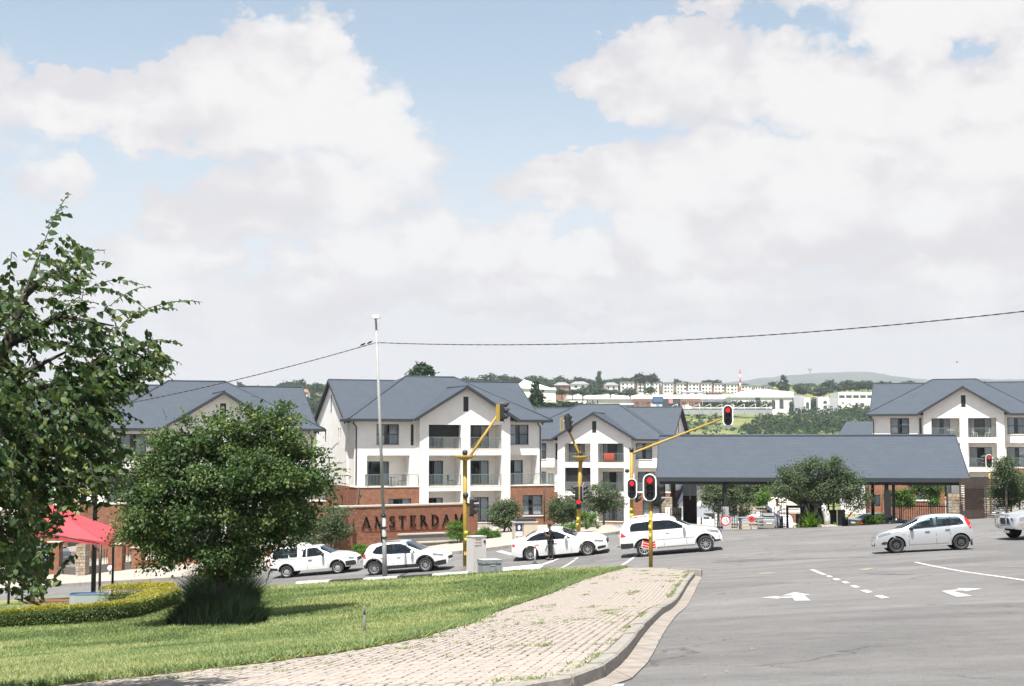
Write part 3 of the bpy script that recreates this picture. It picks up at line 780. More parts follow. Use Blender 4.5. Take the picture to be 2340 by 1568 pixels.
# ------------------------------------------------------------------ apartment blocks
WALLM = mat('white_plaster', (.75, .732, .702), .85, var=.06, scale=1.1, bump=.12, bscale=60)
ROOFM = mat('slate_grey_roof', (.052, .065, .084), .75, var=.06, scale=1.2, spec=.35)
FASC = mat('charcoal_fascia', (.025, .03, .037), .6)
FRAME = mat('charcoal_frame', (.03, .036, .042), .5)
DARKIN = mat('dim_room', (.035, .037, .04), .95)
CURT = mat('pale_curtain', (.55, .55, .55), .95, var=.15, scale=10, world=False)
RAILM = mat('galvanised_rail', (.20, .235, .235), .55, metal=.3)
BLIND = mat('charcoal_blind', (.030, .032, .036), .9, var=.15, scale=30)
PANE = glassmat('window_glass', (.80, .88, .93), 1.0)
SILL = mat('cream_sill', (.62, .57, .50), .85)
FLOORM = mat('balcony_tile', (.36, .32, .28), .85)
def brick_mat(name, s=1.0, rot=False):
    if name in MATS: return MATS[name]
    m = mat(name, (.3, .1, .06), .9, spec=.2); t = m.node_tree; b = t.nodes['Principled BSDF']
    tcn = N(t, 'ShaderNodeTexCoord'); sp = N(t, 'ShaderNodeSeparateXYZ'); L(t, tcn.outputs['Object'], sp.inputs[0])
    ad = N(t, 'ShaderNodeMath', operation='ADD'); L(t, sp.outputs[0], ad.inputs[0]); L(t, sp.outputs[1], ad.inputs[1])
    cb = N(t, 'ShaderNodeCombineXYZ'); L(t, ad.outputs[0], cb.inputs[0]); L(t, sp.outputs[2], cb.inputs[1])
    br = N(t, 'ShaderNodeTexBrick'); L(t, cb.outputs[0], br.inputs['Vector'])
    br.inputs['Color1'].default_value = (.275, .118, .066, 1); br.inputs['Color2'].default_value = (.205, .084, .049, 1); br.inputs['Mortar'].default_value = (.23, .155, .12, 1)
    br.inputs['Scale'].default_value = 1; br.inputs['Mortar Size'].default_value = .008; br.inputs['Brick Width'].default_value = .23; br.inputs['Row Height'].default_value = .083; br.inputs['Bias'].default_value = -.1
    n = N(t, 'ShaderNodeTexNoise'); n.inputs['Scale'].default_value = 3; n.inputs['Detail'].default_value = 6; L(t, tcn.outputs['Object'], n.inputs['Vector'])
    mr = N(t, 'ShaderNodeMapRange'); L(t, n.outputs['Fac'], mr.inputs[0]); mr.inputs[1].default_value = .3; mr.inputs[2].default_value = .7; mr.inputs[3].default_value = .82; mr.inputs[4].default_value = 1.15
    sc_ = N(t, 'ShaderNodeVectorMath', operation='SCALE'); L(t, br.outputs['Color'], sc_.inputs[0]); L(t, mr.outputs[0], sc_.inputs['Scale']); L(t, sc_.outputs[0], b.inputs['Base Color'])
    bp = N(t, 'ShaderNodeBump'); bp.inputs['Strength'].default_value = .5; bp.inputs['Distance'].default_value = .01; bp.invert = True; L(t, br.outputs['Fac'], bp.inputs['Height']); L(t, bp.outputs[0], b.inputs['Normal'])
    return m
BRICK = brick_mat('orange_brick')
# roof: fine courses across the slope
_t = ROOFM.node_tree; _b = _t.nodes['Principled BSDF']; _c = N(_t, 'ShaderNodeTexCoord'); _s = N(_t, 'ShaderNodeSeparateXYZ'); L(_t, _c.outputs['Object'], _s.inputs[0])
_a = N(_t, 'ShaderNodeMath', operation='ADD'); L(_t, _s.outputs[0], _a.inputs[0]); L(_t, _s.outputs[1], _a.inputs[1]); _k = N(_t, 'ShaderNodeCombineXYZ'); L(_t, _a.outputs[0], _k.inputs[0]); L(_t, _s.outputs[2], _k.inputs[1])
_r = N(_t, 'ShaderNodeTexBrick'); L(_t, _k.outputs[0], _r.inputs['Vector']); _r.inputs['Scale'].default_value = 1; _r.inputs['Brick Width'].default_value = .42; _r.inputs['Row Height'].default_value = .17; _r.inputs['Mortar Size'].default_value = .012
_r.inputs['Color1'].default_value = (1.04, 1.04, 1.04, 1); _r.inputs['Color2'].default_value = (.95, .95, .955, 1); _r.inputs['Mortar'].default_value = (.82, .82, .83, 1)
_o = _b.inputs['Base Color'].links[0].from_socket; _m = N(_t, 'ShaderNodeMix', data_type='RGBA', blend_type='MULTIPLY'); _m.inputs['Factor'].default_value = 1; L(_t, _o, _m.inputs['A']); L(_t, _r.outputs['Color'], _m.inputs['B']); L(_t, _m.outputs['Result'], _b.inputs['Base Color'])
def wallgrid(mb, x0, x1, z0, z1, ops, y, rev=.0, plane='y', flip=1):
    """rectangle of wall in the plane y (or x) with rectangular openings; reveals run inwards by rev"""
    P_ = (lambda a, d, z: (a, y + d * flip, z)) if plane == 'y' else (lambda a, d, z: (y + d * flip, a, z))
    xs = sorted({x0, x1} | {v for o in ops for v in (o[0], o[1]) if x0 < v < x1}); zs = sorted({z0, z1} | {v for o in ops for v in (o[2], o[3]) if z0 < v < z1})
    for a, b in zip(xs, xs[1:]):
        for c, d in zip(zs, zs[1:]):
            mx, mz = (a+b)/2, (c+d)/2
            if any(o[0] < mx < o[1] and o[2] < mz < o[3] for o in ops): continue
            mb.quad(P_(a, 0, c), P_(b, 0, c), P_(b, 0, d), P_(a, 0, d))
    if rev:
        for o in ops:
            a, b, c, d = max(o[0], x0), min(o[1], x1), max(o[2], z0), min(o[3], z1)
            mb.quad(P_(a, 0, c), P_(a, rev, c), P_(a, rev, d), P_(a, 0, d)); mb.quad(P_(b, 0, c), P_(b, rev, c), P_(b, rev, d), P_(b, 0, d))
            mb.quad(P_(a, 0, d), P_(b, 0, d), P_(b, rev, d), P_(a, rev, d)); mb.quad(P_(a, 0, c), P_(b, 0, c), P_(b, rev, c), P_(a, rev, c))
def window(parent, x0, x1, z0, z1, y, cols=2, rows=2, curtain=.7, name='window', plane='y', flip=1, open_=None, room=True):
    P_ = (lambda a, d, z: (a, y + d * flip, z)) if plane == 'y' else (lambda a, d, z: (y + d * flip, a, z))
    mb = MB(); t = .055; d0, d1 = .06, .13
    def bar(a, b, c, d, e0=d0, e1=d1):
        vs = [P_(a, e0, c), P_(b, e0, c), P_(b, e1, c), P_(a, e1, c), P_(a, e0, d), P_(b, e0, d), P_(b, e1, d), P_(a, e1, d)]
        mb.add(vs, [(3,2,1,0),(4,5,6,7),(0,1,5,4),(1,2,6,5),(2,3,7,6),(3,0,4,7)])
    bar(x0, x0+t, z0, z1); bar(x1-t, x1, z0, z1); bar(x0+t, x1-t, z0, z0+t); bar(x0+t, x1-t, z1-t, z1)
    cw = (x1 - x0) / cols; rh = (z1 - z0) / rows
    for i in range(1, cols): bar(x0+i*cw-t/2, x0+i*cw+t/2, z0+t, z1-t, d0+.004, d1-.004)
    for j in range(1, rows): bar(x0+t, x1-t, z0+j*rh-t/2, z0+j*rh+t/2, d0+.008, d1-.008)
    if room:
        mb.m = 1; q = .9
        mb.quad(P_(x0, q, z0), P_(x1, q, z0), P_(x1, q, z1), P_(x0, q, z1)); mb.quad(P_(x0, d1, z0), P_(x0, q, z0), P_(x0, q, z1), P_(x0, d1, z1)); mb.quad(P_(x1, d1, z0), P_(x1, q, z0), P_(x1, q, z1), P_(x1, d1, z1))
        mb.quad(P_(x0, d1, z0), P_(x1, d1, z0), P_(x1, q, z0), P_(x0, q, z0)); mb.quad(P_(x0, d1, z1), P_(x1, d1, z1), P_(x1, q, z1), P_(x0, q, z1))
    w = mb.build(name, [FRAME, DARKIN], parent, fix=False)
    for i in range(cols):
        for j in range(rows):
            p = MB(); a, b, c, d = x0+i*cw+.03, x0+(i+1)*cw-.03, z0+j*rh+.03, z0+(j+1)*rh-.03
            tilt = random.uniform(-.012, .012)
            if open_ == (i, j): p.quad(P_(a, -.30, c), P_(b, -.30, c), P_(b, .09, d), P_(a, .09, d))
            else: p.quad(P_(a, .095 + tilt, c), P_(b, .095, c), P_(b, .095 - tilt, d), P_(a, .095, d))
            p.build('pane', PANE, w)
    if curtain:
        for s, frac in ((0, curtain * random.uniform(.7, 1.1)), (1, curtain * random.uniform(.7, 1.1))):
            wd = (x1 - x0) * min(.5, frac * .5); c_ = MB(); c_.smooth = True
            n = max(6, int(wd / .045)); vs = []
            for k in range(n + 1):
                xx = (x0 + .03 + wd * k / n) if s == 0 else (x1 - .03 - wd * k / n)
                dd = .26 + .035 * math.sin(k * 2.1) + .015 * math.sin(k * .9)
                vs += [P_(xx, dd, z0 + .03), P_(xx, dd, z1 - .05)]
            c_.add(vs, [(2*k, 2*k+1, 2*k+3, 2*k+2) for k in range(n)])
            c_.build('curtain', CURT, w, fix=False)
    return w
def railing(parent, pts, z, h=.95, name='balcony_railing'):
    mb = MB()
    for (a, b) in zip(pts, pts[1:]):
        A, B = Vector(a + (z,)), Vector(b + (z,)); Lr = (B - A).length; d = (B - A).normalized(); s = Vector((-d.y, d.x, 0))
        def rbar(z0, z1, w):
            vs = []
            for p in (A, B): vs += [p + s*w + Vector((0,0,z0)), p - s*w + Vector((0,0,z0)), p - s*w + Vector((0,0,z1)), p + s*w + Vector((0,0,z1))]
            mb.add(vs, [(0,1,2,3),(7,6,5,4),(0,4,5,1),(1,5,6,2),(2,6,7,3),(3,7,4,0)])
        rbar(h-.05, h, .028); rbar(.08, .12, .02)
        n = max(2, round(Lr / .115))
        for k in range(n + 1):
            p = A + d * (Lr * k / n); w = .012 if 0 < k < n else .025
            mb.box(p.x-w, p.x+w, p.y-w, p.y+w, z + (.12 if 0 < k < n else 0), z + h - .05)
    return mb.build(name, RAILM, parent)
def slab_poly(mb, pts, th):
    """roof plane: pts top corners; thickness th straight down"""
    n = len(pts); lo = [(p[0], p[1], p[2] - th) for p in pts]
    mb.add(list(pts) + lo, [tuple(range(n)), tuple(range(2*n-1, n-1, -1))] + [(i, n+i, n+(i+1) % n, (i+1) % n) for i in range(n)])
T30 = math.tan(R(30))
def apartment():
    t = thing('apartment_building', 'x', 'building')
    XL, XR, FL, FR = -3.87, 3.87, -9.0, 7.0
    cols_ = [(-3.87, -3.12), (-.38, .40), (3.12, 3.87)]
    ops = [(a, b, c, d) for a, b in ((-3.12, -.38), (.40, 3.12)) for c, d in ((.02, 2.61), (3.02, 5.49), (6.04, 7.97))]
    mb = MB()
    # gable front with its grid of balcony openings
    wallgrid(mb, XL, XR, 0, 8.1, ops, 0, .32)
    zp = lambda x: 11.0 - abs(x) * .607
    vslot = (-.20, .24, 9.05, 10.26)
    mb.quad((XL, 0, 8.1), (-.20, 0, 8.1), (-.20, 0, zp(.2)), (XL, 0, zp(XL))); mb.quad((.24, 0, 8.1), (XR, 0, 8.1), (XR, 0, zp(XR)), (.24, 0, zp(.24)))
    mb.quad((-.20, 0, 8.1), (.24, 0, 8.1), (.24, 0, 9.05), (-.20, 0, 9.05)); mb.add([(-.20, 0, 10.26), (.24, 0, 10.26), (.24, 0, zp(.24)), (0, 0, 11.0), (-.20, 0, zp(.2))], [(0,1,2,3,4)])
    for x in (XL, XR): mb.quad((x, 0, 0), (x, 2.0, 0), (x, 2.0, 8.8), (x, 0, 8.6))
    # balcony recesses: back walls, sides, floors and ceilings
    doors = []
    for k, (a, b) in enumerate(((-3.12, -.38), (.40, 3.12))):
        for lv, (c, d) in enumerate(((0, 2.61), (3.02, 5.49), (6.04, 7.97))):
            da, db = (a + .02, a + 1.75) if k == 0 else (a + .12, a + 2.2)
            dz = c + 2.02 if lv < 2 else c + 1.9
            o = (da, db, c + .03, dz)
            wallgrid(mb, a - .3, b + .3, c - .02, d + .05, [o], 1.75, .1); doors.append(o)
            mb.quad((a-.02, .3, c), (a-.02, 1.75, c), (a-.02, 1.75, d), (a-.02, .3, d)); mb.quad((b+.02, .3, c), (b+.02, 1.75, c), (b+.02, 1.75, d), (b+.02, .3, d))
            mb.quad((a, .3, d), (b, .3, d), (b, 1.75, d), (a, 1.75, d))
    # flanks
    wl, wr = (-7.2, -5.35, 6.36, 8.0), (4.15, 5.85, 6.36, 8.0)
    wallgrid(mb, FL, XL, 5.49, 8.5, [wl, (-4.35, -4.1, 6.3, 8.0)], 1.0, .12)
    wallgrid(mb, XR, FR, 5.49, 8.5, [wr], 1.0, .12)
    lo, ro = (-7.97, -4.43, 3.02, 5.49), (3.97, 6.62, 3.02, 5.49)
    wallgrid(mb, FL, XL, 3.02, 5.49, [lo], 1.0, .25); wallgrid(mb, XR, FR, 3.02, 5.49, [ro], 1.0, .25)
    ld, rd = (-7.9, -5.75, 3.05, 5.0), (4.05, 5.9, 3.05, 5.05)
    wallgrid(mb, lo[0]-.3, lo[1]+.3, 3.0, 5.55, [ld], 2.5, .1); wallgrid(mb, ro[0]-.3, ro[1]+.3, 3.0, 5.55, [rd], 2.5, .1)
    for o in (lo, ro):
        for x in (o[0], o[1]): mb.quad((x, 1.25, 3.02), (x, 2.5, 3.02), (x, 2.5, 5.49), (x, 1.25, 5.49))
        mb.quad((o[0], 1.25, 5.49), (o[1], 1.25, 5.49), (o[1], 2.5, 5.49), (o[0], 2.5, 5.49))
    # sides of the front block and the cross wing with its two gable ends
    wallgrid(mb, 1.0, 3.1, 3.02, 8.5, [], FL, 0, 'x'); wallgrid(mb, 1.0, 3.1, 3.02, 8.5, [], FR, 0, 'x', -1)
    WY0, WY1, WYR, WX0, WX1 = 3.0, 14.6, 8.8, -9.15, 7.3
    sl = [(5.2, 5.55, 6.9, 7.75), (5.95, 6.3, 6.9, 7.75), (9.2, 9.9, 4.2, 5.3), (10.6, 11.4, 6.6, 7.7)]
    for X_, fl in ((WX0, 1), (WX1, -1)):
        wallgrid(mb, WY0, WY1, 3.02, 8.38, sl, X_, .1, 'x', fl)
        mb.add([(X_, WY0, 8.38), (X_, WY1, 8.38), (X_, WYR, 8.38 + (WYR-WY0)*T30)], [(0,1,2)])
    for a, b in ((WX0, FL + .4), (FR - .4, WX1)): mb.quad((a, WY0, 3.02), (b, WY0, 3.02), (b, WY0, 8.5), (a, WY0, 8.5))
    mb.quad((WX0, WY1, 0), (WX1, WY1, 0), (WX1, WY1, 8.6), (WX0, WY1, 8.6))
    mb.build('wall', WALLM, t, fix=False)
    # slab edges of the balconies
    for a, b in ((-3.12, -.38), (.40, 3.12)):
        for c in (3.02, 6.04): MB().box(a + .003, b - .003, -.012, 1.745, c - .10, c + .006).build('balcony_slab', SILL, t)
    # brick ground floor
    mb = MB()
    lw, rw = (-6.4, -4.55, .75, 2.05), (5.0, 6.75, .55, 2.2)
    wallgrid(mb, FL - .05, XL + .02, -.9, 2.95, [lw], .1, .1); wallgrid(mb, XR - .02, FR + .8, -.9, 2.95, [rw], .1, .1)
    mb.quad((FL-.05, .1, -.9), (FL-.05, 3.0, -.9), (FL-.05, 3.0, 2.95), (FL-.05, .1, 2.95)); mb.quad((FR+.8, .1, -.9), (FR+.8, 3.0, -.9), (FR+.8, 3.0, 2.95), (FR+.8, .1, 2.95))
    gw = [(4.3, 4.9, 1.35, 2.2), (6.2, 7.5, 1.35, 2.2), (8.4, 9.1, 1.35, 2.2)]
    for X_, fl in ((WX0, 1), (WX1, -1)): wallgrid(mb, 3.0, WY1, -.9, 3.02, gw, X_, .1, 'x', fl)
    for x in (XL+.02, XR-.02): mb.quad((x, .1, -.9), (x, 2.0, -.9), (x, 2.0, 0), (x, .1, 0))
    mb.quad((WX0, 3.0, -.9), (FL, 3.0, -.9), (FL, 3.0, 3.02), (WX0, 3.0, 3.02)); mb.quad((WX1, 3.0, -.9), (FR, 3.0, -.9), (FR, 3.0, 3.02), (WX1, 3.0, 3.02))
    mb.quad((XL, -.004, -.9), (XR, -.004, -.9), (XR, -.004, -.01), (XL, -.004, -.01))
    mb.build('brick_base', BRICK, t, fix=False)
    MB().box(FL-.09, XL-.003, .05, 2.49, 2.952, 3.018).build('terrace', SILL, t); MB().box(XR+.003, FR+.84, .05, 2.49, 2.952, 3.018).build('terrace', SILL, t)
    # windows, doors, railings
    window(t, *wl, 1.0, 2, 2, .8, open_=(1, 1)); window(t, *wr, 1.0, 2, 2, .95); window(t, -4.35, -4.1, 6.3, 8.0, 1.0, 1, 1, 0)
    window(t, *lw, .1, 2, 1, .6); window(t, *rw, .1, 2, 2, .9)
    for o in doors: window(t, *o, 1.75, 3 if o[1]-o[0] > 1.9 else 2, 1, random.choice((.5, .8, .95)), 'sliding_door')
    window(t, *ld, 2.5, 3, 1, .6, 'sliding_door'); window(t, *rd, 2.5, 2, 2, .7, 'sliding_door')
    for X_, fl in ((WX0, 1), (WX1, -1)):
        for o in sl: window(t, *o, X_, 1, 1, 0, 'side_window', 'x', fl)
        for o in gw: window(t, *o, X_, 1, 1, 0, 'side_window', 'x', fl)
    for a, b in ((-3.12, -.38), (.40, 3.12)):
        for c in (3.03, 6.05): railing(t, [(a + .04, .1), (b - .04, .1)], c, .93)
    railing(t, [(-8.1, 1.0), (-8.1, .17), (XL - .08, .17)], 3.02, .97); railing(t, [(XR + .06, .17), (FR + .72, .17), (FR + .72, 1.2)], 3.02, .97)
    for o in (wl, wr): MB().box(o[0]-.06, o[1]+.06, .94, 1.06, o[2]-.09, o[2]-.003).build('window_sill', SILL, t)
    MB().box(rw[0]-.06, rw[1]+.06, .03, .16, rw[2]-.10, rw[2]-.003).build('window_sill', SILL, t)
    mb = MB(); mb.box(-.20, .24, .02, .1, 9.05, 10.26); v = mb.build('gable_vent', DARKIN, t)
    for k in range(9):
        MB().box(-.19, .23, -.004, .018, 9.09 + k*.13, 9.13 + k*.13).build('vent_blade', FRAME, v)
    for X_, d in ((WX0, -.02), (WX1, .02)): MB().box(X_ - .02, X_ + .02, WYR-.13, WYR+.13, 9.1, 10.6).build('side_vent', DARKIN, t)
    # roof
    mb = MB(); E, EX0, EX1, EY = 8.40, -9.7, 7.7, .30; run = 6.5; rz = E + run*T30; ry = EY + run; th = .10
    rx0, rx1 = EX0 + run, EX1 - run; by = ry + run
    slab_poly(mb, [(EX0, EY, E), (EX1, EY, E), (rx1, ry, rz), (rx0, ry, rz)], th); slab_poly(mb, [(rx1 + .5, ry + 1.5, rz - 1.5*T30), (rx0 - .5, ry + 1.5, rz - 1.5*T30), (rx0, ry, rz), (rx1, ry, rz)], th)
    slab_poly(mb, [(EX0, 2.8, E), (EX0, EY, E), (rx0, ry, rz), (EX0 + 6, 8.8, E + 6*T30)], th); slab_poly(mb, [(EX1, EY, E), (EX1, 2.8, E), (EX1 - 6, 8.8, E + 6*T30), (rx1, ry, rz)], th)
    ov = .5; wz = 8.40 + .0
    wr0, wr1 = WX0 - .28, WX1 + .4; wrz = wz + (WYR - WY0) * T30 + .12; wf, wb = WY0 - ov, WY1 + ov; wez = wrz - (WYR - wf) * T30
    slab_poly(mb, [(wr0, wf, wez), (wr1, wf, wez), (wr1, WYR, wrz), (wr0, WYR, wrz)], th); slab_poly(mb, [(wr1, wb, wez), (wr0, wb, wez), (wr0, WYR, wrz), (wr1, WYR, wrz)], th)
    gz_, gp, ge = 11.14, .607, 4.45
    gyb = EY + (gz_ - E)/T30 + .3
    for s in (-1, 1):
        bk = lambda x: EY + max(0, (gz_ - abs(x)*gp - E))/T30 + .25
        slab_poly(mb, [(0, -.55, gz_), (0, bk(0), gz_), (s*ge, bk(ge), gz_-ge*gp), (s*ge, -.55, gz_-ge*gp)], th)
    roof = mb.build('roof', ROOFM, t)
    # raised ridge and hip cappings
    mb = MB()
    for a, b in (((rx0, ry, rz), (rx1, ry, rz)), ((EX0, EY, E), (rx0, ry, rz)), ((EX1, EY, E), (rx1, ry, rz)), ((wr0, WYR, wrz), (wr1, WYR, wrz)), ((0, -.55, gz_), (0, gyb - .3, gz_))):
        mb.tube([Vector(a) + Vector((0, 0, .01)), Vector(b) + Vector((0, 0, .01))], .075, 6)
    mb.build('ridge_capping', ROOFM, roof)
    mb = MB()
    def fbar(a, b, h=.22, w=.05, dz=-.20):
        A, B = Vector(a), Vector(b); d = (B - A); s = Vector((-d.y, d.x, 0)).normalized() * w
        vs = [q + o + Vector((0, 0, z)) for q in (A, B) for o, z in ((s, dz), (-s, dz), (-s, dz+h), (s, dz+h))]
        mb.add(vs, [(0,1,2,3),(7,6,5,4),(0,4,5,1),(1,5,6,2),(2,6,7,3),(3,7,4,0)])
    fbar((EX0, EY-.03, E), (-ge+.02, EY-.03, E)); fbar((ge-.02, EY-.03, E), (EX1, EY-.03, E)); fbar((EX0-.03, EY, E), (EX0-.03, 2.8, E)); fbar((EX1+.03, EY, E), (EX1+.03, 2.8, E))
    for s in (-1, 1):
        fbar((0, -.58, gz_), (s*ge, -.58, gz_-ge*gp), .26, .035, -.24)
        X_ = wr0 - .03 if s < 0 else wr1 + .03
        fbar((X_, wf, wez), (X_, WYR, wrz), .24, .035, -.22); fbar((X_, wb, wez), (X_, WYR, wrz), .24, .035, -.22)
    mb.build('fascia', FASC, roof)
    # soffit of the gable overhang
    # downpipes
    for x in (FL + .12, FR - .12):
        mb = MB(); mb.tube([(x - .35, .45, 8.25), (x - .3, .7, 8.05), (x, .93, 7.8), (x, .93, 5.2), (x, .93, 3.1)], .05, 8); mb.tube([(x, .06, 3.0), (x, .06, 0)], .05, 8); mb.build('downpipe', FASC, t)
    return t
random.seed(11)
main_b = apartment()
BLD = [('white three storey apartment block behind the brick name wall', 1064, 116, R(20), .607), ]
def place_b(o, U, Y, base, rot, label):
    p = at(U, 1015, Y); o.location = (p.x, Y, EYE - base); o.rotation_euler = (0, 0, rot); tag(o, label, 'building', 'white apartment blocks of the estate')
blds = [copy_tree(main_b) for _ in range(4)]
place_b(main_b, 1064, 116, 6.4, R(20), 'white three storey apartment block directly behind the brick name wall')
place_b(blds[0], 508, 105, 7.26, R(20), 'white apartment block mostly hidden behind the round leafy tree')
place_b(blds[1], 1357.5, 146.5, 7.9, R(-16), 'smaller looking white apartment block between the main block and the gatehouse roof')
place_b(blds[2], 2203, 143, 5.35, R(-19), 'white apartment block at the right, behind the gatehouse roof')
place_b(blds[3], -60, 120, 8.2, R(24), 'white apartment block at the far left, seen only through the leaning tree')
# things on the main balconies
def on_b(b, x, y, z): return b.matrix_basis @ Vector((x, y, z))
def blind(b, a, c, z0, z1, y, label, m=BLIND):
    mb = MB(); n = int((z1 - z0) / .09)
    vs = []
    for k in range(n + 1):
        zz = z0 + (z1 - z0) * k / n
        vs += [(a, (.03 if k % 2 else 0), zz), (c, (.03 if k % 2 else 0), zz)]
    mb.add(vs, [(2*k, 2*k+1, 2*k+3, 2*k+2) for k in range(n)])
    t = thing('roller_blind', label, 'blind', on_b(b, 0, y, 0), b.rotation_euler.z)
    mb.build('slats', m, t, fix=False)
blind(main_b, -3.1, -.4, 6.95, 7.95, .55, 'dark roller blind drawn over the top left balcony of the main block')
blind(blds[1], -3.1, -.4, 4.75, 5.45, .55, 'dark roller blind half drawn over the middle left balcony of the second block')
blind(blds[1], -3.1, -.4, 3.3, 4.72, .62, 'grey canvas screen hung below the blind on the second block', mat('grey_canvas', (.10, .095, .095), .95))
t = thing('red_blanket', 'red blanket hung over a top balcony railing of the second block', 'blanket', on_b(blds[1], 0, 0, 0), blds[1].rotation_euler.z)
mb = MB(); vs = []
for k in range(13):
    x = 1.05 + 1.05 * k / 12; w_ = .02 * math.sin(k * 1.7)
    vs += [(x, .03 + w_, 6.2), (x, .055 + w_ * .5, 6.99), (x, .16, 6.99), (x, .17 + w_, 6.4)]
mb.smooth = True; mb.add(vs, [(4*k+q, 4*k+q+1, 4*k+q+5, 4*k+q+4) for k in range(12) for q in range(3)])
mb.build('cloth', mat('red_cloth', (.20, .035, .02), .95, var=.2, scale=9), t, fix=False)
# patio furniture: table and chairs on balconies
CHM = mat('patio_dark', (.05, .05, .05), .7)
def chair(b, x, y, z, rz, label, m=CHM):
    t = thing('patio_chair', label, 'chair', on_b(b, x, y, z), b.rotation_euler.z + rz, 'patio chairs on the balconies')
    MB().box(-.22, .22, -.22, .22, .40, .44).build('seat', m, t)
    mb = MB()
    for k in range(5): mb.box(-.2 + k*.09, -.16 + k*.09, .20, .23, .44, .86)
    mb.box(-.22, .22, .195, .235, .86, .91); mb.build('backrest', m, t)
    for sx_ in (-1, 1):
        for sy_ in (-1, 1): MB().box(sx_*.2-.015, sx_*.2+.015, sy_*.2-.015, sy_*.2+.015, 0, .4).build('leg', m, t)
    return t
chair(main_b, -1.0, .9, 3.03, R(90), 'dark patio chair on the middle left balcony of the main block')
chair(main_b, -5.0, 1.2, 3.02, R(200), 'dark patio chair on the left terrace of the main block')
WCH = mat('patio_white', (.7, .7, .68), .6)
chair(blds[2], 1.0, .8, 6.05, R(120), 'white patio chair on the top right balcony of the right block', WCH)
chair(blds[2], 2.3, .8, 6.05, R(-120), 'second white patio chair beside a railing post on the top right balcony', WCH)
def ptable(b, x, y, z, label, m):
    t = thing('patio_table', label, 'table', on_b(b, x, y, z), b.rotation_euler.z)
    MB().cyl((0, 0, .70), (0, 0, .74), .42, n=16).build('table_top', m, t)
    MB().cyl((0, 0, 0), (0, 0, .7), .035).cyl((0, 0, 0), (0, 0, .03), .24, n=12).build('pedestal', m, t)
ptable(main_b, -6.0, .9, 3.02, 'round patio table on the left terrace of the main block', CHM)
ptable(blds[2], -1.3, .8, 6.05, 'white patio table on the top left balcony of the right block', WCH)
# ------------------------------------------------------------------ brick name wall
MORT = mat('mortar', (.19, .125, .095), .95, var=.1, scale=20)
BR1 = mat('face_brick', (.195, .080, .048), .9, c2=(.285, .128, .074), var=.2, scale=5, bump=.3, bscale=80, rnd=.6)
COPE = mat('plaster_coping', (.45, .41, .35), .85, var=.08)
STEEL = mat('dark_letter_steel', (.006, .006, .006), .95, spec=.1)
a0 = at(799, 1157, 82.0); a1 = at(1092, 1146, 86.8)
wdir = Vector((a1.x - a0.x, a1.y - a0.y, 0)); WL = wdir.length; wrot = math.atan2(wdir.y, wdir.x)
wtop = EYE - 3.56; wbase = min(G(a0.x, a0.y), G(a1.x, a1.y)) - .35; WH = wtop - wbase
sw = thing('name_wall', 'brick wall with the name AMSTERDAM in dark letters beside the street', 'brick wall', (a0.x, a0.y, wbase), wrot)
MB().box(-.02, WL, .006, .44, 0, WH - .06).build('wall_core', MORT, sw)
MB().box(-.05, WL + .05, -.06, .50, WH - .06, WH + .03).build('coping', COPE, sw)
pier = MB().box(-.75, -.022, -.42, .5, 0, WH - .06).build('pier', BRICK, sw)
MB().box(-.80, -.052, -.47, .55, WH - .058, WH + .035).build('pier_coping', COPE, sw)
bw, bh, mo = .222, .073, .011
bm_ = [MB().box(0, bw, -.012, .02, 0, bh).mesh('brick', BR1), MB().box(0, bw/2 - mo/2, -.012, .02, 0, bh).mesh('brick', BR1)]
spots = []
for r in range(int(WH / (bh + mo))):
    x = -.0 if r % 2 == 0 else -(bw + mo) / 2
    while x < WL - .02:
        if x < -.001: spots.append((0.002, r, 1))
        elif x + bw < WL: spots.append((x, r, 0))
        x += bw + mo
zv = lambda s: s[1] * (bh + mo)
spots.sort(key=lambda s: (s[0] + (0 if zv(s) > .5 else 50)))
for (x, r, k) in spots[:300]:
    link('brick', bm_[k], sw, (x, random.uniform(-.003, .003), r*(bh+mo)))
mb = MB()
for (x, r, k) in spots[300:]:
    j = random.uniform(-.003, .003); w_ = bw if k == 0 else bw/2 - mo/2
    mb.box(x, x + w_, -.012 + j, .02, r*(bh+mo), r*(bh+mo) + bh)
BR2 = mat('face_brick_bulk', (.195, .080, .048), .9, c2=(.285, .128, .074), var=.2, scale=7, bump=.3, bscale=80)
tag(mb.build('bricks', BR2, sw, fix=False), kind='stuff')
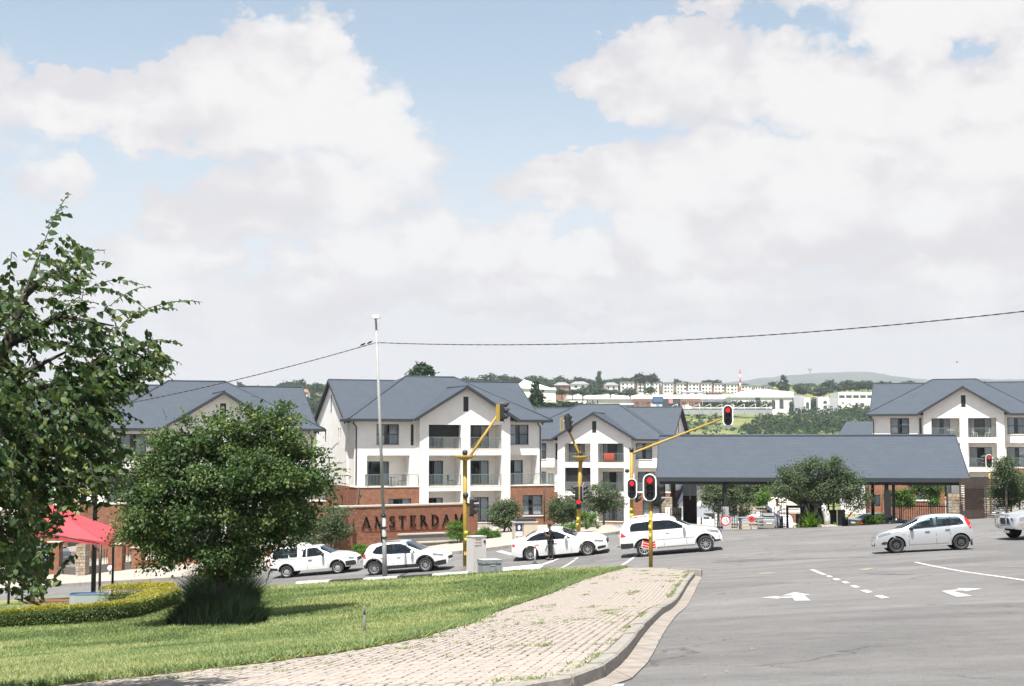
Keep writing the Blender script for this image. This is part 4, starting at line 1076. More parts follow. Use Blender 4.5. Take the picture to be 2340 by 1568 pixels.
# roman capitals cut from plate: thick and thin strokes with serifs
def letter(ch):
    P = []
    def bar(x0, y0, x1, y1, w):
        d = Vector((x1-x0, y1-y0)); n = Vector((-d.y, d.x)).normalized() * w/2
        P.append([(x0+n.x, y0+n.y), (x1+n.x, y1+n.y), (x1-n.x, y1-n.y), (x0-n.x, y0-n.y)])
    def serif(x, y, w=.3): P.append([(x-w/2, y-.018), (x+w/2, y-.018), (x+w/2, y+.018), (x-w/2, y+.018)])
    def arc(cx_, cy_, rx, ry, a, b, w0, w1, n=12):
        for k in range(n):
            t0, t1 = R(a + (b-a)*k/n), R(a + (b-a)*(k+1)/n)
            f = lambda t, s: (cx_ + (rx + s)*math.cos(t), cy_ + (ry + s*.7)*math.sin(t))
            wa = w0 + (w1-w0)*math.sin(math.pi*k/n); wb = w0 + (w1-w0)*math.sin(math.pi*(k+1)/n)
            P.append([f(t0, wa/2), f(t1, wb/2), f(t1, -wb/2), f(t0, -wa/2)])
    T, S = .15, .07
    if ch == 'A': bar(.06, .02, .40, .98, S); bar(.40, .98, .78, .02, T); bar(.19, .36, .62, .36, .06); serif(.06, .02, .26); serif(.78, .02, .32); w = .86
    if ch == 'M': bar(.10, .02, .17, .98, S); bar(.17, .97, .52, .05, T); bar(.52, .05, .86, .97, S); bar(.86, .97, .95, .02, T); serif(.09, .02, .26); serif(.95, .02, .32); serif(.15, .98, .2); serif(.90, .98, .2); w = 1.06
    if ch == 'S':
        arc(.31, .74, .19, .22, 25, 270, .06, .13); arc(.31, .27, .22, .25, 90, -155, .06, .15); bar(.52, .78, .52, .98, .05); bar(.07, .02, .07, .22, .05); w = .58
    if ch == 'T': bar(.38, .02, .38, .96, T); bar(.03, .95, .73, .95, .07); bar(.05, .80, .05, .97, .05); bar(.71, .80, .71, .97, .05); serif(.38, .02, .34); w = .76
    if ch == 'E': bar(.16, .02, .16, .98, T); bar(.10, .95, .58, .95, .07); bar(.16, .5, .48, .5, .06); bar(.10, .05, .62, .05, .07); bar(.57, .80, .57, .97, .05); bar(.48, .40, .48, .60, .045); bar(.61, .03, .61, .22, .05); serif(.12, .02, .22); serif(.12, .98, .22); w = .66
    if ch == 'R': bar(.16, .02, .16, .98, T); arc(.24, .73, .27, .22, 90, -90, .07, .15); bar(.16, .95, .27, .95, .07); bar(.16, .51, .27, .51, .06); bar(.32, .5, .74, .04, T); serif(.15, .02, .3); serif(.13, .98, .2); serif(.76, .02, .2); w = .80
    if ch == 'D': bar(.16, .02, .16, .98, T); arc(.25, .5, .46, .45, 90, -90, .07, .16, 16); bar(.16, .95, .27, .95, .07); bar(.16, .05, .27, .05, .07); serif(.13, .02, .2); serif(.13, .98, .2); w = .80
    return P, w
LH = .66; zl0 = wtop - wbase - 1.28; x = .78; span_ = 6.05
tot = sum(letter(c)[1] for c in 'AMSTERDAM') * LH; gap = (WL - 1.02 - x - tot) / 8
for c in 'AMSTERDAM':
    P, w = letter(c); mb = MB()
    for i, pl in enumerate(P): mb.prism([(q[0]*LH, q[1]*LH) for q in pl], lambda p, d: (p[0], d, p[1]), -.075 - .0006*i, -.03)
    mb.build('letter', STEEL, sw, (x, 0, zl0)); x += w * LH + gap
MB().box(.95, WL - .9, -.035, -.014, zl0 - .21, zl0 - .175).build('red_strip', mat('red_trim', (.19, .035, .025), .8), sw)
# basin with plastered rim at the foot of the wall
pb = at(938, 1250, 80.8); pe = at(1078, 1240, 83.0)
pd = Vector((pe.x - pb.x, pe.y - pb.y)); pr = math.atan2(pd.y, pd.x); pl_ = pd.length
bs = thing('planter_basin', 'low grey basin with a pale rim in front of the name wall', 'planter', (pb.x, pb.y, G(pb.x, pb.y) - .1), pr)
GRAYW = mat('grey_basin', (.20, .19, .18), .9, var=.15)
for nm, b in (('basin_front', (0, pl_, 0, .2, 0, .55)), ('basin_back', (0, pl_, 1.2, 1.4, 0, .95)), ('basin_end', (pl_ - .2, pl_, .205, 1.195, 0, .9)), ('basin_floor', (.0, pl_ - .205, .205, 1.195, 0, .3))):
    MB().box(*b).build(nm, GRAYW, bs)
MB().box(-.06, pl_ - .6, -.06, .26, .552, .63).build('front_rim', COPE, bs); MB().box(-.06, pl_ + .06, 1.14, 1.46, .952, 1.03).build('back_rim', COPE, bs)

# ------------------------------------------------------------------ gatehouse with its long grey roof
STONE = mat('sandstone', (.36, .29, .20), .9, c2=(.52, .44, .34), var=.2, scale=2.5, bump=.6, bscale=8)
BLACKM = mat('black_steel', (.012, .013, .015), .5)
WOODD = mat('brown_slat', (.050, .032, .024), .8, var=.3, scale=3)
STN = [mat('stone_%s' % n, c, .9, var=.2, scale=6, bump=.5, bscale=14, rnd=.5) for n, c in (('buff', (.34, .28, .21)), ('tan', (.28, .22, .15)), ('grey', (.30, .28, .25)))]
def stone_pier(parent, name, x0, x1, y0, y1, z0, z1, seed=1, label=None):
    """pier of coursed rubble: stones as separate pieces around a core"""
    r_ = random.Random(seed); p = MB().box(x0 + .03, x1 - .03, y0 + .03, y1 - .03, z0, z1 - .02).build(name, MORT, parent)
    if label: p['label'] = label
    z = z0
    while z < z1 - .05:
        h = min(r_.uniform(.12, .22), z1 - z)
        x = x0
        while x < x1 - .02:
            w = min(r_.uniform(.16, .34), x1 - x); w = w if x1 - x - w > .08 else x1 - x
            o_ = r_.uniform(-.02, .015)
            s = MB().add([(x+.008, y0+o_, z+.008), (x+w-.008, y0+o_+r_.uniform(-.01,.01), z+.012), (x+w-.012, y0+o_, z+h-.008), (x+.012, y0+o_+r_.uniform(-.01,.01), z+h-.01),
                          (x+.008, y1-o_, z+.008), (x+w-.008, y1-o_, z+.012), (x+w-.012, y1-o_, z+h-.008), (x+.012, y1-o_, z+h-.01)],
                         [(0,1,2,3),(7,6,5,4),(0,4,5,1),(1,5,6,2),(2,6,7,3),(3,7,4,0)])
            s.build('stone', r_.choice(STN), p); x += w
        z += h
    return p
cn = at(1501, 1091, 86.3); cr_ = R(-8); CLEN = 18.25
gh = thing('gatehouse', 'gatehouse with one long slate grey roof over the estate entrance', 'gatehouse', (cn.x, cn.y, 0), cr_)
def gl_(x, y):   # ground under a local point of the gatehouse
    return G(cn.x + x*math.cos(cr_) - y*math.sin(cr_), cn.y + x*math.sin(cr_) + y*math.cos(cr_))
ez = cn.z; rz_ = ez + 2.52
mb = MB(); slab_poly(mb, [(0, 0, ez), (CLEN, 0, ez), (CLEN, 4.6, rz_), (0, 4.6, rz_)], .12); slab_poly(mb, [(CLEN, 9.2, ez), (0, 9.2, ez), (0, 4.6, rz_), (CLEN, 4.6, rz_)], .12)
r_ = mb.build('roof', ROOFM, gh)
MB().tube([(0, 4.6, rz_ + .02), (CLEN, 4.6, rz_ + .02)], .09, 6).build('ridge_capping', ROOFM, r_)
mb = MB(); mb.box(0, CLEN, -.06, -.005, ez - .24, ez + .01); mb.build('fascia', FASC, r_)
for X_ in (-.05, CLEN + .002):
    mb = MB(); mb.add([(X_, -.05, ez - .24), (X_ + .05, -.05, ez - .24), (X_ + .05, 4.6, rz_ - .22), (X_, 4.6, rz_ - .22), (X_, -.05, ez + .01), (X_ + .05, -.05, ez + .01), (X_ + .05, 4.6, rz_ + .03), (X_, 4.6, rz_ + .03)], [(0,1,2,3),(4,5,6,7),(0,1,5,4),(1,2,6,5),(2,3,7,6),(3,0,4,7)]); mb.build('barge_board', FASC, r_)
MB().box(.1, CLEN - .1, .25, .45, ez - .42, ez - .13).build('beam', FASC, gh); MB().box(.1, CLEN - .1, 8.7, 8.9, ez - .42, ez - .13).build('beam', FASC, gh)
lx = lambda U: (at(U, 1100, 86.3).x - cn.x) / (math.cos(cr_) + math.sin(-cr_) * (at(U, 1100, 86.3).x) / 86.3)
for U, w, y in ((1657, .20, .25), (2027, .22, .25), (2046, .17, .9), (1506, .2, 8.5), (2030, .2, 8.5), (1657, .2, 8.5)):
    x = lx(U); MB().box(x - w/2, x + w/2, y, y + w, gl_(x, y) - .2, ez - .02).build('post', BLACKM, gh)
x = lx(2027); MB().box(x - .17, x + .22, .1, .249, gl_(x, 0) + .4, gl_(x, 0) + 2.0).build('meter_box', BLACKM, gh)
# left sandstone wall with white vertical sign, and right pier
xa, xb = lx(1511), lx(1536)
stone_pier(gh, 'stone_wall', xa, xb, -.1, .3, gl_(xa, 0) - .3, ez - 1.18, 3)
LETM = mat('sign_letters', (.05, .05, .055), .7)
sg = MB().box(xa + .24, xa + .50, -.17, -.135, gl_(xa, 0) - .1, ez - 1.80).build('sign_board', mat('white_board', (.75, .75, .74), .6), gh)
def strokes(ch):
    S_ = {'A': [(0,0,.5,1),(.5,1,1,0),(.2,.4,.8,.4)], 'M': [(0,0,0,1),(0,1,.5,.3),(.5,.3,1,1),(1,1,1,0)], 'S': [(1,.85,.5,1),(.5,1,0,.75),(0,.75,1,.27),(1,.27,.5,0),(.5,0,0,.15)], 'T': [(.5,0,.5,1),(0,1,1,1)], 'E': [(0,0,0,1),(0,1,1,1),(0,.5,.8,.5),(0,0,1,0)],
          'R': [(0,0,0,1),(0,1,.8,.95),(.8,.95,.8,.55),(.8,.55,0,.5),(.3,.5,1,0)], 'D': [(0,0,0,1),(0,1,.7,.85),(.7,.85,1,.5),(1,.5,.7,.15),(.7,.15,0,0)], 'H': [(0,0,0,1),(1,0,1,1),(0,.5,1,.5)], 'O': [(.25,0,0,.3),(0,.3,0,.7),(0,.7,.25,1),(.25,1,.75,1),(.75,1,1,.7),(1,.7,1,.3),(1,.3,.75,0),(.75,0,.25,0)], 'U': [(0,1,0,.2),(0,.2,.3,0),(.3,0,.7,0),(.7,0,1,.2),(1,.2,1,1)],
          'P': [(0,0,0,1),(0,1,.9,.95),(.9,.95,.9,.55),(.9,.55,0,.5)], 'L': [(0,0,0,1),(0,0,1,0)], 'N': [(0,0,0,1),(0,1,1,0),(1,0,1,1)], 'G': [(1,.85,.5,1),(.5,1,0,.6),(0,.6,.1,.15),(.1,.15,.6,0),(.6,0,1,.2),(1,.2,1,.5),(1,.5,.6,.5)], 'C': [(1,.85,.5,1),(.5,1,0,.6),(0,.6,.1,.15),(.1,.15,.6,0),(.6,0,1,.15)], 'I': [(.5,0,.5,1)], 'W': [(0,1,.25,0),(.25,0,.5,.7),(.5,.7,.75,0),(.75,0,1,1)], 'V': [(0,1,.5,0),(.5,0,1,1)],
          '1': [(.2,.75,.55,1),(.55,1,.55,0)], '5': [(1,1,.1,1),(.1,1,.05,.55),(.05,.55,.7,.6),(.7,.6,1,.35),(1,.35,.7,0),(.7,0,0,.1)], '0': [(.25,0,0,.3),(0,.3,0,.7),(0,.7,.25,1),(.25,1,.75,1),(.75,1,1,.7),(1,.7,1,.3),(1,.3,.75,0),(.75,0,.25,0)], '7': [(0,1,1,1),(1,1,.3,0)], '8': [(.5,.52,.1,.75),(.1,.75,.5,1),(.5,1,.9,.75),(.9,.75,.5,.52),(.5,.52,0,.25),(0,.25,.5,0),(.5,0,1,.25),(1,.25,.5,.52)],
          '2': [(0,.8,.5,1),(.5,1,1,.75),(1,.75,0,0),(0,0,1,0)], '3': [(0,.9,.6,1),(.6,1,1,.75),(1,.75,.4,.52),(.4,.52,1,.27),(1,.27,.5,0),(.5,0,0,.1)], '9': [(.9,.7,.5,.45),(.5,.45,.1,.7),(.1,.7,.5,1),(.5,1,.9,.7),(.9,.7,.8,0)], '4': [(.75,0,.75,1),(.75,1,0,.3),(0,.3,1,.3)], '?': [(0,.8,.5,1),(.5,1,1,.7),(1,.7,.5,.45),(.5,.45,.5,.3)]}
    return S_.get(ch, [])
def text(mb, s, x0, z0, w, h, y, gapf=.3, th=.16, vertical=False):
    """plain sign lettering built of raised strokes in the plane y"""
    for i, ch in enumerate(s):
        ox, oz = (x0, z0 - i * h * 1.28) if vertical else (x0 + i * w * (1 + gapf), z0)
        for j, (a, b, c, d) in enumerate(strokes(ch)):
            A, B = Vector((a*w, b*h)), Vector((c*w, d*h)); dd = (B - A).normalized() * th * w * .4; n = Vector((-dd.y, dd.x)).normalized() * th * w / 2
            A -= dd; B += dd; e = .0004 * j
            q = [A + n, B + n, B - n, A - n]
            mb.prism([(p.x + ox, p.y + oz) for p in q], lambda p, d: (p[0], d, p[1]), y - .004 - e, y)
mb = MB(); text(mb, 'AMSTERDAM', xa + .33, ez - 1.95, .07, .075, -.171, vertical=True); mb.build('lettering', LETM, sg)
xa = lx(1656); gp_ = gl_(xa, .2)
pz = MB().box(xa - .20, xa + .22, .02, .24, gp_ - .2, ez - 1.75).build('sign_pillar', mat('grey_pillar', (.30, .31, .32), .8), gh)
mb = MB(); text(mb, 'AMSTERDAM', xa - .09, ez - 1.93, .10, .085, .019, vertical=True); mb.build('lettering', LETM, pz)
MB().box(xa - .42, xa + .36, -.15, .015, gp_ - .2, gp_ + .50).build('plinth', mat('grey_plinth', (.36, .36, .36), .85), gh)
sp_ = at(1658, 1190, 84.6)
s15 = thing('speed_sign', 'round white speed sign reading 15 with a red rim', 'road sign', sp_, cr_)
REDP = mat('red_paint', (.52, .02, .015), .45)
MB().cyl((0, 0, 0), (0, .02, 0), .30, n=28).build('rim', REDP, s15); MB().cyl((0, -.004, 0), (0, 0, 0), .225, n=28).build('face', mat('sign_white', (.8, .8, .79), .5), s15)
mb = MB(); text(mb, '15', -.13, -.12, .10, .24, -.0045, .55, .3); mb.build('numerals', LETM, s15)
MB().box(-.03, .03, .021, .6, -.03, .03).build('bracket', BLACKM, s15)
xa, xb = lx(2166), lx(2200)
stone_pier(gh, 'stone_pillar', xa, xb, .05, .8, gl_(xa, 0) - .3, ez - .9, 5)
# timber slat screen to the right of the entrance
scr = thing('slat_screen', 'dark brown timber slat screen at the right end of the gatehouse', 'screen', (at(2196, 1180, 83.2).x, 83.2, 0), R(-22))
zs0, zs1 = G(at(2240, 1180, 83).x, 83) - .1, EYE - 1.97
for k in range(24):
    z = zs0 + (zs1 - zs0) * k / 24; g2 = .045 if 5 < k < 20 else .012
    MB().box(0, 1.36, 0, .05, z, z + (zs1-zs0)/24 - g2).build('slat', WOODD, scr); MB().box(1.44, 2.75, .003, .053, z, z + (zs1-zs0)/24 - (.05 if k < 20 else .01)).build('slat', WOODD, scr)
for x in (-.06, 1.37, 2.76): MB().box(x, x + .065, -.012, .07, zs0, zs1 + .03).build('post', WOODD, scr)
MB().box(.2, 1.3, .3, .34, zs0, zs1).build('backing', DARKIN, scr)
# lodge behind the left end: white wall with its shade painted in as grey, over dark timber
lo_ = at(1560, 1095, 93); ld_ = thing('gate_lodge', 'white and dark brown gate lodge, shade put into its wall colour, under the left end of the long roof', 'lodge', (lo_.x, 93, 0), R(-8))
gz0 = G(lo_.x, 93) - .3
MB().box(0, .88, 0, 3, EYE - 3.35, EYE - 2.1).build('upper_wall', mat('shade_toned_plaster', (.42, .43, .45), .85), ld_); MB().box(.005, .875, -.03, 2.99, gz0, EYE - 3.36).build('timber_cladding', WOODD, ld_)
MB().box(.45, .50, -.08, -.02, EYE - 3.6, EYE - 2.1).build('downpipe', WHITEK, ld_)
MB().box(-1.5, -1.2, -.4, -.1, gz0, EYE - 2.2).build('post', BLACKM, ld_); MB().box(-.75, -.45, -.9, -.5, gz0, EYE - 2.2).build('post', WOODD, ld_)
stone_pier(ld_, 'stone_pier', -.62, -.05, -1.4, -1.0, gz0, EYE - 4.05, 8)
# gates, booms, hut
def gate(U0_, U1_, V_, Y, h, label, name='palisade_gate'):
    p0, p1 = at(U0_, V_, Y), at(U1_, V_, Y); z0 = min(G(p0.x, Y), G(p1.x, Y)); t = thing(name, label, 'gate', (p0.x, Y, z0), cr_)
    Lg = (p1.x - p0.x); mb = MB(); n = max(3, int(Lg / .13))
    for k in range(n + 1): mb.box(Lg*k/n - .018, Lg*k/n + .018, -.02, .02, .05, h)
    tag(mb.build('bars', BLACKM, t), kind='stuff')
    for z in (.12, h - .2): MB().box(0, Lg, .022, .06, z, z + .06).build('rail', BLACKM, t)
    return t
gate(1641, 1651, 1200, 85.6, 1.65, 'narrow black palisade panel left of the speed sign pillar')
gate(1668, 1684, 1200, 86.2, 1.7, 'narrow black palisade panel right of the speed sign pillar')
gate(1536, 1556, 1190, 90.5, 1.2, 'black pedestrian gate between the sandstone piers')
gate(2050, 2160, 1190, 86.5, 1.3, 'long black palisade gate at the right of the entrance')
gate(1776, 1797, 1200, 85.8, 1.75, 'black palisade panel where the white clad guard stands')
def boom(U, V, Y, U2, V2, label, c1, base=True, bands=True):
    p, q = at(U, V, Y), at(U2, V2, Y); g0 = G(p.x, Y); t = thing('boom_gate', label, 'boom', (p.x, Y, g0))
    if base: MB().box(-.15, .15, -.15, .15, -.1, p.z - g0 + .12).build('boom_base', BLACKM, t)
    A = Vector((0, -.2, p.z - g0)); B = Vector((q.x - p.x, -.2, q.z - g0)); n = 8
    mb = MB(); mb.tube([A, B], .045, 6); mb.build('boom_arm', c1, t)
    for k in (range(1, n, 2) if bands else ()):
        MB().tube([A.lerp(B, k/n), A.lerp(B, (k+1)/n)], .049, 6).build('red_band', REDP, t)
    return t
GREYB = mat('grey_boom', (.25, .26, .28), .6)
b1 = boom(1783, 1184, 86, 1682, 1183, 'lowered grey boom across the entrance lane', GREYB, True, False)
boom(1931, 1187, 85, 1981, 1129, 'raised red and white boom pole beside the grey board', WHITEK)
ns = thing('no_entry_sign', 'small round red sign on the lowered boom', 'road sign', at(1717.5, 1186.5, 85.7)); MB().cyl((0, 0, 0), (0, .02, 0), .20, n=20).build('face', mat('signal_red_paint', (.60, .04, .02), .5), ns); MB().cyl((0, -.004, 0), (0, 0, 0), .07, n=12).build('centre', LETM, ns)
hp = at(1829, 1195, 87.5); hz0 = G(hp.x + .8, 87.5)
hut = thing('guard_hut', 'dark guard hut with black frames behind the fern', 'hut', (hp.x, 87.5, hz0), cr_)
hw, hh_ = 1.75, EYE - 3.28 - hz0
MB().box(0, hw, 0, 1.8, -.3, .55).build('lower_wall', BLACKM, hut)
for x in (0, hw*.33, hw*.62, hw - .1): MB().box(x, x + .1, -.005, .1, .551, hh_ - .35).build('mullion', BLACKM, hut)
for i in range(3): MB().box(hw*i/3 + .1, hw*(i+1)/3 - .01, .03, .04, .56, hh_ - .36).build('pane', PANE, hut)
MB().box(.1, hw - .1, 1.2, 1.3, .552, hh_ - .36).build('back_wall', DARKIN, hut); MB().box(-.12, hw + .12, -.35, 2.0, hh_ - .35, hh_).build('roof', BLACKM, hut)
fr = thing('portal_frame', 'slim black steel portal left of the guard hut', 'frame', (at(1797, 1200, 87).x, 87, 0), cr_)
fz = EYE - 3.72; fg = G(at(1797, 1200, 87).x, 87); MB().box(0, .14, 0, .14, fg - .1, fz - .16).build('post', BLACKM, fr); MB().box(0, .86, .0, .14, fz - .155, fz).build('beam', BLACKM, fr)
bp2 = at(1914, 1200, 86); bd = thing('grey_board', 'plain grey notice panel right of the statue', 'board', (bp2.x, 86, G(bp2.x, 86)), cr_)
MB().box(0, .46, 0, .08, .08, EYE - 3.93 - G(bp2.x, 86)).build('panel', mat('grey_panel', (.10, .105, .115), .7), bd)
MB().box(-.55, -.02, .2, .26, -.1, EYE - 3.95 - G(bp2.x, 86)).build('black_panel', BLACKM, bd)
# standing stone statue on its plinth
sp = hit(1888, 1203.5); sp = Vector((sp.x, min(sp.y, 81.6), 0)); sp.x = at(1888, 1200, sp.y).x; sg0 = G(sp.x, sp.y)
stt = thing('stone_statue', 'pale carved stone statue leaning on a low white plinth', 'statue', (sp.x, sp.y, sg0))
STAT = mat('carved_stone', (.52, .50, .46), .8, var=.12, scale=8, bump=.25, bscale=30)
MB().box(-.55, .55, -.3, .3, -.1, .12).build('plinth', COPE, stt)
mb = MB(); mb.tube([(.05, 0, .12), (.06, 0, .4), (.03, 0, .7), (-.06, 0, .95), (-.12, 0, 1.08)], [.17, .18, .19, .17, .15], 12); mb.tube([(-.13, 0, 1.04), (-.10, 0, 1.14), (-.05, 0, 1.22)], [.14, .16, .06], 12); mb.sphere((-.11, 0, 1.28), (.055, .055, .07)); mb.build('figure', STAT, stt)
for z, x in ((1.0, -.13), (1.01, .02), (.72, .06)): MB().sphere((x, -.16, z), (.05, .03, .06), 8, 6).build('hollow', LETM, stt)
# ------------------------------------------------------------------ things inside the estate, seen under the long roof
SAIL = mat('grey_shade_cloth', (.17, .185, .205), .9)
def carport(U, Y, w, d, zt, label):
    p = at(U, 1180, Y); g0 = G(p.x, Y); t = thing('shade_carport', label, 'carport', (p.x, Y, g0), 0, 'grey shade cloth carports'); 
    a = zt - g0
    mb = MB(); mb.smooth = False
    pts = [(-w/2, 0, a - .75), (w/2, 0, a - .75), (w/2, d, a - .75), (-w/2, d, a - .75), (0, d*.4, a)]
    mb.add(pts, [(0,1,4),(1,2,4),(2,3,4),(3,0,4)]); mb.build('shade_cloth', SAIL, t, fix=False)
    for x in (-w/2, w/2):
        for y in (0, d): MB().cyl((x, y, -.1), (x, y, a - .74), .06, n=8).build('post', WHITEK, t)
carport(1570, 104, 3.4, 5, EYE - 4.55, 'grey cloth carport nearest the left stone pier'); carport(1632, 112, 3.8, 5, EYE - 4.65, 'grey cloth carport with a tall peak left of the sign pillar'); carport(1478, 100, 5.4, 4, EYE - 5.3, 'low grey cloth carport behind the white sport utility vehicle'); carport(1700, 120, 2.5, 4, EYE - 5.9, 'grey cloth carport half hidden right of the sign pillar')
WSL = mat('pale_slat', (.28, .28, .27), .8)
hf = thing('slat_fence', 'horizontal pale slat fence inside the estate behind the sign pillar', 'fence', (at(1600, 1200, 118).x, 118, EYE - 7.0))
for k in range(7): MB().box(1.2, 5.2, 0, .05, .15 + k*.27, .24 + k*.27).build('slat', WSL, hf)
for x in (1.2, 3.4, 5.15): MB().box(x, x + .06, .055, .11, -.2, 2.3).build('post', BLACKM, hf)
def cottage(U, Y, w, d, zb, ze, zr, label, rot=0, roof=ROOFM, name='small_house', gable=False, wallm=WALLM):
    p = at(U, 1100, Y); t = thing(name, label, 'house', (p.x, Y, zb), rot); e, r_ = ze - zb, zr - zb
    mb = MB(); mb.box(-w/2, w/2, 0, d, -3, e)
    if gable: mb.add([(-w/2, -.002, e), (w/2, -.002, e), (0, -.002, r_ - .1)], [(0,1,2)])
    mb.build('wall', wallm, t, fix=False)
    mb = MB()
    if gable:
        for s in (-1, 1): slab_poly(mb, [(0, -.5, r_), (0, d + .4, r_), (s*(w/2 + .6), d + .4, e - .15), (s*(w/2 + .6), -.5, e - .15)], .12)
    else:
        slab_poly(mb, [(-w/2 - .5, -.5, e), (w/2 + .5, -.5, e), (w/2 - 1, d/2, r_), (-w/2 + 1, d/2, r_)], .12); slab_poly(mb, [(w/2 + .5, d + .5, e), (-w/2 - .5, d + .5, e), (-w/2 + 1, d/2, r_), (w/2 - 1, d/2, r_)], .12)
        slab_poly(mb, [(-w/2 - .5, d + .5, e), (-w/2 - .5, -.5, e), (-w/2 + 1, d/2, r_)], .12); slab_poly(mb, [(w/2 + .5, -.5, e), (w/2 + .5, d + .5, e), (w/2 - 1, d/2, r_)], .12)
    mb.build('roof', roof, t)
    for x in (-w*.25, w*.22): MB().box(x - .6, x + .6, -.03, -.004, e - 1.6, e - .4).build('window', DARKIN, t)
    return t
cottage(1598, 150, 4.6, 8, EYE - 9, EYE - 6.2, EYE - 4.4, 'small white house with a grey gable roof below the left end of the long roof', R(12), gable=True)
cottage(1700, 160, 5, 8, EYE - 10, EYE - 7.4, EYE - 4.8, 'small house with a grey roof behind the olive trees', R(-10), gable=True, wallm=STONE)
cottage(1760, 170, 6.5, 7, EYE - 10.5, EYE - 7.6, EYE - 6.4, 'low clubhouse with a pale flat roof behind the white parasol', 0, COPE, 'clubhouse', False, STONE)
cottage(1970, 185, 5.5, 8, EYE - 6, EYE + .6, EYE + 3.0, 'small block with a slate grey roof peeping over the right half of the long roof', R(-12), name='apartment_annexe')
vp = at(1760, 1165, 163); vt = thing('pergola', 'brown brick pillared verandah of the clubhouse', 'verandah', (vp.x, 163, EYE - 11.5))
MB().box(-4, 4.5, 0, 5, 3.6, 3.8).build('canopy', COPE, vt); MB().box(-4, 4.5, 4.8, 4.9, 0, 3.59).build('back_wall', DARKIN, vt)
for x in (-2.6, .0, 2.6): MB().box(x - .3, x + .3, 0, .6, 0, 3.59).build('pillar', BRICK, vt)
def parasol(U, V, Y, r, label):
    p = at(U, V, Y); g0 = G(p.x, Y); t = thing('patio_parasol', label, 'parasol', (p.x, Y, g0)); h = p.z - g0; n = 8
    mb = MB(); mb.add([(0, 0, h)] + [(r*math.cos(2*math.pi*k/n), r*math.sin(2*math.pi*k/n), h - .62) for k in range(n)], [(0, 1+k, 1+(k+1) % n) for k in range(n)]); mb.build('canopy', mat('white_canvas', (.74, .72, .68), .9), t); MB().cyl((0, 0, 0), (0, 0, h), .04).build('pole', BLACKM, t)
parasol(1734, 1170, 150, 1.85, 'large white patio parasol in front of the clubhouse'); parasol(1800, 1189, 150, 1.6, 'white patio parasol lower down beside the guard hut')
# brick annexe seen through the right half of the entrance
ax_ = at(1986, 1100, 122); an = thing('brick_annexe', 'red brick annexe behind the two black gatehouse posts', 'building', (ax_.x, 122, EYE - 6.6), R(-10))
mb = MB(); wallgrid(mb, 0, 6.2, -1, 3.7, [(3.85, 5.5, 1.9, 3.45), (.15, .9, 1.3, 2.3)], 0, .1); mb.quad((0,0,-1),(0,5,-1),(0,5,3.7),(0,0,3.7)); mb.quad((6.2,0,-1),(6.2,5,-1),(6.2,5,3.7),(6.2,0,3.7)); mb.quad((0,0,3.7),(6.2,0,3.7),(6.2,5,3.7),(0,5,3.7)); mb.build('wall', BRICK, an, fix=False)
w_ = window(an, 3.85, 5.5, 1.9, 3.45, 0, 3, 1, .9); MB().box(3.75, 5.6, -.08, .05, 1.78, 1.897).build('window_sill', WHITEK, an); window(an, .15, .9, 1.3, 2.3, 0, 2, 1, .9)
for x in (1.0, 2.5): MB().tube([(x, -.06, -1), (x, -.06, 3.7)], .05, 6).build('downpipe', mat('brown_pipe', (.16, .07, .04), .7), an)
# ------------------------------------------------------------------ street poles, cable, cabinets
GALV = mat('lamp_post_grey', (.30, .30, .30), .6, var=.08, scale=3)
lp = hit(880, 1326); LPx, LPy, LPg = lp.x, lp.y, lp.z
def lean(U, V): return at(U, V, LPy) - Vector((LPx, LPy, LPg))
lpo = thing('lamp_post', 'tall pale grey lamp post at the edge of the lawn', 'lamp post', (LPx, LPy, LPg))
t1, t2 = lean(876.5, 1180), lean(859.5, 740)
MB().tube([(0, 0, -.3), lean(878.3, 1250), t1], [.115, .105, .10], 12).tube([t1 - Vector((0, 0, .02)), lean(868, 960), t2], [.08, .07, .05], 12).build('pole', GALV, lpo)
hd = lean(858.5, 727); MB().tube([t2, hd], .05, 8).build('neck', GALV, lpo); MB().box(hd.x - .13, hd.x + .20, -.28, .12, hd.z - .03, hd.z + .13).build('lamp_head', WHITEK, lpo)
for V in (1178, 1205, 1228): q = lean(876 + (V - 1178)*.05, V); MB().cyl(q - Vector((0, 0, .04)), q + Vector((0, 0, .04)), .135, n=12).build('strap', BLACKM, lpo)
MB().tube([lean(878, 1182) + Vector((-.1, -.1, 0)), lean(876.2, 1215) + Vector((-.11, -.1, 0)), lean(878, 1240) + Vector((-.09, -.1, 0))], .03, 6).build('cable_tail', BLACKM, lpo)
dp = hit(213, 1366); dpo = thing('dark_pole', 'thick black pole rising behind the red canopy', 'pole', (dp.x, dp.y, dp.z)); dtop = at(207, 905, dp.y).z - dp.z
MB().tube([(0, 0, -.2), (0, 0, dtop)], [.115, .10], 12).build('shaft', BLACKM, dpo)
CABM = mat('twisted_cable', (.03, .022, .03), .7)
def cable(A, fn, n, name, label):
    mb = MB()
    for ph in (0, math.pi):
        pts = []
        for k in range(n + 1):
            p = fn(k / n); q = k * 1.05 + ph; pts.append(p + Vector((0, math.sin(q) * .012, math.cos(q) * .012)))
        mb.tube(pts, .0135, 4)
    return tag(mb.build(name, CABM), label, 'cable')
ct = at(859.5, 783, LPy)
cable(ct, lambda t: Vector((ct.x + (26 - ct.x) * t, LPy + (44 - LPy) * t, EYE + (ct.z - EYE) - 2.72 * t + 3.53 * t * t)), 260, 'overhead_cable', 'twisted black overhead cable running right from the lamp post')
c2_ = at(207, 938, dp.y)
cable(ct, lambda t: ct.lerp(c2_, t) - Vector((0, 0, .55 * 4 * t * (1 - t) * .35)), 150, 'overhead_cable', 'twisted black overhead cable dropping left from the lamp post to the black pole')
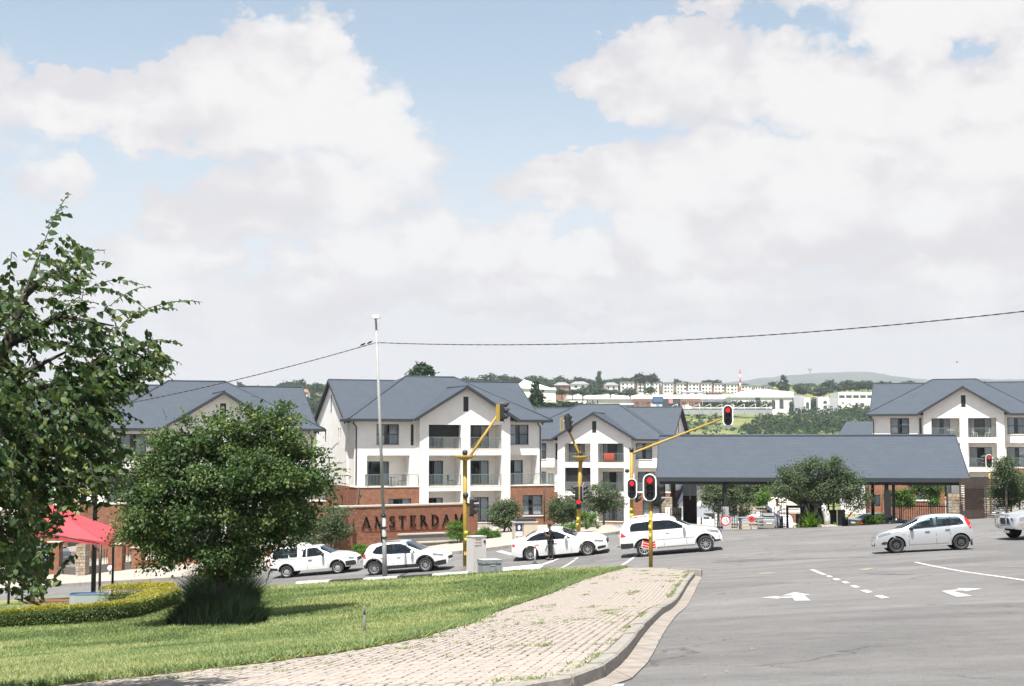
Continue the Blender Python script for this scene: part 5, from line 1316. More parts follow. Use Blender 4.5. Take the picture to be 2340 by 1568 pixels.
KIOSK = mat('beige_cabinet', (.46, .445, .42), .6, var=.05, scale=3)
kp = hit(1081.5, 1313); ck = thing('signal_cabinet', 'tall beige signal cabinet with HOUSE PLANS stencilled on it', 'cabinet', (kp.x, kp.y, kp.z), R(35))
MB().box(0, .70, 0, .56, -.1, 1.66).build('body', KIOSK, ck); MB().box(-.02, .72, -.02, .58, 1.661, 1.70).build('lid', KIOSK, ck); MB().box(-.02, .70, -.025, .56, -.1, .12).build('plinth', COPE, ck)
MB().cyl((.61, -.03, 1.45), (.61, .0, 1.45), .055, n=12).build('lock', BLACKM, ck)
mb = MB(); text(mb, 'HOUSE', .13, 1.52, .048, .062, -.001); text(mb, '0834790', .10, 1.25, .038, .05, -.001); mb.build('black_lettering', LETM, ck)
mb = MB(); text(mb, 'PLANS', .13, 1.38, .048, .062, -.001); mb.build('red_lettering', REDP, ck)
GRBOX = mat('grey_green_cabinet', (.195, .22, .215), .65, var=.08, scale=3); GRLID = mat('grey_green_lid', (.33, .365, .36), .6)
gp2 = hit(1105, 1315); gb = thing('street_cabinet', 'low grey green cabinet in front of the tall beige one', 'cabinet', (gp2.x, gp2.y, gp2.z), R(22))
MB().box(0, .84, 0, .72, -.1, .50).build('body', GRBOX, gb); MB().box(-.03, .87, -.03, .75, .503, .645).build('lid', GRBOX, gb); MB().box(-.035, .875, -.035, .755, .646, .66).build('lid_top', GRLID, gb)
d_ = MB().box(.30, .54, -.06, -.002, .06, .40).build('meter_door', GRBOX, gb); MB().box(.29, .55, -.075, -.002, .402, .425).build('hood', GRLID, gb)
for x in (.13, .58): MB().cyl((x, -.045, .56), (x, -.03, .56), .017, n=8).build('bolt', BLACKM, gb)
bp_ = hit(1222.5, 1293); bo = thing('bollard', 'slim white flexible bollard on the painted island', 'bollard', (bp_.x, bp_.y, bp_.z + .09))
MB().cyl((0, 0, .04), (0, 0, .95), .048, .042, 12).build('post', WHITEK, bo); MB().cyl((0, 0, 0), (0, 0, .05), .16, .09, 14).build('foot', BLACKM, bo); MB().cyl((0, 0, .72), (0, 0, .90), .0495, n=12).build('red_band', mat('faded_red', (.5, .2, .16), .7), bo)
sp2 = hit(832.5, 1468); ss = thing('steel_stub', 'rusty grey steel stub standing in the lawn', 'post', (sp2.x, sp2.y, sp2.z + KH - .02))
STUB = mat('weathered_steel', (.13, .125, .12), .8, var=.3, scale=20); MB().tube([(0, 0, -.1), (0, 0, .40)], .028, 8).build('post', STUB, ss); MB().tube([(0, 0, .40), (-.003, 0, .57)], .020, 8).build('upper_tube', STUB, ss)
# refuse kiosk with the navy notice board beside the name wall
tk = hit(1197, 1236); tkY = tk.y; tg0 = G(tk.x, tkY) + KH; tt = thing('refuse_kiosk', 'beige kiosk with a dark lid and a navy notice board on its left face', 'kiosk', (tk.x, tkY, tg0), R(14))
kh = at(1197, 1192, tkY).z - tg0
MB().box(0, .78, 0, .7, -.2, kh - .06).build('body', mat('beige_kiosk', (.46, .39, .31), .85, var=.06), tt); MB().box(-.52, -.02, .02, .6, -.2, kh - .06).build('side_panel', COPE, tt)
MB().box(-.56, .82, -.05, .75, kh - .058, kh).build('cornice', COPE, tt)
MB().prism([(-.46, 0), (.72, 0), (.66, .14), (-.36, .14)], lambda p, d: (p[0], d, p[1] + kh + .002), .0, .7).build('dark_lid', mat('dark_lid', (.02, .03, .04), .6), tt)
nb = MB().box(-.47, -.08, -.02, .018, .38, kh - .12).build('notice_board', mat('navy_board', (.02, .035, .075), .5), tt)
mb = MB(); mb.prism([(.075*math.cos(k*.524), .13*math.sin(k*.524)) for k in range(12)], lambda p, d: (p[0] - .275, d, p[1] + kh - .33), -.026, -.0205)
for z, w in ((.62, .24), (.76, .12), (.92, .32)): mb.box(-.275 - w/2, -.275 + w/2, -.025, -.0205, kh - z - .05, kh - z + .04)
mb.build('white_print', mat('print_white', (.78, .78, .76), .6), nb); MB().box(-.45, -.10, -.024, -.0, .12, .36).build('white_notice', MATS['print_white'], tt)
# grey box and painted kerb stones at the right
for U, V, nm, lb in ((2283, 1172, 'utility_box', 'pale grey utility box beside the right hand signal'),):
    p = hit(U, V); t = thing(nm, lb, 'box', (p.x, p.y, p.z), R(-10)); MB().box(-.42, .42, 0, .5, -.1, .72).build('body', mat('pale_grey_box', (.42, .43, .45), .7), t); MB().box(-.45, .45, -.03, .53, .721, .76).build('lid', MATS['pale_grey_box'], t)
pi_ = [hit(2190, 1172), hit(2212, 1174), hit(2240, 1176), hit(2275, 1178), hit(2300, 1180), hit(2345, 1176)]
kerb('entrance_kerb', [(p.x, p.y) for p in pi_], wid=.35, h=.22, step=.75, mats=lambda i, p: BLACKP if i % 2 else WHITEK)
rp = [(p.x, p.y) for p in pi_]; polysheet('entrance_pavement', offset(rp, .35) + [(rp[-1][0] + 1, 92), (rp[0][0], 92)], .19, BRICKP, 2)
# ------------------------------------------------------------------ vehicles
CARWHITE = mat('white_car_paint', (.74, .74, .73), .25, coat=.8, spec=.5)
CARSILV = mat('silver_car_paint', (.50, .51, .525), .32, metal=.55, coat=.7)
CARGREY = mat('grey_car_paint', (.30, .29, .27), .35, metal=.4, coat=.6)
CARBLK = mat('black_car_paint', (.015, .016, .018), .2, coat=.8)
TRIM = mat('black_trim', (.022, .022, .024), .6)
TYRE = mat('tyre_rubber', (.022, .022, .022), .85)
RIMM = mat('alloy_rim', (.42, .42, .43), .35, metal=.6)
RIMS = mat('steel_rim', (.40, .40, .40), .45, metal=.5)
RIMD = mat('dark_steel_rim', (.035, .036, .038), .5)
UNDER = mat('underbody', (.012, .012, .012), .9)
INTER = mat('car_interior', (.05, .05, .055), .9)
CGLASS = glassmat('car_glass', (.45, .60, .64), .55)
CGLASSD = glassmat('tinted_car_glass', (.22, .34, .40), .35)
TAIL = mat('tail_light_red', (.48, .018, .014), .2, coat=.8)
HEADL = mat('head_light_clear', (.24, .25, .27), .1, metal=.35, coat=1)
INDI = mat('indicator_orange', (.65, .22, .03), .3)
CHROME = mat('chrome', (.75, .75, .76), .12, metal=1)
PLATE = mat('number_plate', (.72, .71, .66), .5)
def interp(pts, x):
    xs, ys = zip(*pts); return float(np.interp(x, xs, ys))
def wheel(parent, x, y, r, w, side, rimmat, spokes, steel=False):
    mb = MB(); n = 28
    prof = [(r*.66, -w/2), (r*.93, -w/2), (r, -w*.36), (r, w*.36), (r*.93, w/2), (r*.66, w/2), (r*.64, w*.2), (r*.64, -w*.2)]
    vs = [(q[0]*math.cos(2*math.pi*k/n), q[1], q[0]*math.sin(2*math.pi*k/n)) for k in range(n) for q in prof]; m = len(prof)
    mb.smooth = True; mb.add(vs, [(k*m+j, k*m+(j+1) % m, ((k+1) % n)*m+(j+1) % m, ((k+1) % n)*m+j) for k in range(n) for j in range(m)])
    wh = mb.build('wheel', TYRE, parent, (x, y, r))
    ro = MB(); s = side; R_ = r*.66
    ro.m = 1; ro.cyl((0, s*w*.05, 0), (0, s*w*.08, 0), R_*.97, n=24); ro.m = 0
    pr = [(R_, s*w*.5), (R_*.90, s*w*.46), (R_*.88, s*w*.1), (R_, s*w*.1)]
    vs = [(q[0]*math.cos(2*math.pi*k/n), q[1], q[0]*math.sin(2*math.pi*k/n)) for k in range(n) for q in pr]
    ro.add(vs, [(k*4+j, k*4+(j+1) % 4, ((k+1) % n)*4+(j+1) % 4, ((k+1) % n)*4+j) for k in range(n) for j in range(4)])
    if steel:
        ro.cyl((0, s*w*.2, 0), (0, s*w*.34, 0), R_*.80, R_*.62, n=20); ro.m = 1
        for k in range(8): a = k*math.pi/4; ro.cyl((R_*.66*math.cos(a), s*w*.24, R_*.66*math.sin(a)), (R_*.66*math.cos(a), s*w*.345, R_*.66*math.sin(a)), R_*.09, n=7)
        ro.m = 0; ro.cyl((0, s*w*.3, 0), (0, s*w*.42, 0), R_*.26, R_*.2, n=12)
    else:
        for k in range(spokes):
            a = 2*math.pi*k/spokes + .2; c, sn = math.cos(a), math.sin(a); wd0, wd1 = R_*.075, R_*.05
            ro.add([(c*u - sn*v, s*yy, sn*u + c*v) for u, v, yy in ((R_*.1, -wd0, w*.34), (R_*.1, wd0, w*.34), (R_*.92, wd1, w*.47), (R_*.92, -wd1, w*.47), (R_*.1, -wd0, w*.2), (R_*.1, wd0, w*.2), (R_*.92, wd1, w*.3), (R_*.92, -wd1, w*.3))],
                   [(0,1,2,3),(7,6,5,4),(0,4,5,1),(1,5,6,2),(2,6,7,3),(3,7,4,0)])
        ro.cyl((0, s*w*.2, 0), (0, s*w*.40, 0), R_*.2, R_*.16, n=12)
    ro.build('rim', [rimmat, UNDER], wh)
    return wh
def car(name, label, sp, group=None, cat='car'):
    t = thing(name, label, cat, group=group)
    Lc, hw, r = sp['L'], sp['hw'], sp['r']; ax, bx = sp['axles']; paint_ = sp['paint']; belt = sp['belt']; sill = sp.get('sill', .22)
    top = sp['top']; AR = r + sp.get('arch', .07)
    xs = sorted(set(list(np.linspace(0, .14, 6)) + list(np.linspace(.14, Lc - .14, 62)) + list(np.linspace(Lc - .14, Lc, 6)) + [a + AR*math.cos(k*math.pi/10) for a in (ax, bx) for k in range(11)]))
    xs = [x for i, x in enumerate(xs) if i == 0 or x - xs[i-1] > .004]
    def zb(x):
        b = sill + .16*max(0, 1 - x/.5)**2 + sp.get('nose', .06)*max(0, 1 - (Lc - x)/.5)**2
        for a in (ax, bx):
            d = abs(x - a)
            if d < AR: b = max(b, r + math.sqrt(AR*AR - d*d))
        return b
    def zt(x): return max(interp(top, x), zb(x) + .12)
    def W(x):
        u = x / Lc
        e = 1.0
        if x < .5: e -= sp.get('tr', .16)*(1 - x/.5)**2.2
        if Lc - x < .75: e -= sp.get('nr', .26)*(1 - (Lc - x)/.75)**2.0
        return hw * e
    FR = (0, .10, .25, .45, .65, .85)
    def ring(x):
        b, tp, w = zb(x), zt(x), W(x); bl = min(interp(belt, x), tp - .05); bl = max(bl, b + .03)
        pts = []
        for f in (0, .18, .45, .75, .92):
            z = b + (bl - b) * f
            q = min(1, (z - sill) / max(.05, bl - sill)); k = .955 + .045*math.sin(math.pi*min(1, q*1.25)*.62)*1.0 if True else 1
            pts.append((w * k * (1 - .012*(q > .9)), z))
        hgt = tp - bl; drop = sp.get('tumble', .24) * min(1, hgt/.5)
        for f in FR:
            z = bl + hgt*f*.94; pts.append((w*(.965 - drop*f**1.25), z))
        wr = w*(.965 - drop)
        pts += [(wr*.93, bl + hgt*.975), (wr*.6, bl + hgt*.995), (0, tp)]
        return pts
    rings = [ring(x) for x in xs]; m = len(rings[0])
    def sy(x, z):
        p = ring(x)
        zs = [q[1] for q in p[:11]]; ys = [q[0] for q in p[:11]]
        return float(np.interp(z, zs, ys))
    wins = sp['windows']                                   # each: list of (x, zlow, zhigh)
    def inwin(x, z, mg=.0):
        for wn in wins:
            X_ = [q[0] for q in wn['p']]
            if X_[0] + mg < x < X_[-1] - mg:
                if np.interp(x, X_, [q[1] for q in wn['p']]) + mg < z < np.interp(x, X_, [q[2] for q in wn['p']]) - mg: return True
        return False
    ws = sp['screen']; rs = sp.get('rear', None)           # x-ranges of windscreen and rear glass on the top surface
    mb = MB(); mb.smooth = True
    vs = []
    for x, rg in zip(xs, rings):
        bulge = 0
        vs += [(x, -q[0], q[1]) for q in rg] + [(x, q[0], q[1]) for q in rg[-2::-1]]
    k = 2*m - 1
    for i in range(len(xs) - 1):
        for j in range(k - 1):
            a = (i*k+j, (i+1)*k+j, (i+1)*k+j+1, i*k+j+1)
            c = [sum(vs[q][e] for q in a)/4 for e in range(3)]
            jj = j if j < m - 1 else k - 2 - j
            if 5 <= jj <= 9 and all(inwin(vs[q][0], vs[q][2]) for q in a): continue
            if jj >= 10 and ws[0] + .03 < xs[i] and xs[i+1] < ws[1] - .02: continue
            mb.add([vs[q] for q in a], [(0, 1, 2, 3)])
        mb.m = 1; mb.add([vs[i*k], vs[i*k+k-1], vs[(i+1)*k+k-1], vs[(i+1)*k]], [(0, 1, 2, 3)]); mb.m = 0
    for i in (0, len(xs)-1): mb.add([vs[i*k+j] for j in range(k)], [tuple(range(k))])
    body = mb.build('body', [paint_, UNDER], t, fix=False)
    bm = bmesh.new(); bm.from_mesh(body.data); bmesh.ops.remove_doubles(bm, verts=bm.verts, dist=.0005); bmesh.ops.recalc_face_normals(bm, faces=bm.faces)
    for e in bm.edges:
        if len(e.link_faces) == 2 and e.link_faces[0].normal.angle(e.link_faces[1].normal, 0) > R(42): e.smooth = False
    bm.to_mesh(body.data); bm.free()
    def strip(p, off, side, nx=None):
        X_ = [q[0] for q in p]; n = nx or max(4, int((X_[-1]-X_[0])/.07)); o = []
        for i in range(n+1):
            x = X_[0] + (X_[-1]-X_[0])*i/n; a, b = np.interp(x, X_, [q[1] for q in p]), np.interp(x, X_, [q[2] for q in p])
            for j in range(4):
                z = a + (b-a)*j/3; o.append((x, side*(sy(x, z) + off), z))
        return o, [(i*4+j, (i+1)*4+j, (i+1)*4+j+1, i*4+j+1) for i in range(n) for j in range(3)]
    def panel(pname, p, off, m_, sides=(-1, 1), nx=None, lab=None, parent=t):
        for s in sides:
            b = MB(); b.smooth = True; b.add(*strip(p, off, s, nx)); o = b.build(pname, m_, parent, fix=False)
            if lab: o['label'] = lab
    for wn in wins:
        panel('side_window', [(q[0], q[1]-.0, q[2]+.0) for q in wn['p']], .004, wn.get('m', CGLASS))
        # thin dark gasket round each window
        for s in (-1, 1):
            P_ = wn['p']; b = MB(); loop = [(q[0], q[1]) for q in P_] + [(q[0], q[2]) for q in P_[::-1]]; loop.append(loop[0])
            b.tube([(x, s*(sy(x, z) + .004), z) for x, z in loop], .011, 4); b.build('window_gasket', TRIM, t)
    def glasstop(gname, x0, x1, wfac, m_):
        b = MB(); b.smooth = True; n = 10; vs = []
        for i in range(n+1):
            x = x0 + (x1-x0)*i/n; rg = ring(x); zt_ = rg[-1][1]; a = [(q[0]*wfac, q[1]) for q in rg[9:13]] + [rg[-1]]
            a = [(rg[9][0], rg[9][1]), (rg[11][0]*.99, rg[11][1]), (rg[12][0], rg[12][1]), (0, zt_)]
            row = [(x + .006, -q[0], q[1] + .008) for q in a] + [(x + .006, q[0], q[1] + .008) for q in a[-2::-1]]
            vs += row
        kk = 7; b.add(vs, [(i*kk+j, (i+1)*kk+j, (i+1)*kk+j+1, i*kk+j+1) for i in range(n) for j in range(kk-1)]); b.build(gname, m_, t, fix=False)
    glasstop('windscreen', ws[0], ws[1], 1, CGLASS)
    if rs: glasstop('rear_window', rs[0], rs[1], 1, CGLASSD)
    # cabin: floor, seats, dash
    cb = sp['cabin']; fl = interp(belt, (cb[0]+cb[1])/2)
    MB().box(cb[0], cb[1], -hw*.86, hw*.86, r + .05, fl - .06).build('cabin_floor', INTER, t)
    for sx_ in sp['seats']:
        for s in (-1, 1): MB().box(sx_, sx_ + .14, s*.38 - .2, s*.38 + .2, fl - .055, fl + .25).box(sx_ + .02, sx_ + .1, s*.38 - .1, s*.38 + .1, fl + .27, fl + .42).build('seat', INTER, t)
    # wheels
    for x in (ax, bx):
        for s in (-1, 1): wheel(t, x, s*(hw - .115), r, .20 if r < .34 else .24, s, sp['rim'], sp.get('spokes', 10), sp.get('steel', False))
    # lights
    for p in sp.get('tail', []): panel('tail_light', p, .006, TAIL)
    for p in sp.get('head', []): panel('headlight', p, .006, HEADL)
    for p in sp.get('indi', []): panel('indicator', p, .007, INDI)
    for p, m_ in sp.get('clad', []): panel('cladding', p, .007, m_)
    if sp.get('archtrim'):
        for a in (ax, bx):
            for s in (-1, 1):
                b = MB(); b.smooth = True; vs = []
                for i in range(17):
                    th = math.pi*i/16
                    for rr in (AR, AR + sp['archtrim']):
                        x, z = a + rr*math.cos(th), max(sill + .01, r + rr*math.sin(th)); vs.append((x, s*(sy(min(max(x, .02), Lc-.02), z) + .012), z))
                b.add(vs, [(2*i, 2*i+1, 2*i+3, 2*i+2) for i in range(16)]); b.build('arch_trim', TRIM, t, fix=False)
    for x in sp.get('handles', []):
        z = interp(belt, x) - .14
        for s in (-1, 1): MB().box(x - .09, x + .09, s*(sy(x, z) + .02) - .012, s*(sy(x, z) + .02) + .012, z - .014, z + .018).build('door_handle', sp.get('hmat', paint_), t)
    for x in sp.get('seams', []):
        for s in (-1, 1):
            b = MB(); b.add(*strip([(x - .006, zb(x) + .02, interp(belt, x)), (x + .006, zb(x) + .02, interp(belt, x))], .0025, s, 1)); b.build('door_seam', UNDER, t, fix=False)
    mx = sp['mirror']
    for s in (-1, 1):
        z = interp(belt, mx) + .06; y = s*(sy(mx, z) + .13)
        MB().sphere((mx, y, z), (.075, .125, .085), 10, 8).build('mirror', sp.get('mmat', paint_), t); 
    # ends: grille, bumpers, plates
    ge = sp.get('grille', (.45, .62)); 
    w_ = W(Lc - .02)
    MB().box(Lc - .06, Lc + .012, -w_*.62, w_*.62, ge[0], ge[1]).build('grille', TRIM, t)
    MB().box(Lc + .0125, Lc + .028, -.25, .25, .33, .44).build('number_plate', PLATE, t); MB().box(-.022, -.004, -.25, .25, sp.get('rplate', .66), sp.get('rplate', .66) + .11).build('number_plate', PLATE, t)
    for nm, b_, m_ in sp.get('extra', []): MB().box(*b_).build(nm, m_, t)
    for nm, pts, rad, m_ in sp.get('tubes', []): MB().tube(pts, rad, 8).build(nm, m_, t)
    t['axle0'] = ax; t['wb'] = bx - ax; t['hw'] = hw
    return t
def put(t, pr_, pf, heading, scale=None):
    """stand the car on the road: near-side wheel contacts seen at picture points pr_ (rear) and pf (front)"""
    A, B = hit(*pr_), hit(*pf); Mid = (A + B) / 2
    ax, wb, hw = t['axle0'], t['wb'], t['hw'] - .1
    for k_ in ('axle0', 'wb', 'hw'): del t[k_]
    d = Vector((math.cos(heading), math.sin(heading), 0)); side = Vector((-d.y, d.x, 0))
    near = -1 if (-side).y < 0 else 1
    s = scale
    if s is None:
        # apparent wheelbase against the true one at that distance
        u = lambda p: F * p.x / p.y
        a, b = Mid - d*wb/2, Mid + d*wb/2; s = abs(pf[0] - pr_[0]) / abs(u(b) - u(a)); s = min(1.12, max(.88, s))
    cen = Mid - side * (near * hw * s)                    # middle between the axles
    g = lambda q: G(q.x, q.y)
    fz, rz2 = g(cen + d*wb*s/2), g(cen - d*wb*s/2); lz, qz = g(cen + side*hw*s), g(cen - side*hw*s)
    X_ = (d*wb*s + Vector((0, 0, fz - rz2))).normalized(); Y_ = (side*2*hw*s + Vector((0, 0, lz - qz))).normalized(); Z_ = X_.cross(Y_).normalized(); Y_ = Z_.cross(X_)
    rot = Matrix((X_, Y_, Z_)).transposed()
    o = cen; o.z = (fz + rz2) / 2 + .004
    t.rotation_euler = rot.to_euler(); t.scale = (s, s, s)
    t.location = o - rot @ Vector(((ax + wb/2)*s, 0, 0))
    return s
W1 = lambda *p, m=None: dict(p=list(p), m=m or CGLASS)
pick = dict(L=4.2, hw=.83, r=.29, axles=(.83, 3.30), paint=CARWHITE, rim=RIMS, steel=True, sill=.30, belt=[(0, .90), (1.7, .90), (2.6, .90), (3.1, .95), (4.2, .7)],
    top=[(0, .62), (.02, .93), (.05, 1.0), (.14, 1.28), (.30, 1.43), (.6, 1.50), (1.2, 1.535), (1.55, 1.50), (1.72, 1.42), (1.84, 1.365), (2.2, 1.375), (2.42, 1.345), (2.55, 1.27), (3.03, .985), (3.5, .93), (3.95, .80), (4.14, .68), (4.2, .58)],
    windows=[W1((.20, .95, 1.0), (.27, .945, 1.24), (.36, .94, 1.33), (.94, .94, 1.37), (.98, .95, 1.35)), W1((1.03, .97, 1.3), (1.07, .95, 1.36), (1.37, .95, 1.35), (1.41, .98, 1.3)), W1((1.66, .92, .96), (1.70, .915, 1.2), (1.80, .91, 1.285), (1.83, .91, 1.285)), W1((1.89, .915, 1.285), (2.25, .92, 1.295), (2.38, .925, 1.27), (2.72, .955, .985))],
    screen=(2.46, 3.04), cabin=(1.66, 3.0), seats=[1.72], mirror=2.66, handles=[2.02], hmat=TRIM, mmat=TRIM, seams=[1.86, 2.86], archtrim=.035,
    tail=[[(.012, .62, .86), (.09, .62, .86)]], head=[[(3.86, .66, .76), (4.02, .63, .74), (4.10, .62, .70)]], clad=[([(3.70, .34, .56), (4.0, .34, .57), (4.17, .36, .57)], TRIM), ([(.02, .40, .52), (.42, .36, .48)], TRIM)], grille=(.52, .66),
    extra=[('gutter_rail', (.10, 1.66, -.848, -.836, .895, .915), TRIM)], rplate=.5)
bk = car('pickup', 'white pickup with a white canopy over its load bed, last in the queue', pick, 'cars in the street', 'pickup')
polo = dict(L=4.03, hw=.85, r=.33, axles=(.54, 3.01), paint=CARWHITE, rim=RIMM, spokes=10, sill=.24, belt=[(0, .95), (1, .94), (2.6, .90), (3.2, .9), (4.03, .7)],
    top=[(0, .6), (.02, .85), (.07, 1.0), (.20, 1.25), (.36, 1.40), (.7, 1.46), (1.3, 1.49), (1.8, 1.475), (2.05, 1.42), (2.85, 1.0), (3.3, .93), (3.72, .83), (3.95, .70), (4.03, .55)],
    windows=[W1((.52, 1.05, 1.08), (.68, .985, 1.27), (.9, .965, 1.345), (1.016, .96, 1.355), m=CGLASSD), W1((1.028, .958, 1.36), (1.42, .945, 1.375), (1.487, .945, 1.375), m=CGLASSD), W1((1.50, .945, 1.375), (1.85, .94, 1.36), (2.0, .935, 1.32), (2.55, .925, .96))],
    screen=(2.08, 2.84), rear=(.10, .32), cabin=(.7, 2.7), seats=[.75, 1.62], mirror=2.44, handles=[.98, 1.78], seams=[1.49, 2.6, .80], archtrim=.07,
    tail=[[(.03, .80, 1.0), (.17, .80, 1.0)]], head=[[(3.42, .76, .84), (3.7, .70, .80), (3.88, .67, .74)]], clad=[([(.88, .25, .41), (2.66, .25, .41)], TRIM), ([(3.44, .26, .44), (3.8, .28, .5), (3.98, .30, .50)], TRIM), ([(.02, .36, .50), (.14, .32, .50)], TRIM)], grille=(.48, .62),
    tubes=[('roof_rail', [(.55, -.585, 1.47), (.7, -.60, 1.50), (1.7, -.60, 1.51), (1.85, -.585, 1.48)], .017, TRIM), ('roof_rail', [(.55, .585, 1.47), (.7, .60, 1.50), (1.7, .60, 1.51), (1.85, .585, 1.48)], .017, TRIM)])
po = car('hatchback', 'white hatchback with black wheel arches, behind the lamp post', polo, 'cars in the street')
audi = dict(L=4.70, hw=.91, r=.335, axles=(.92, 3.73), paint=CARWHITE, rim=RIMM, spokes=10, sill=.21, belt=[(0, .88), (.8, .94), (2.6, .92), (3.4, .92), (4.7, .68)], tumble=.27,
    top=[(0, .62), (.03, .90), (.08, .99), (.5, 1.03), (.66, 1.07), (1.05, 1.29), (1.35, 1.38), (1.75, 1.425), (2.15, 1.425), (2.5, 1.37), (3.25, 1.00), (3.7, .94), (4.2, .85), (4.5, .75), (4.64, .64), (4.70, .5)],
    windows=[W1((.80, .99, 1.01), (1.08, .975, 1.175), (1.42, .97, 1.29), (1.75, .968, 1.325), m=CGLASSD), W1((1.763, .968, 1.33), (2.1, .96, 1.33), (2.32, .955, 1.30), (2.92, .945, .975), m=CGLASSD)],
    screen=(2.54, 3.24), rear=(.68, 1.25), cabin=(1.0, 3.1), seats=[1.15, 2.05], mirror=2.74, handles=[1.30, 2.18], seams=[1.755, 2.95, 1.05],
    tail=[[(.02, .74, .88), (.20, .75, .87)]], head=[[(4.10, .68, .78), (4.35, .64, .74), (4.52, .62, .70)]], clad=[([(4.22, .30, .42), (4.5, .32, .44), (4.62, .34, .43)], TRIM)], grille=(.40, .66), rplate=.74)
au = car('saloon_car', 'white saloon behind the man in black', audi, 'cars in the street')
paj = dict(L=4.67, hw=.90, r=.365, axles=(1.10, 3.90), paint=CARWHITE, rim=RIMM, spokes=10, sill=.40, arch=.085, belt=[(0, 1.14), (1, 1.16), (3.0, 1.15), (3.5, 1.12), (4.67, .85)], tumble=.2, nr=.2,
    top=[(0, .72), (.015, 1.0), (.05, 1.2), (.17, 1.50), (.30, 1.63), (.7, 1.70), (1.4, 1.735), (2.0, 1.735), (2.45, 1.69), (2.7, 1.58), (3.30, 1.22), (3.6, 1.16), (4.1, 1.09), (4.45, 1.0), (4.6, .88), (4.67, .7)],
    windows=[W1((.53, 1.20, 1.36), (.60, 1.19, 1.50), (.75, 1.19, 1.545), (1.243, 1.185, 1.565), m=CGLASSD), W1((1.255, 1.185, 1.567), (2.022, 1.18, 1.58), m=CGLASSD), W1((2.034, 1.18, 1.58), (2.38, 1.18, 1.555), (2.6, 1.18, 1.46), (2.98, 1.18, 1.235), m=CGLASSD)],
    screen=(2.62, 3.28), rear=(.06, .26), cabin=(.5, 3.1), seats=[1.2, 2.0], mirror=2.98, handles=[1.42, 2.2], seams=[2.02, 3.05, 1.24], archtrim=.03,
    tail=[[(.03, .98, 1.12), (.08, .95, 1.2), (.30, .97, 1.0)]], head=[[(4.02, .92, 1.03), (4.3, .86, .98), (4.54, .80, .92)]], clad=[([(.03, .42, .66), (.3, .42, .66), (.62, .44, .66)], TRIM), ([(4.28, .42, .52), (4.6, .44, .52)], TRIM), ([(1.56, .72, .745), (3.42, .72, .745)], mat('pale_moulding', (.5, .5, .5), .4))], grille=(.66, .86), rplate=.9,
    extra=[('side_step', (1.60, 3.42, -.96, -.80, .33, .375), CHROME), ('side_step', (1.60, 3.42, .80, .96, .33, .375), CHROME), ('fog_light', (4.48, 4.56, -.78, -.68, .62, .70), HEADL)],
    tubes=[('roof_rail', [(.55, -.66, 1.69), (.75, -.67, 1.76), (2.1, -.67, 1.775), (2.35, -.66, 1.71)], .02, CARWHITE), ('roof_rail', [(.55, .66, 1.69), (.75, .67, 1.76), (2.1, .67, 1.775), (2.35, .66, 1.71)], .02, CARWHITE), ('tow_bar', [(.15, 0, .48), (-.14, 0, .46), (-.16, 0, .55)], .03, CHROME)])
pj = car('sport_utility_vehicle', 'large white sport utility vehicle with tinted windows in the middle of the junction', paj, 'cars in the street')
figo = dict(L=3.81, hw=.84, r=.30, axles=(.53, 3.02), paint=CARSILV, rim=RIMD, steel=True, sill=.22, belt=[(0, .96), (1.0, .95), (2.4, .88), (3.0, .86), (3.81, .68)], tumble=.24,
    top=[(0, .6), (.03, .82), (.10, 1.0), (.28, 1.30), (.42, 1.385), (.9, 1.43), (1.4, 1.44), (1.8, 1.40), (2.05, 1.31), (2.8, .95), (3.2, .90), (3.55, .80), (3.75, .66), (3.81, .5)],
    windows=[W1((.40, 1.015, 1.10), (.52, 1.0, 1.27), (.62, .99, 1.31), (.856, .98, 1.325)), W1((.868, .98, 1.327), (1.467, .95, 1.34)), W1((1.48, .948, 1.335), (1.78, .935, 1.30), (2.0, .925, 1.22), (2.50, .905, .94))],
    screen=(2.06, 2.78), rear=(.12, .30), cabin=(.5, 2.7), seats=[.8, 1.62], mirror=2.40, handles=[1.02, 1.80], hmat=TRIM, mmat=TRIM, seams=[1.47, 2.52, .92],
    tail=[[(.08, .82, .99), (.16, .80, 1.13), (.24, .98, 1.24), (.32, 1.17, 1.30)]], head=[[(3.22, .76, .84), (3.5, .68, .78), (3.68, .62, .70)]], indi=[[(2.64, .70, .725), (2.76, .695, .72)]], clad=[([(3.36, .36, .44), (3.5, .34, .46), (3.58, .36, .42)], TRIM), ([(.98, .29, .315), (2.54, .29, .315)], CHROME)], grille=(.28, .40),
    extra=[('mud_flap', (.10, .14, -.80, -.60, .16, .40), TRIM), ('mud_flap', (.10, .14, .60, .80, .16, .40), TRIM)])
fg_ = car('hatchback', 'small silver hatchback crossing the junction towards the left', figo, 'cars in the street')
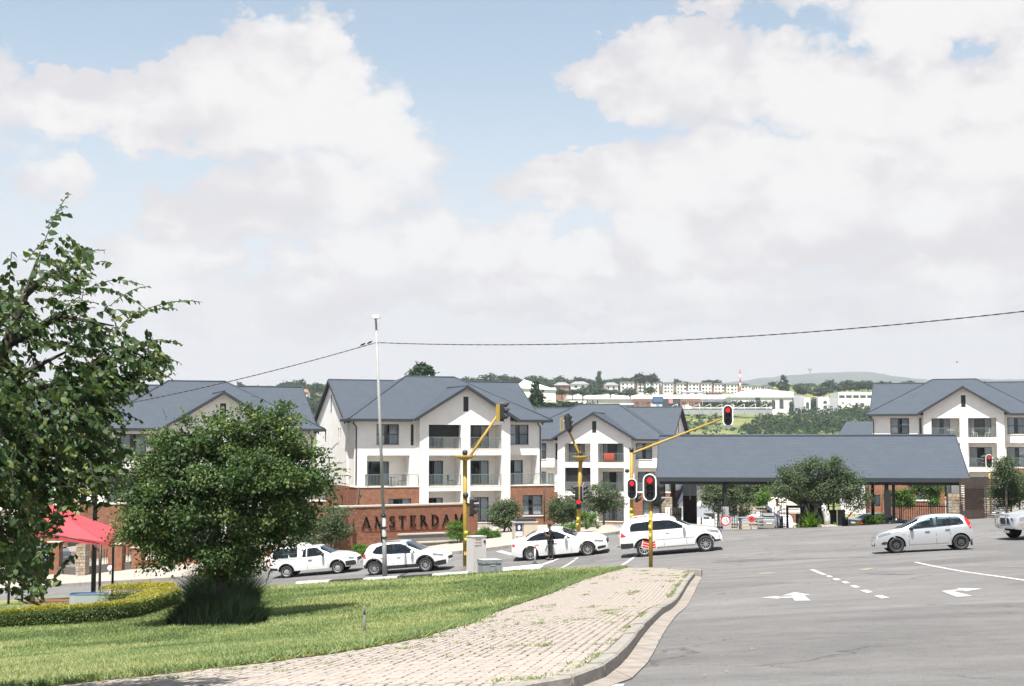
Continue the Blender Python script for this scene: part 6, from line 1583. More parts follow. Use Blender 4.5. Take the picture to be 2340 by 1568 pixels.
isu = dict(L=5.1, hw=.92, r=.38, axles=(1.2, 4.25), paint=CARSILV, rim=RIMM, spokes=6, sill=.46, arch=.09, belt=[(0, 1.1), (2, 1.1), (3.6, 1.1), (5.1, .95)], tumble=.2, nr=.2,
    top=[(0, .8), (.03, 1.08), (1.7, 1.10), (1.75, 1.15), (1.95, 1.70), (2.2, 1.77), (3.0, 1.77), (3.2, 1.70), (3.85, 1.25), (4.3, 1.19), (4.75, 1.12), (4.98, 1.0), (5.06, .85), (5.1, .7)],
    windows=[W1((1.95, 1.15, 1.5), (2.1, 1.14, 1.62), (2.5, 1.14, 1.63)), W1((2.56, 1.14, 1.63), (2.95, 1.14, 1.61), (3.5, 1.16, 1.22))],
    screen=(3.22, 3.82), cabin=(1.9, 3.6), seats=[2.0, 2.7], mirror=3.52, handles=[2.2, 2.9], seams=[2.53, 3.6], archtrim=.06,
    tail=[[(.02, .8, 1.05), (.1, .8, 1.05)]], head=[[(4.50, .92, 1.06), (4.75, .88, 1.04), (4.93, .86, 1.0)]], indi=[[(4.80, .70, .745), (4.92, .70, .745)]], grille=(.72, .98),
    tubes=[('nudge_bar', [(5.0, -.62, .52), (5.22, -.62, .62), (5.26, -.60, .95), (5.24, -.45, 1.12), (5.24, .45, 1.12), (5.26, .60, .95), (5.22, .62, .62), (5.0, .62, .52)], .045, CHROME), ('nudge_bar', [(5.22, -.62, .62), (5.23, 0, .60), (5.22, .62, .62)], .04, CHROME), ('nudge_bar', [(5.24, -.25, 1.12), (5.22, -.25, .6)], .03, CHROME), ('nudge_bar', [(5.24, .25, 1.12), (5.22, .25, .6)], .03, CHROME)])
iz = car('pickup', 'silver pickup with a chrome nudge bar entering at the right edge', isu, 'cars in the street', 'pickup')
zK = zf(1000, 1900, 2.6); zD = zf(3300, 1450, 1.844)
SC = {}
SC['bk'] = put(bk, zK(390, 1068), zK(918, 1030), R(-7)); SC['po'] = put(po, zK(1302, 1045), zK(1832, 1005), R(-11))
SC['au'] = put(au, zB(1020, 1228), zB(1735, 1172), R(-7)); SC['pj'] = put(pj, zC(570, 1172), zC(1336, 1127), R(-5))
SC['fg'] = put(fg_, zD(1005, 1378), zD(530, 1412), R(180 - 6)); SC['iz'] = put(iz, (zD(1462, 1300)[0] + 168, zD(1462, 1300)[1] - 6), (zD(1462, 1300)[0] + 28, zD(1462, 1300)[1]), R(180 + 13), 1.0)
print('car scales', SC)
# parked cars inside the estate (seen from behind)
def park(src, label, paint_, U, V, Y, rot, s=1.0):
    c = copy_tree(src); c.name = src.name.split('.')[0]; tag(c, label); c['group'] = 'cars parked in the estate'
    for ch in kids(c):
        if ch.name.startswith('body'):
            ch.data = ch.data.copy(); ch.data.materials[0] = paint_
    p = at(U, V, Y); c.location = (p.x, Y, G(p.x, Y)); c.rotation_euler = (0, 0, rot); c.scale = (s, s, s); c['category'] = 'car'
    return c
park(pj, 'parked grey estate car seen from behind through the entrance', CARGREY, 1758, 1195, 118, R(82), .95); park(fg_, 'parked white hatchback seen from behind through the entrance', CARWHITE, 1792, 1200, 122, R(86), 1)
park(au, 'black car roof behind the raised boom', CARBLK, 1950, 1196, 97, R(20)); 
c = park(po, 'parked blue grey hatchback inside the fence at the far left', mat('blue_car_paint', (.16, .21, .27), .3, coat=.7), 150, 1300, 96, R(170))

# ------------------------------------------------------------------ people: one skinned body each, clothes and hair as children
SKIN = mat('dark_skin', (.115, .055, .035), .55); SKIN2 = mat('brown_skin', (.16, .08, .05), .55)
BLKCL = mat('black_cloth', (.014, .014, .016), .9); HAIR = mat('black_hair', (.008, .008, .008), .8); SHOE = mat('black_shoe', (.02, .02, .02), .5)
def skin(name, pts, edges, rad, m_, parent, root=0, sub=2):
    me = bpy.data.meshes.new(name); me.from_pydata([tuple(p) for p in pts], edges, []); me.materials.append(m_)
    o = link(name, me, parent); sm = o.modifiers.new('skin', 'SKIN'); sm.use_smooth_shade = True
    for i, v in enumerate(me.skin_vertices[0].data):
        r_ = rad[i]; v.radius = (r_, r_) if isinstance(r_, (int, float)) else r_; v.use_root = (i == root)
    if sub: s = o.modifiers.new('sub', 'SUBSURF'); s.levels = sub; s.render_levels = sub
    return o
def figure(label, loc, rz, J, shirt, trousers, skinm, short=False, cat='person', hat=None):
    """J: joints in metres. y- is the way the figure faces."""
    t = thing('person', label, cat, loc, rz)
    P = ['pelvis', 'waist', 'chest', 'neck', 'head', 'crown']; pts, edges, rad, ix = [], [], [], {}
    def add(n, r_, par=None):
        ix[n] = len(pts); pts.append(J[n]); rad.append(r_)
        if par: edges.append((ix[par], ix[n]))
    add('pelvis', (.14, .10)); add('waist', (.125, .09), 'pelvis'); add('chest', (.155, .105), 'waist'); add('neck', .055, 'chest'); add('head', (.075, .09), 'neck'); add('crown', (.070, .082), 'head')
    for s in ('l', 'r'):
        add('sh_'+s, .058, 'chest'); add('el_'+s, .042, 'sh_'+s); add('wr_'+s, .029, 'el_'+s); add('ha_'+s, (.038, .020), 'wr_'+s)
        if 'hip_'+s in J:
            add('hip_'+s, .085, 'pelvis'); add('kn_'+s, .058, 'hip_'+s); add('an_'+s, .040, 'kn_'+s); add('to_'+s, (.042, .035), 'an_'+s)
    body = skin('body', pts, edges, rad, skinm, t)
    for s in ('l', 'r'):                                 # fingers and thumb, each a short bent chain
        w, h = Vector(J['wr_'+s]), Vector(J['ha_'+s]); d = (h - w).normalized(); a = d.orthogonal().normalized()
        for k in range(4):
            o_ = a * (.012 * (k - 1.5)); l_ = (.062, .072, .068, .054)[k]; q = h + o_; cu = d.cross(a) * .018
            MB().tube([q, q + d*l_*.5 + cu*.3, q + d*l_ + cu], [.0085, .008, .006], 5).build('finger', skinm, body)
        q = w.lerp(h, .55) + a*.03; MB().tube([q, q + d*.03 + a*.02, q + d*.055 + a*.02], [.010, .009, .007], 5).build('thumb', skinm, body)
    hd_ = Vector(J['head']); f = Vector(J.get('face', (0, -1, 0))).normalized(); sd = Vector((-f.y, f.x, 0)).normalized()
    MB().sphere(tuple(hd_ + f*.098 + Vector((0, 0, .0))), (.014, .014, .02), 8, 6).build('nose', skinm, body)
    for s in (-1, 1):
        MB().sphere(tuple(hd_ + f*.080 + sd*s*.031 + Vector((0, 0, .032))), .010, 8, 6).build('eye', mat('eye_white', (.5, .48, .45), .3), body); MB().sphere(tuple(hd_ + sd*s*.086 + Vector((0, 0, .005))), (.018, .025, .03), 8, 6).build('ear', skinm, body)
    MB().box(*(lambda c: (c.x-.022, c.x+.022, c.y-.012, c.y+.012, c.z-.006, c.z+.006))(hd_ + f*.083 + Vector((0, 0, -.045)))).build('mouth', mat('lips', (.10, .035, .03), .5), body)
    hr = MB(); c0 = Vector(J['crown']) * .75 + hd_ * .25 - f*.016; hr.sphere(tuple(c0 + Vector((0, 0, .012))), (.088, .098, .082), 14, 10); hr.build('hair', HAIR if hat is None else hat, t)
    ix2 = {}; pts2, e2, r2 = [], [], []
    def add2(n, r_, par=None, p=None):
        ix2[n] = len(pts2); pts2.append(p or J[n]); r2.append(r_)
        if par: e2.append((ix2[par], ix2[n]))
    pv = Vector(J['pelvis']); add2('w', (.150, .112), None, J['waist']); 
    add2('hem', (.158, .118), 'w', tuple(pv - Vector((0, 0, .03)))); add2('chest', (.172, .122), 'w'); add2('collar', (.075, .07), 'chest', tuple(Vector(J['chest']).lerp(Vector(J['neck']), .7)))
    for s in ('l', 'r'):
        add2('sh_'+s, .072, 'chest'); e = Vector(J['sh_'+s]).lerp(Vector(J['el_'+s]), .8 if short else 1.0); add2('sl_'+s, .058, 'sh_'+s, tuple(e))
        if not short: add2('cu_'+s, .042, 'sl_'+s, tuple(Vector(J['el_'+s]).lerp(Vector(J['wr_'+s]), .9)))
    skin('shirt', pts2, e2, r2, shirt, t)
    if 'hip_l' in J:
        pts3 = [J['pelvis']]; e3 = []; r3 = [(.152, .115)]
        for s in ('l', 'r'):
            b = len(pts3); pts3 += [J['hip_'+s], J['kn_'+s], tuple(Vector(J['an_'+s]) + Vector((0, 0, .02)))]; r3 += [.095, .070, .058]; e3 += [(0, b), (b, b+1), (b+1, b+2)]
        skin('trousers', pts3, e3, r3, trousers, t)
        for s in ('l', 'r'):
            a, b = Vector(J['an_'+s]), Vector(J['to_'+s]); d = (b - a); d.z = 0; d.normalize()
            mb = MB(); base = Vector((a.x, a.y, .045)); mb.tube([base - d*.07, base, base + d*.11, base + d*.19 - Vector((0, 0, .01))], [.046, .05, .047, .03], 8); mb.build('shoe', SHOE, t)
    return t
# man in black on the island, facing left, a hand raised to his face
mp = hit(*zB(1262, 1228)); 
J = dict(pelvis=(0, 0, .93), waist=(0, .01, 1.08), chest=(0, .01, 1.33), neck=(-.0, -.03, 1.50), head=(0, -.075, 1.60), crown=(0, -.075, 1.70), face=(0, -1, -.25),
   sh_l=(.17, .0, 1.40), el_l=(.20, -.10, 1.14), wr_l=(.13, -.27, 1.26), ha_l=(.09, -.29, 1.36), sh_r=(-.17, 0, 1.40), el_r=(-.22, -.06, 1.12), wr_r=(-.16, -.25, 1.16), ha_r=(-.12, -.31, 1.22),
   hip_l=(.09, 0, .88), kn_l=(.10, .02, .48), an_l=(.12, .09, .09), to_l=(.13, -.08, .03), hip_r=(-.09, 0, .88), kn_r=(-.09, -.05, .48), an_r=(-.10, -.05, .09), to_r=(-.10, -.22, .03))
figure('man in a black shirt and trousers standing beside the white saloon, hand at his face', (mp.x, mp.y, mp.z + .015), R(-80), J, BLKCL, mat('charcoal_trousers', (.02, .022, .028), .9), SKIN, short=True)
MB_ = MB(); MB_.cyl((0, 0, 0), (0, 0, .11), .032, .036, 10); cupt = thing('paper_cup', 'white cup in the raised hand of the man in black', 'cup', (mp.x - .31, mp.y - .15, mp.z + 1.36), 0); MB_.build('cup', mat('paper_white', (.75, .72, .70), .7), cupt)
# guard at the gate
gp3 = at(1776, 1200, 84.6); g3 = G(gp3.x, 84.6)
J2 = dict(pelvis=(0, 0, .93), waist=(0, .01, 1.08), chest=(0, .01, 1.33), neck=(0, -.01, 1.49), head=(0, -.035, 1.60), crown=(0, -.03, 1.70), face=(0, -1, 0), sh_l=(.18, 0, 1.40), el_l=(.25, .0, 1.14), wr_l=(.16, -.18, 1.08), ha_l=(.10, -.22, 1.08), sh_r=(-.18, 0, 1.40), el_r=(-.25, 0, 1.14), wr_r=(-.20, -.14, .98), ha_r=(-.19, -.18, .90),
   hip_l=(.09, 0, .88), kn_l=(.10, -.01, .48), an_l=(.11, .03, .09), to_l=(.12, -.13, .03), hip_r=(-.09, 0, .88), kn_r=(-.10, -.01, .48), an_r=(-.11, .03, .09), to_r=(-.12, -.13, .03))
figure('guard in white shirt and pale trousers standing at the gate', (gp3.x, 84.6, g3), R(10), J2, mat('white_shirt', (.72, .72, .72), .9), mat('pale_trousers', (.5, .53, .6), .9), SKIN2)
# the two drivers
def driver(carobj, x, y, z, shirt, label, arm=True):
    J3 = dict(pelvis=(0, .05, .0), waist=(0, .03, .14), chest=(0, .02, .36), neck=(0, -.0, .52), head=(0, -.03, .63), crown=(0, -.03, .73), face=(0, -1, 0), sh_l=(.18, 0, .43), el_l=(.24, -.2, .24), wr_l=(.14, -.42, .36), ha_l=(.11, -.49, .38), sh_r=(-.18, 0, .43), el_r=(-.24, -.18, .25), wr_r=(-.14, -.40, .36), ha_r=(-.11, -.47, .38))
    s = carobj.scale.x; mw = Matrix.LocRotScale(carobj.location, carobj.rotation_euler, carobj.scale)
    t = figure(label, mw @ Vector((x, y, z)), 0, J3, shirt, BLKCL, SKIN, short=True); t.rotation_euler = (carobj.rotation_euler.to_matrix() @ Euler((0, 0, R(90))).to_matrix()).to_euler()
driver(bk, 2.02, -.36, .60, mat('pink_cloth', (.55, .09, .16), .9), 'driver in a pink top at the wheel of the white pickup')
driver(po, 1.92, -.36, .63, mat('white_top', (.6, .55, .5), .9), 'driver leaning an arm at the wheel of the white hatchback')
# ------------------------------------------------------------------ traffic signals
YEL = mat('signal_pole_yellow', (.33, .215, .035), .6, var=.1, scale=5)
FLUO = mat('fluorescent_band', (.44, .41, .025), .6)
SIGB = mat('signal_black', (.016, .017, .019), .55)
SIGG = mat('signal_hood_grey', (.022, .024, .027), .5)
RINGW = mat('signal_white_border', (.80, .80, .79), .5)
LRED = mat('lens_red_lit', (.95, .02, .035), .4, emit=.75)
LOFF = mat('lens_unlit', (.030, .028, .024), .25); LGRN = mat('lens_unlit_green', (.018, .035, .030), .25)
def stadium(w, h, n=12):
    r = w / 2; c = h/2 - r
    return [(r*math.cos(R(a)), c + r*math.sin(R(a))) for a in np.linspace(0, 180, n)] + [(r*math.cos(R(a)), -c + r*math.sin(R(a))) for a in np.linspace(180, 360, n)]
def head(parent, pos, rz, s=1.0, board=True, lit=True, ring=True, lamps=3, rx=0.0, name='signal_head', rd=None):
    """one signal head: housing > backing board, border, lenses, hoods; faces local -y"""
    mb = MB(); hh = .30 * lamps
    mb.prism([(p[0]*.75, p[1]) for p in stadium(.36, hh + .06)], lambda p, d: (p[0]*s, d*s, p[1]*s), .02, .20)
    h = mb.build(name, SIGB, parent, pos); h.rotation_euler = (rx, 0, rz)
    if board:
        o = stadium(.56, hh + .24)
        MB().prism(o, lambda p, d: (p[0]*s, d*s, p[1]*s), -.01, .015).build('backing_board', SIGB, h)
        if ring:
            i_ = stadium(.46, hh + .14); n = len(o); mb = MB()
            mb.add([(p[0]*s, -.02*s, p[1]*s) for p in o] + [(p[0]*s, -.02*s, p[1]*s) for p in i_] + [(p[0]*s, -.0105*s, p[1]*s) for p in o] + [(p[0]*s, -.0105*s, p[1]*s) for p in i_],
                   [(k, (k+1) % n, n+(k+1) % n, n+k) for k in range(n)] + [(k, (k+1) % n, 2*n+(k+1) % n, 2*n+k) for k in range(n)] + [(n+k, n+(k+1) % n, 3*n+(k+1) % n, 3*n+k) for k in range(n)])
            mb.build('white_border', RINGW, h)
    rd = rd or .105
    for k in range(lamps):
        z = ((lamps - 1)/2 - k) * .285 * s
        m_ = (LRED if lit else LOFF) if k == 0 else (LOFF if k == 1 and lamps == 3 else LGRN)
        l = MB().sphere((0, -.012*s, z), (rd*s*(1.12 if k == 0 and lit else 1), .03*s, rd*s*(1.12 if k == 0 and lit else 1)), 16, 8).build('lens', m_, h)
        hb = MB(); hb.smooth = True; n = 14; vs = []
        for q in range(n + 1):
            a = R(-35 + 250*q/n); ln_ = (.30 if board else .24) * (.45 + .55*max(0, math.sin(a)*.7 + .3))
            for y in (-.012, -ln_):
                for rr in (rd*1.22, rd*1.30): vs.append((rr*math.cos(a)*s, y*s, z + rr*math.sin(a)*s))
        hb.add(vs, [f for q in range(n) for f in ((4*q, 4*q+2, 4*q+6, 4*q+4), (4*q+1, 4*q+5, 4*q+7, 4*q+3), (4*q+2, 4*q+3, 4*q+7, 4*q+6))])
        hb.build('hood', SIGG, h, fix=False)
    return h
def pole(t, top, r=.07, bands=(), cap=True, m_=YEL):
    MB().tube([(0, 0, -.2), (0, 0, top.z*.5) if False else tuple(Vector((top.x*.5, top.y*.5, top.z*.5))), tuple(top)], [r*1.08, r, r], 14).build('pole', m_, t)
    if cap: MB().sphere(tuple(top + Vector((0, 0, .05))), (r*1.5, r*1.5, .12), 12, 8).build('cap', SIGG, t)
    for z0, z1 in bands:
        f = lambda z: Vector((top.x*z/top.z, top.y*z/top.z, z))
        MB().cyl(f(z0), f(z1), r*1.03 + .003, n=14).build('reflective_band', FLUO, t)
GRP = 'traffic signals at the junction'
def rel(t, U, V, Y=None): return at(U, V, Y or t.location.y) - Vector(t.location)
# 1: near signal at the tip of the pavement
p = Vector((0, 0, 0)); bY = 57.0; p = at(1487, 1298, bY); p.z = G(p.x, p.y) + KH
t1_ = thing('traffic_light', 'nearest traffic light, on a short yellow pole at the tip of the pavement, red lit', 'traffic light', p, 0, GRP)
pole(t1_, rel(t1_, 1487.5, 1146), .075, (), False)
q = rel(t1_, 1487, 1200).z
for V0_, V1_ in ((1186, 1192), (1200, 1210), (1220, 1232)): pass
zz = lambda V: rel(t1_, 1487, V).z
for a, b in ((1192, 1184), (1212, 1200), (1232, 1219)): MB().cyl((0, 0, zz(a)), (0, 0, zz(b)), .079, n=14).build('reflective_band', FLUO, t1_)
head(t1_, rel(t1_, 1484, 1114) + Vector((0, -.12, 0)), R(-6), .97)
head(t1_, rel(t1_, 1503, 1131) + Vector((.02, .05, 0)), R(100), .95, ring=False, lit=False)
MB().tube([(.0, -.08, zz(1150)), (.12, -.1, zz(1160)), (.28, -.02, zz(1158))], .012, 6).build('cable_loop', SIGB, t1_)
pl = thing('placard', 'torn red and white cardboard placard tied round the nearest signal pole', 'placard', (p.x, p.y, p.z), 0)
PLW = mat('placard_white', (.62, .58, .56), .85); 
for x0, x1, rz, nm in ((-.40, -.085, R(8), 'left_flap'), (.085, .28, R(-14), 'right_flap')):
    o = MB().box(x0, x1, .03, .045, zz(1257), zz(1240)).build(nm, PLW, pl); o.rotation_euler = (0, R(12 if x0 < 0 else -10), 0); o.location = (-.12 if x0 < 0 else .10, 0, .02)
    mb = MB()
    for k in range(3):
        z = zz(1257) + .03 + k*.1; mb.box(x0 + .03, x1 - .03, .024, .029, z, z + .065)
    b_ = mb.build('red_print', REDP, o)
# 2: tall cantilever signal on the far corner, arm to the upper right
p = hit(1443, 1221); t2_ = thing('traffic_light', 'tall yellow cantilever signal with its arm reaching right, red lit', 'traffic light', p, 0, GRP)
pole(t2_, rel(t2_, 1443, 1030), .10, (), False); MB().cyl(rel(t2_, 1443, 1033), rel(t2_, 1443, 1023), .115, n=12).build('cap', SIGG, t2_)
for a, b in ((1184, 1174), (1169, 1161)): MB().cyl(rel(t2_, 1443, a), rel(t2_, 1443, b), .105, n=14).build('reflective_band', FLUO, t2_)
A, B = rel(t2_, 1450, 1034), rel(t2_, 1655, 955); MB().tube([rel(t2_, 1444, 1038), A, B], [.07, .065, .05], 10).build('arm', YEL, t2_)
for dV in (-4,): MB().tube([rel(t2_, 1445, 1027), A.lerp(B, .45)], .009, 5).build('stay_wire', YEL, t2_)
head(t2_, B + Vector((.18, -.12, .12)), R(-8), 1.0); head(t2_, rel(t2_, 1443, 1117) + Vector((0, -.2, 0)), R(-4), .98)
head(t2_, rel(t2_, 1459, 1137) + Vector((0, .1, 0)), R(95), .8, board=False, lit=False, lamps=2)
MB().sphere(tuple(rel(t2_, 1433, 1076)), .12, 10, 8).build('detector', SIGG, t2_)
# 3: signal by the cabinets with raised arm, heads turned to the right
p = hit(1063.5, 1312); p.z = G(p.x, p.y) + KH; t3_ = thing('traffic_light', 'yellow cantilever signal beside the beige cabinet, heads turned away to the right', 'traffic light', p, 0, GRP)
MB().box(-.16, .14, -.16, .16, -.2, rel(t3_, 1062, 1294).z).build('footing', CONC, t3_)
tp = rel(t3_, 1062.5, 1042); pole(t3_, tp, .105, (), False)
for a, b in ((1239, 1229), (1224, 1213)): MB().cyl((0, 0, rel(t3_, 1062, a).z), (0, 0, rel(t3_, 1062, b).z), .110, n=14).build('reflective_band', FLUO, t3_)
def collar(t, c, r):
    mb = MB(); mb.smooth = True; mb.cyl(c - Vector((0, 0, .22)), c, .12, r, 20); mb.cyl(c, c + Vector((0, 0, .03)), r, r*.98, 20); mb.build('collar', YEL, t)
    MB().sphere(tuple(c + Vector((0, 0, .14))), (.13, .13, .15), 12, 8).build('cap', SIGG, t)
collar(t3_, tp, .52)
A, B = rel(t3_, 1077, 1038), rel(t3_, 1136, 952); B = B + Vector((0, -.6, 0)); MB().tube([tp + Vector((.2, 0, -.06)), A, B], [.075, .07, .06], 10).build('arm', YEL, t3_)
for f in (.55, .62): MB().tube([tp + Vector((.45 if f > .6 else -.1, 0, .02)), A.lerp(B, f)], .01, 5).build('stay_wire', YEL, t3_)
b0 = rel(t3_, 1138, 945) + Vector((0, -.6, 0)); MB().box(b0.x - .09, b0.x + .09, b0.y - .05, b0.y + .05, b0.z - .40, b0.z + .40).build('bracket', YEL, t3_)
head(t3_, b0 + Vector((.28, 0, .08)), R(90), .95, ring=False, lit=False)
head(t3_, rel(t3_, 1076, 1158) + Vector((.12, 0, 0)), R(94), .92, ring=False, lit=False); MB().tube([(.0, -.1, rel(t3_, 1062, 1148).z), (.2, -.1, rel(t3_, 1062, 1153).z)], .03, 6).build('bracket_arm', SIGB, t3_)
MB().sphere((0, -.06, rel(t3_, 1062, 1132).z), (.135, .135, .15), 12, 8).build('detector', SIGG, t3_)
MB().box(-.06, .06, -.14, -.10, .72, .86).build('pole_number', mat('pole_plate', (.62, .45, .12), .6), t3_)
mb = MB(); text(mb, '7', -.03, .75, .06, .09, -.1405); mb.build('pole_digit', REDP, t3_)
# 4: far corner signal, arm leaning left
p = hit(1321, 1226); t4_ = thing('traffic_light', 'leaning yellow cantilever signal in front of the second block, arm to the upper left', 'traffic light', p, 0, GRP)
tp = rel(t4_, 1327, 1043); pole(t4_, tp, .11, (), False); collar(t4_, tp, .50)
for a, b in ((1192, 1182), (1204, 1196)):
    f = lambda V: Vector((tp.x * rel(t4_, 1322, V).z / tp.z, 0, rel(t4_, 1322, V).z)); MB().cyl(f(b), f(a), .115, n=14).build('reflective_band', FLUO, t4_)
A, B = rel(t4_, 1323, 1036), rel(t4_, 1299, 985); B += Vector((0, -.4, 0)); MB().tube([tp, A, B], [.075, .07, .06], 10).build('arm', YEL, t4_); MB().tube([tp + Vector((.3, 0, .02)), A.lerp(B, .6)], .009, 5).build('stay_wire', YEL, t4_)
hd4 = head(t4_, B + Vector((-.0, -.1, .42)), R(118), .95, ring=False, lit=False); hd4.rotation_euler = (R(0), R(14), R(118))
b0 = B + Vector((-.38, 0, .36)); mb = MB(); mb.box(b0.x - .10, b0.x - .05, b0.y - .04, b0.y + .04, b0.z - .35, b0.z + .35).box(b0.x + .05, b0.x + .10, b0.y - .04, b0.y + .04, b0.z - .35, b0.z + .35).box(b0.x - .049, b0.x + .049, b0.y - .04, b0.y + .04, b0.z + .28, b0.z + .345).box(b0.x - .049, b0.x + .049, b0.y - .04, b0.y + .04, b0.z - .345, b0.z - .28); tag(mb.build('bracket', YEL, t4_), kind=None)
MB().tube([b0 + Vector((.1, 0, .2)), b0 + Vector((.4, -.1, .05))], .025, 6).build('bracket_arm', RINGW, t4_)
head(t4_, rel(t4_, 1317, 1126) + Vector((-.06, 0, 0)), R(-92), .9, ring=False, lit=False); head(t4_, rel(t4_, 1332, 1126) + Vector((.05, -.05, 0)), R(72), .92, ring=True, lit=False)
head(t4_, rel(t4_, 1322, 1152) + Vector((0, -.14, 0)), R(0), .85, board=False, lamps=2, name='pedestrian_head', rd=.12)
# 5: right hand signal
p = hit(2265, 1178); t5_ = thing('traffic_light', 'traffic light at the right on a thin yellow pole, red lit, before the bushes', 'traffic light', p, 0, GRP)
tp = rel(t5_, 2260.5, 1078); pole(t5_, tp, .085, (), False)
for a, b in ((1138, 1128), (1124, 1112), (1100, 1095)):
    f = lambda V: Vector((tp.x * rel(t5_, 2262, V).z / tp.z, 0, rel(t5_, 2262, V).z)); MB().cyl(f(a), f(b), .090, n=14).build('reflective_band', FLUO, t5_)
head(t5_, rel(t5_, 2259, 1054) + Vector((0, -.14, 0)), R(-14), 1.0)
head(t5_, rel(t5_, 2248, 1052) + Vector((0, .1, 0)), R(-100), .9, ring=False, lit=False)
# ------------------------------------------------------------------ birds: two on the cable, one in the air
BIRD = mat('dark_bird', (.02, .018, .02), .8)
def bird(loc, label, fly=False):
    t = thing('bird', label, 'bird', loc)
    mb = MB(); mb.tube([(-.11, 0, -.01), (-.05, 0, .045), (.03, 0, .07), (.07, 0, .10), (.10, 0, .12), (.13, 0, .115)], [.012, .04, .045, .032, .028, .008], 8); mb.build('body', BIRD, t)
    MB().add([(-.10, -.015, 0), (-.10, .015, 0), (-.21, .03, -.05), (-.21, -.03, -.05)], [(0,1,2,3)]).build('tail', BIRD, t)
    for s in (-1, 1):
        if fly: MB().add([(.05, s*.03, .07), (-.04, s*.03, .06), (-.10, s*.26, .13), (.0, s*.22, .14)], [(0,1,2,3)]).build('wing', BIRD, t)
        else: MB().add([(.03, s*.045, .09), (-.04, s*.05, .07), (-.13, s*.02, .0), (-.05, s*.048, .02)], [(0,1,2,3)]).build('wing', BIRD, t)
for f, lb in ((.022, 'small dark bird on the cable close to the lamp post'), (.045, 'small dark bird on the cable, second from the lamp post')):
    q = ct.lerp(c2_, f); bird(q - Vector((0, 0, .55*4*f*(1-f)*.35 - .03)), lb)
bird(at(2187, 829, 160), 'tiny bird in flight above the right block', True)

# ------------------------------------------------------------------ red canopy, hedge and seat at the left
CANV = mat('red_canvas', (.40, .045, .058), .8, var=.08, scale=3)
cx0 = hit(274, 1372); CY = cx0.y
def cp(U, V, Y): return at(U, V, Y)
t = thing('shade_canopy', 'red fabric canopy on dark posts behind the hedge', 'canopy', (0, 0, 0))
Yn, Yf = CY - 1.6, CY + 1.6
zg = G(cp(150, 1380, CY).x, CY)
E = [cp(8, 1203, Yn), cp(248, 1241, Yn), cp(277, 1211, Yf), cp(40, 1185, Yf)]; Rg = [cp(62, 1160, CY), cp(128, 1157, CY)]
Rg = [cp(58, 1172, CY), cp(112, 1150, CY)]
mb = MB(); mb.smooth = True
def sagquad(a, b, c, d, n=10, sag=.12):
    vs = []
    for i in range(n+1):
        for j in range(n+1):
            u, v = i/n, j/n; p = a.lerp(b, u).lerp(d.lerp(c, u), v); p.z -= sag * 4*v*(1-v) * (.4 + .6*4*u*(1-u)) ; vs.append(p)
    mb.add(vs, [(i*(n+1)+j, (i+1)*(n+1)+j, (i+1)*(n+1)+j+1, i*(n+1)+j+1) for i in range(n) for j in range(n)])
sagquad(E[0], E[1], Rg[1], Rg[0]); sagquad(E[2], E[3], Rg[0], Rg[1]); sagquad(E[1], E[2], Rg[1], Rg[1], sag=.05); sagquad(E[3], E[0], Rg[0], Rg[0], sag=.05)
cv = mb.build('canvas', CANV, t, fix=False); so = cv.modifiers.new('thick', 'SOLIDIFY'); so.thickness = .012
mb = MB(); mb.smooth = True
for a, b in ((E[0], E[1]), (E[1], E[2])):
    vs = []
    for k in range(9): q = a.lerp(b, k/8); q.z -= .02; vs += [q - Vector((0, .02, 0)), q - Vector((0, .02, .10 + .10*4*(k/8)*(1-k/8)))]
    mb.add(vs, [(2*k, 2*k+1, 2*k+3, 2*k+2) for k in range(8)])
mb.build('valance', CANV, t, fix=False)
for nm, e_ in (('n', E[0]), ('n', E[1]), ('f', E[2]), ('f', E[3])):
    dx = (.30 if e_ in (E[0], E[3]) else -.35); b = Vector((e_.x + dx, e_.y, 0)); b.z = G(b.x, b.y) - .1
    MB().tube([b, (b.x, b.y, e_.z - .02)], .055, 10).build('post', BLACKM, t); MB().tube([(b.x, b.y, e_.z - .42), (b.x + (-.3 if dx < 0 else .3) * -1 * (-1), b.y, e_.z - .05)], .03, 6).build('brace', BLACKM, t)
MB().tube([E[0] + Vector((.3, 0, -.03)), E[1] + Vector((-.35, 0, -.03))], .03, 6).build('rafter', BLACKM, t); MB().tube([E[1] + Vector((-.35, 0, -.03)), E[2] + Vector((-.35, 0, -.03))], .03, 6).build('rafter', BLACKM, t)
WD = mat('red_brown_wood', (.16, .055, .04), .7, var=.2, scale=4)
tb = hit(115, 1388); tt2 = thing('picnic_table', 'low red brown timber table under the red canopy', 'table', (tb.x, tb.y, tb.z), R(8))
tz = at(110, 1372, tb.y).z - tb.z
for k in range(6): MB().box(-1.0, 1.0, -.45 + k*.152, -.31 + k*.152, tz - .05, tz).build('plank', WD, tt2)
MB().box(-1.0, 1.0, -.46, -.44, tz - .17, tz - .055).build('apron', WD, tt2)
for x in (-.85, .85):
    for y in (-.35, .35): MB().box(x - .05, x + .05, y - .05, y + .05, -.1, tz - .052).build('leg', WD, tt2)
bn = hit(203, 1392); st = thing('steel_trough', 'galvanised trough with a blue lining edge under the red canopy', 'trough', (bn.x, bn.y, bn.z), R(6))
GAL = mat('galvanised_sheet', (.48, .51, .53), .35, metal=.5); top_ = at(203, 1357, bn.y).z - bn.z
mb = MB(); o = [(.72*math.copysign(abs(math.cos(a))**.45, math.cos(a)), .42*math.copysign(abs(math.sin(a))**.45, math.sin(a))) for a in np.linspace(0, 2*math.pi, 32, endpoint=False)]
mb.smooth = True; n = 32; mb.add([(p[0], p[1], -.1) for p in o] + [(p[0], p[1], top_) for p in o], [(i, (i+1) % n, n+(i+1) % n, n+i) for i in range(n)]); mb.build('side', GAL, st, fix=False)
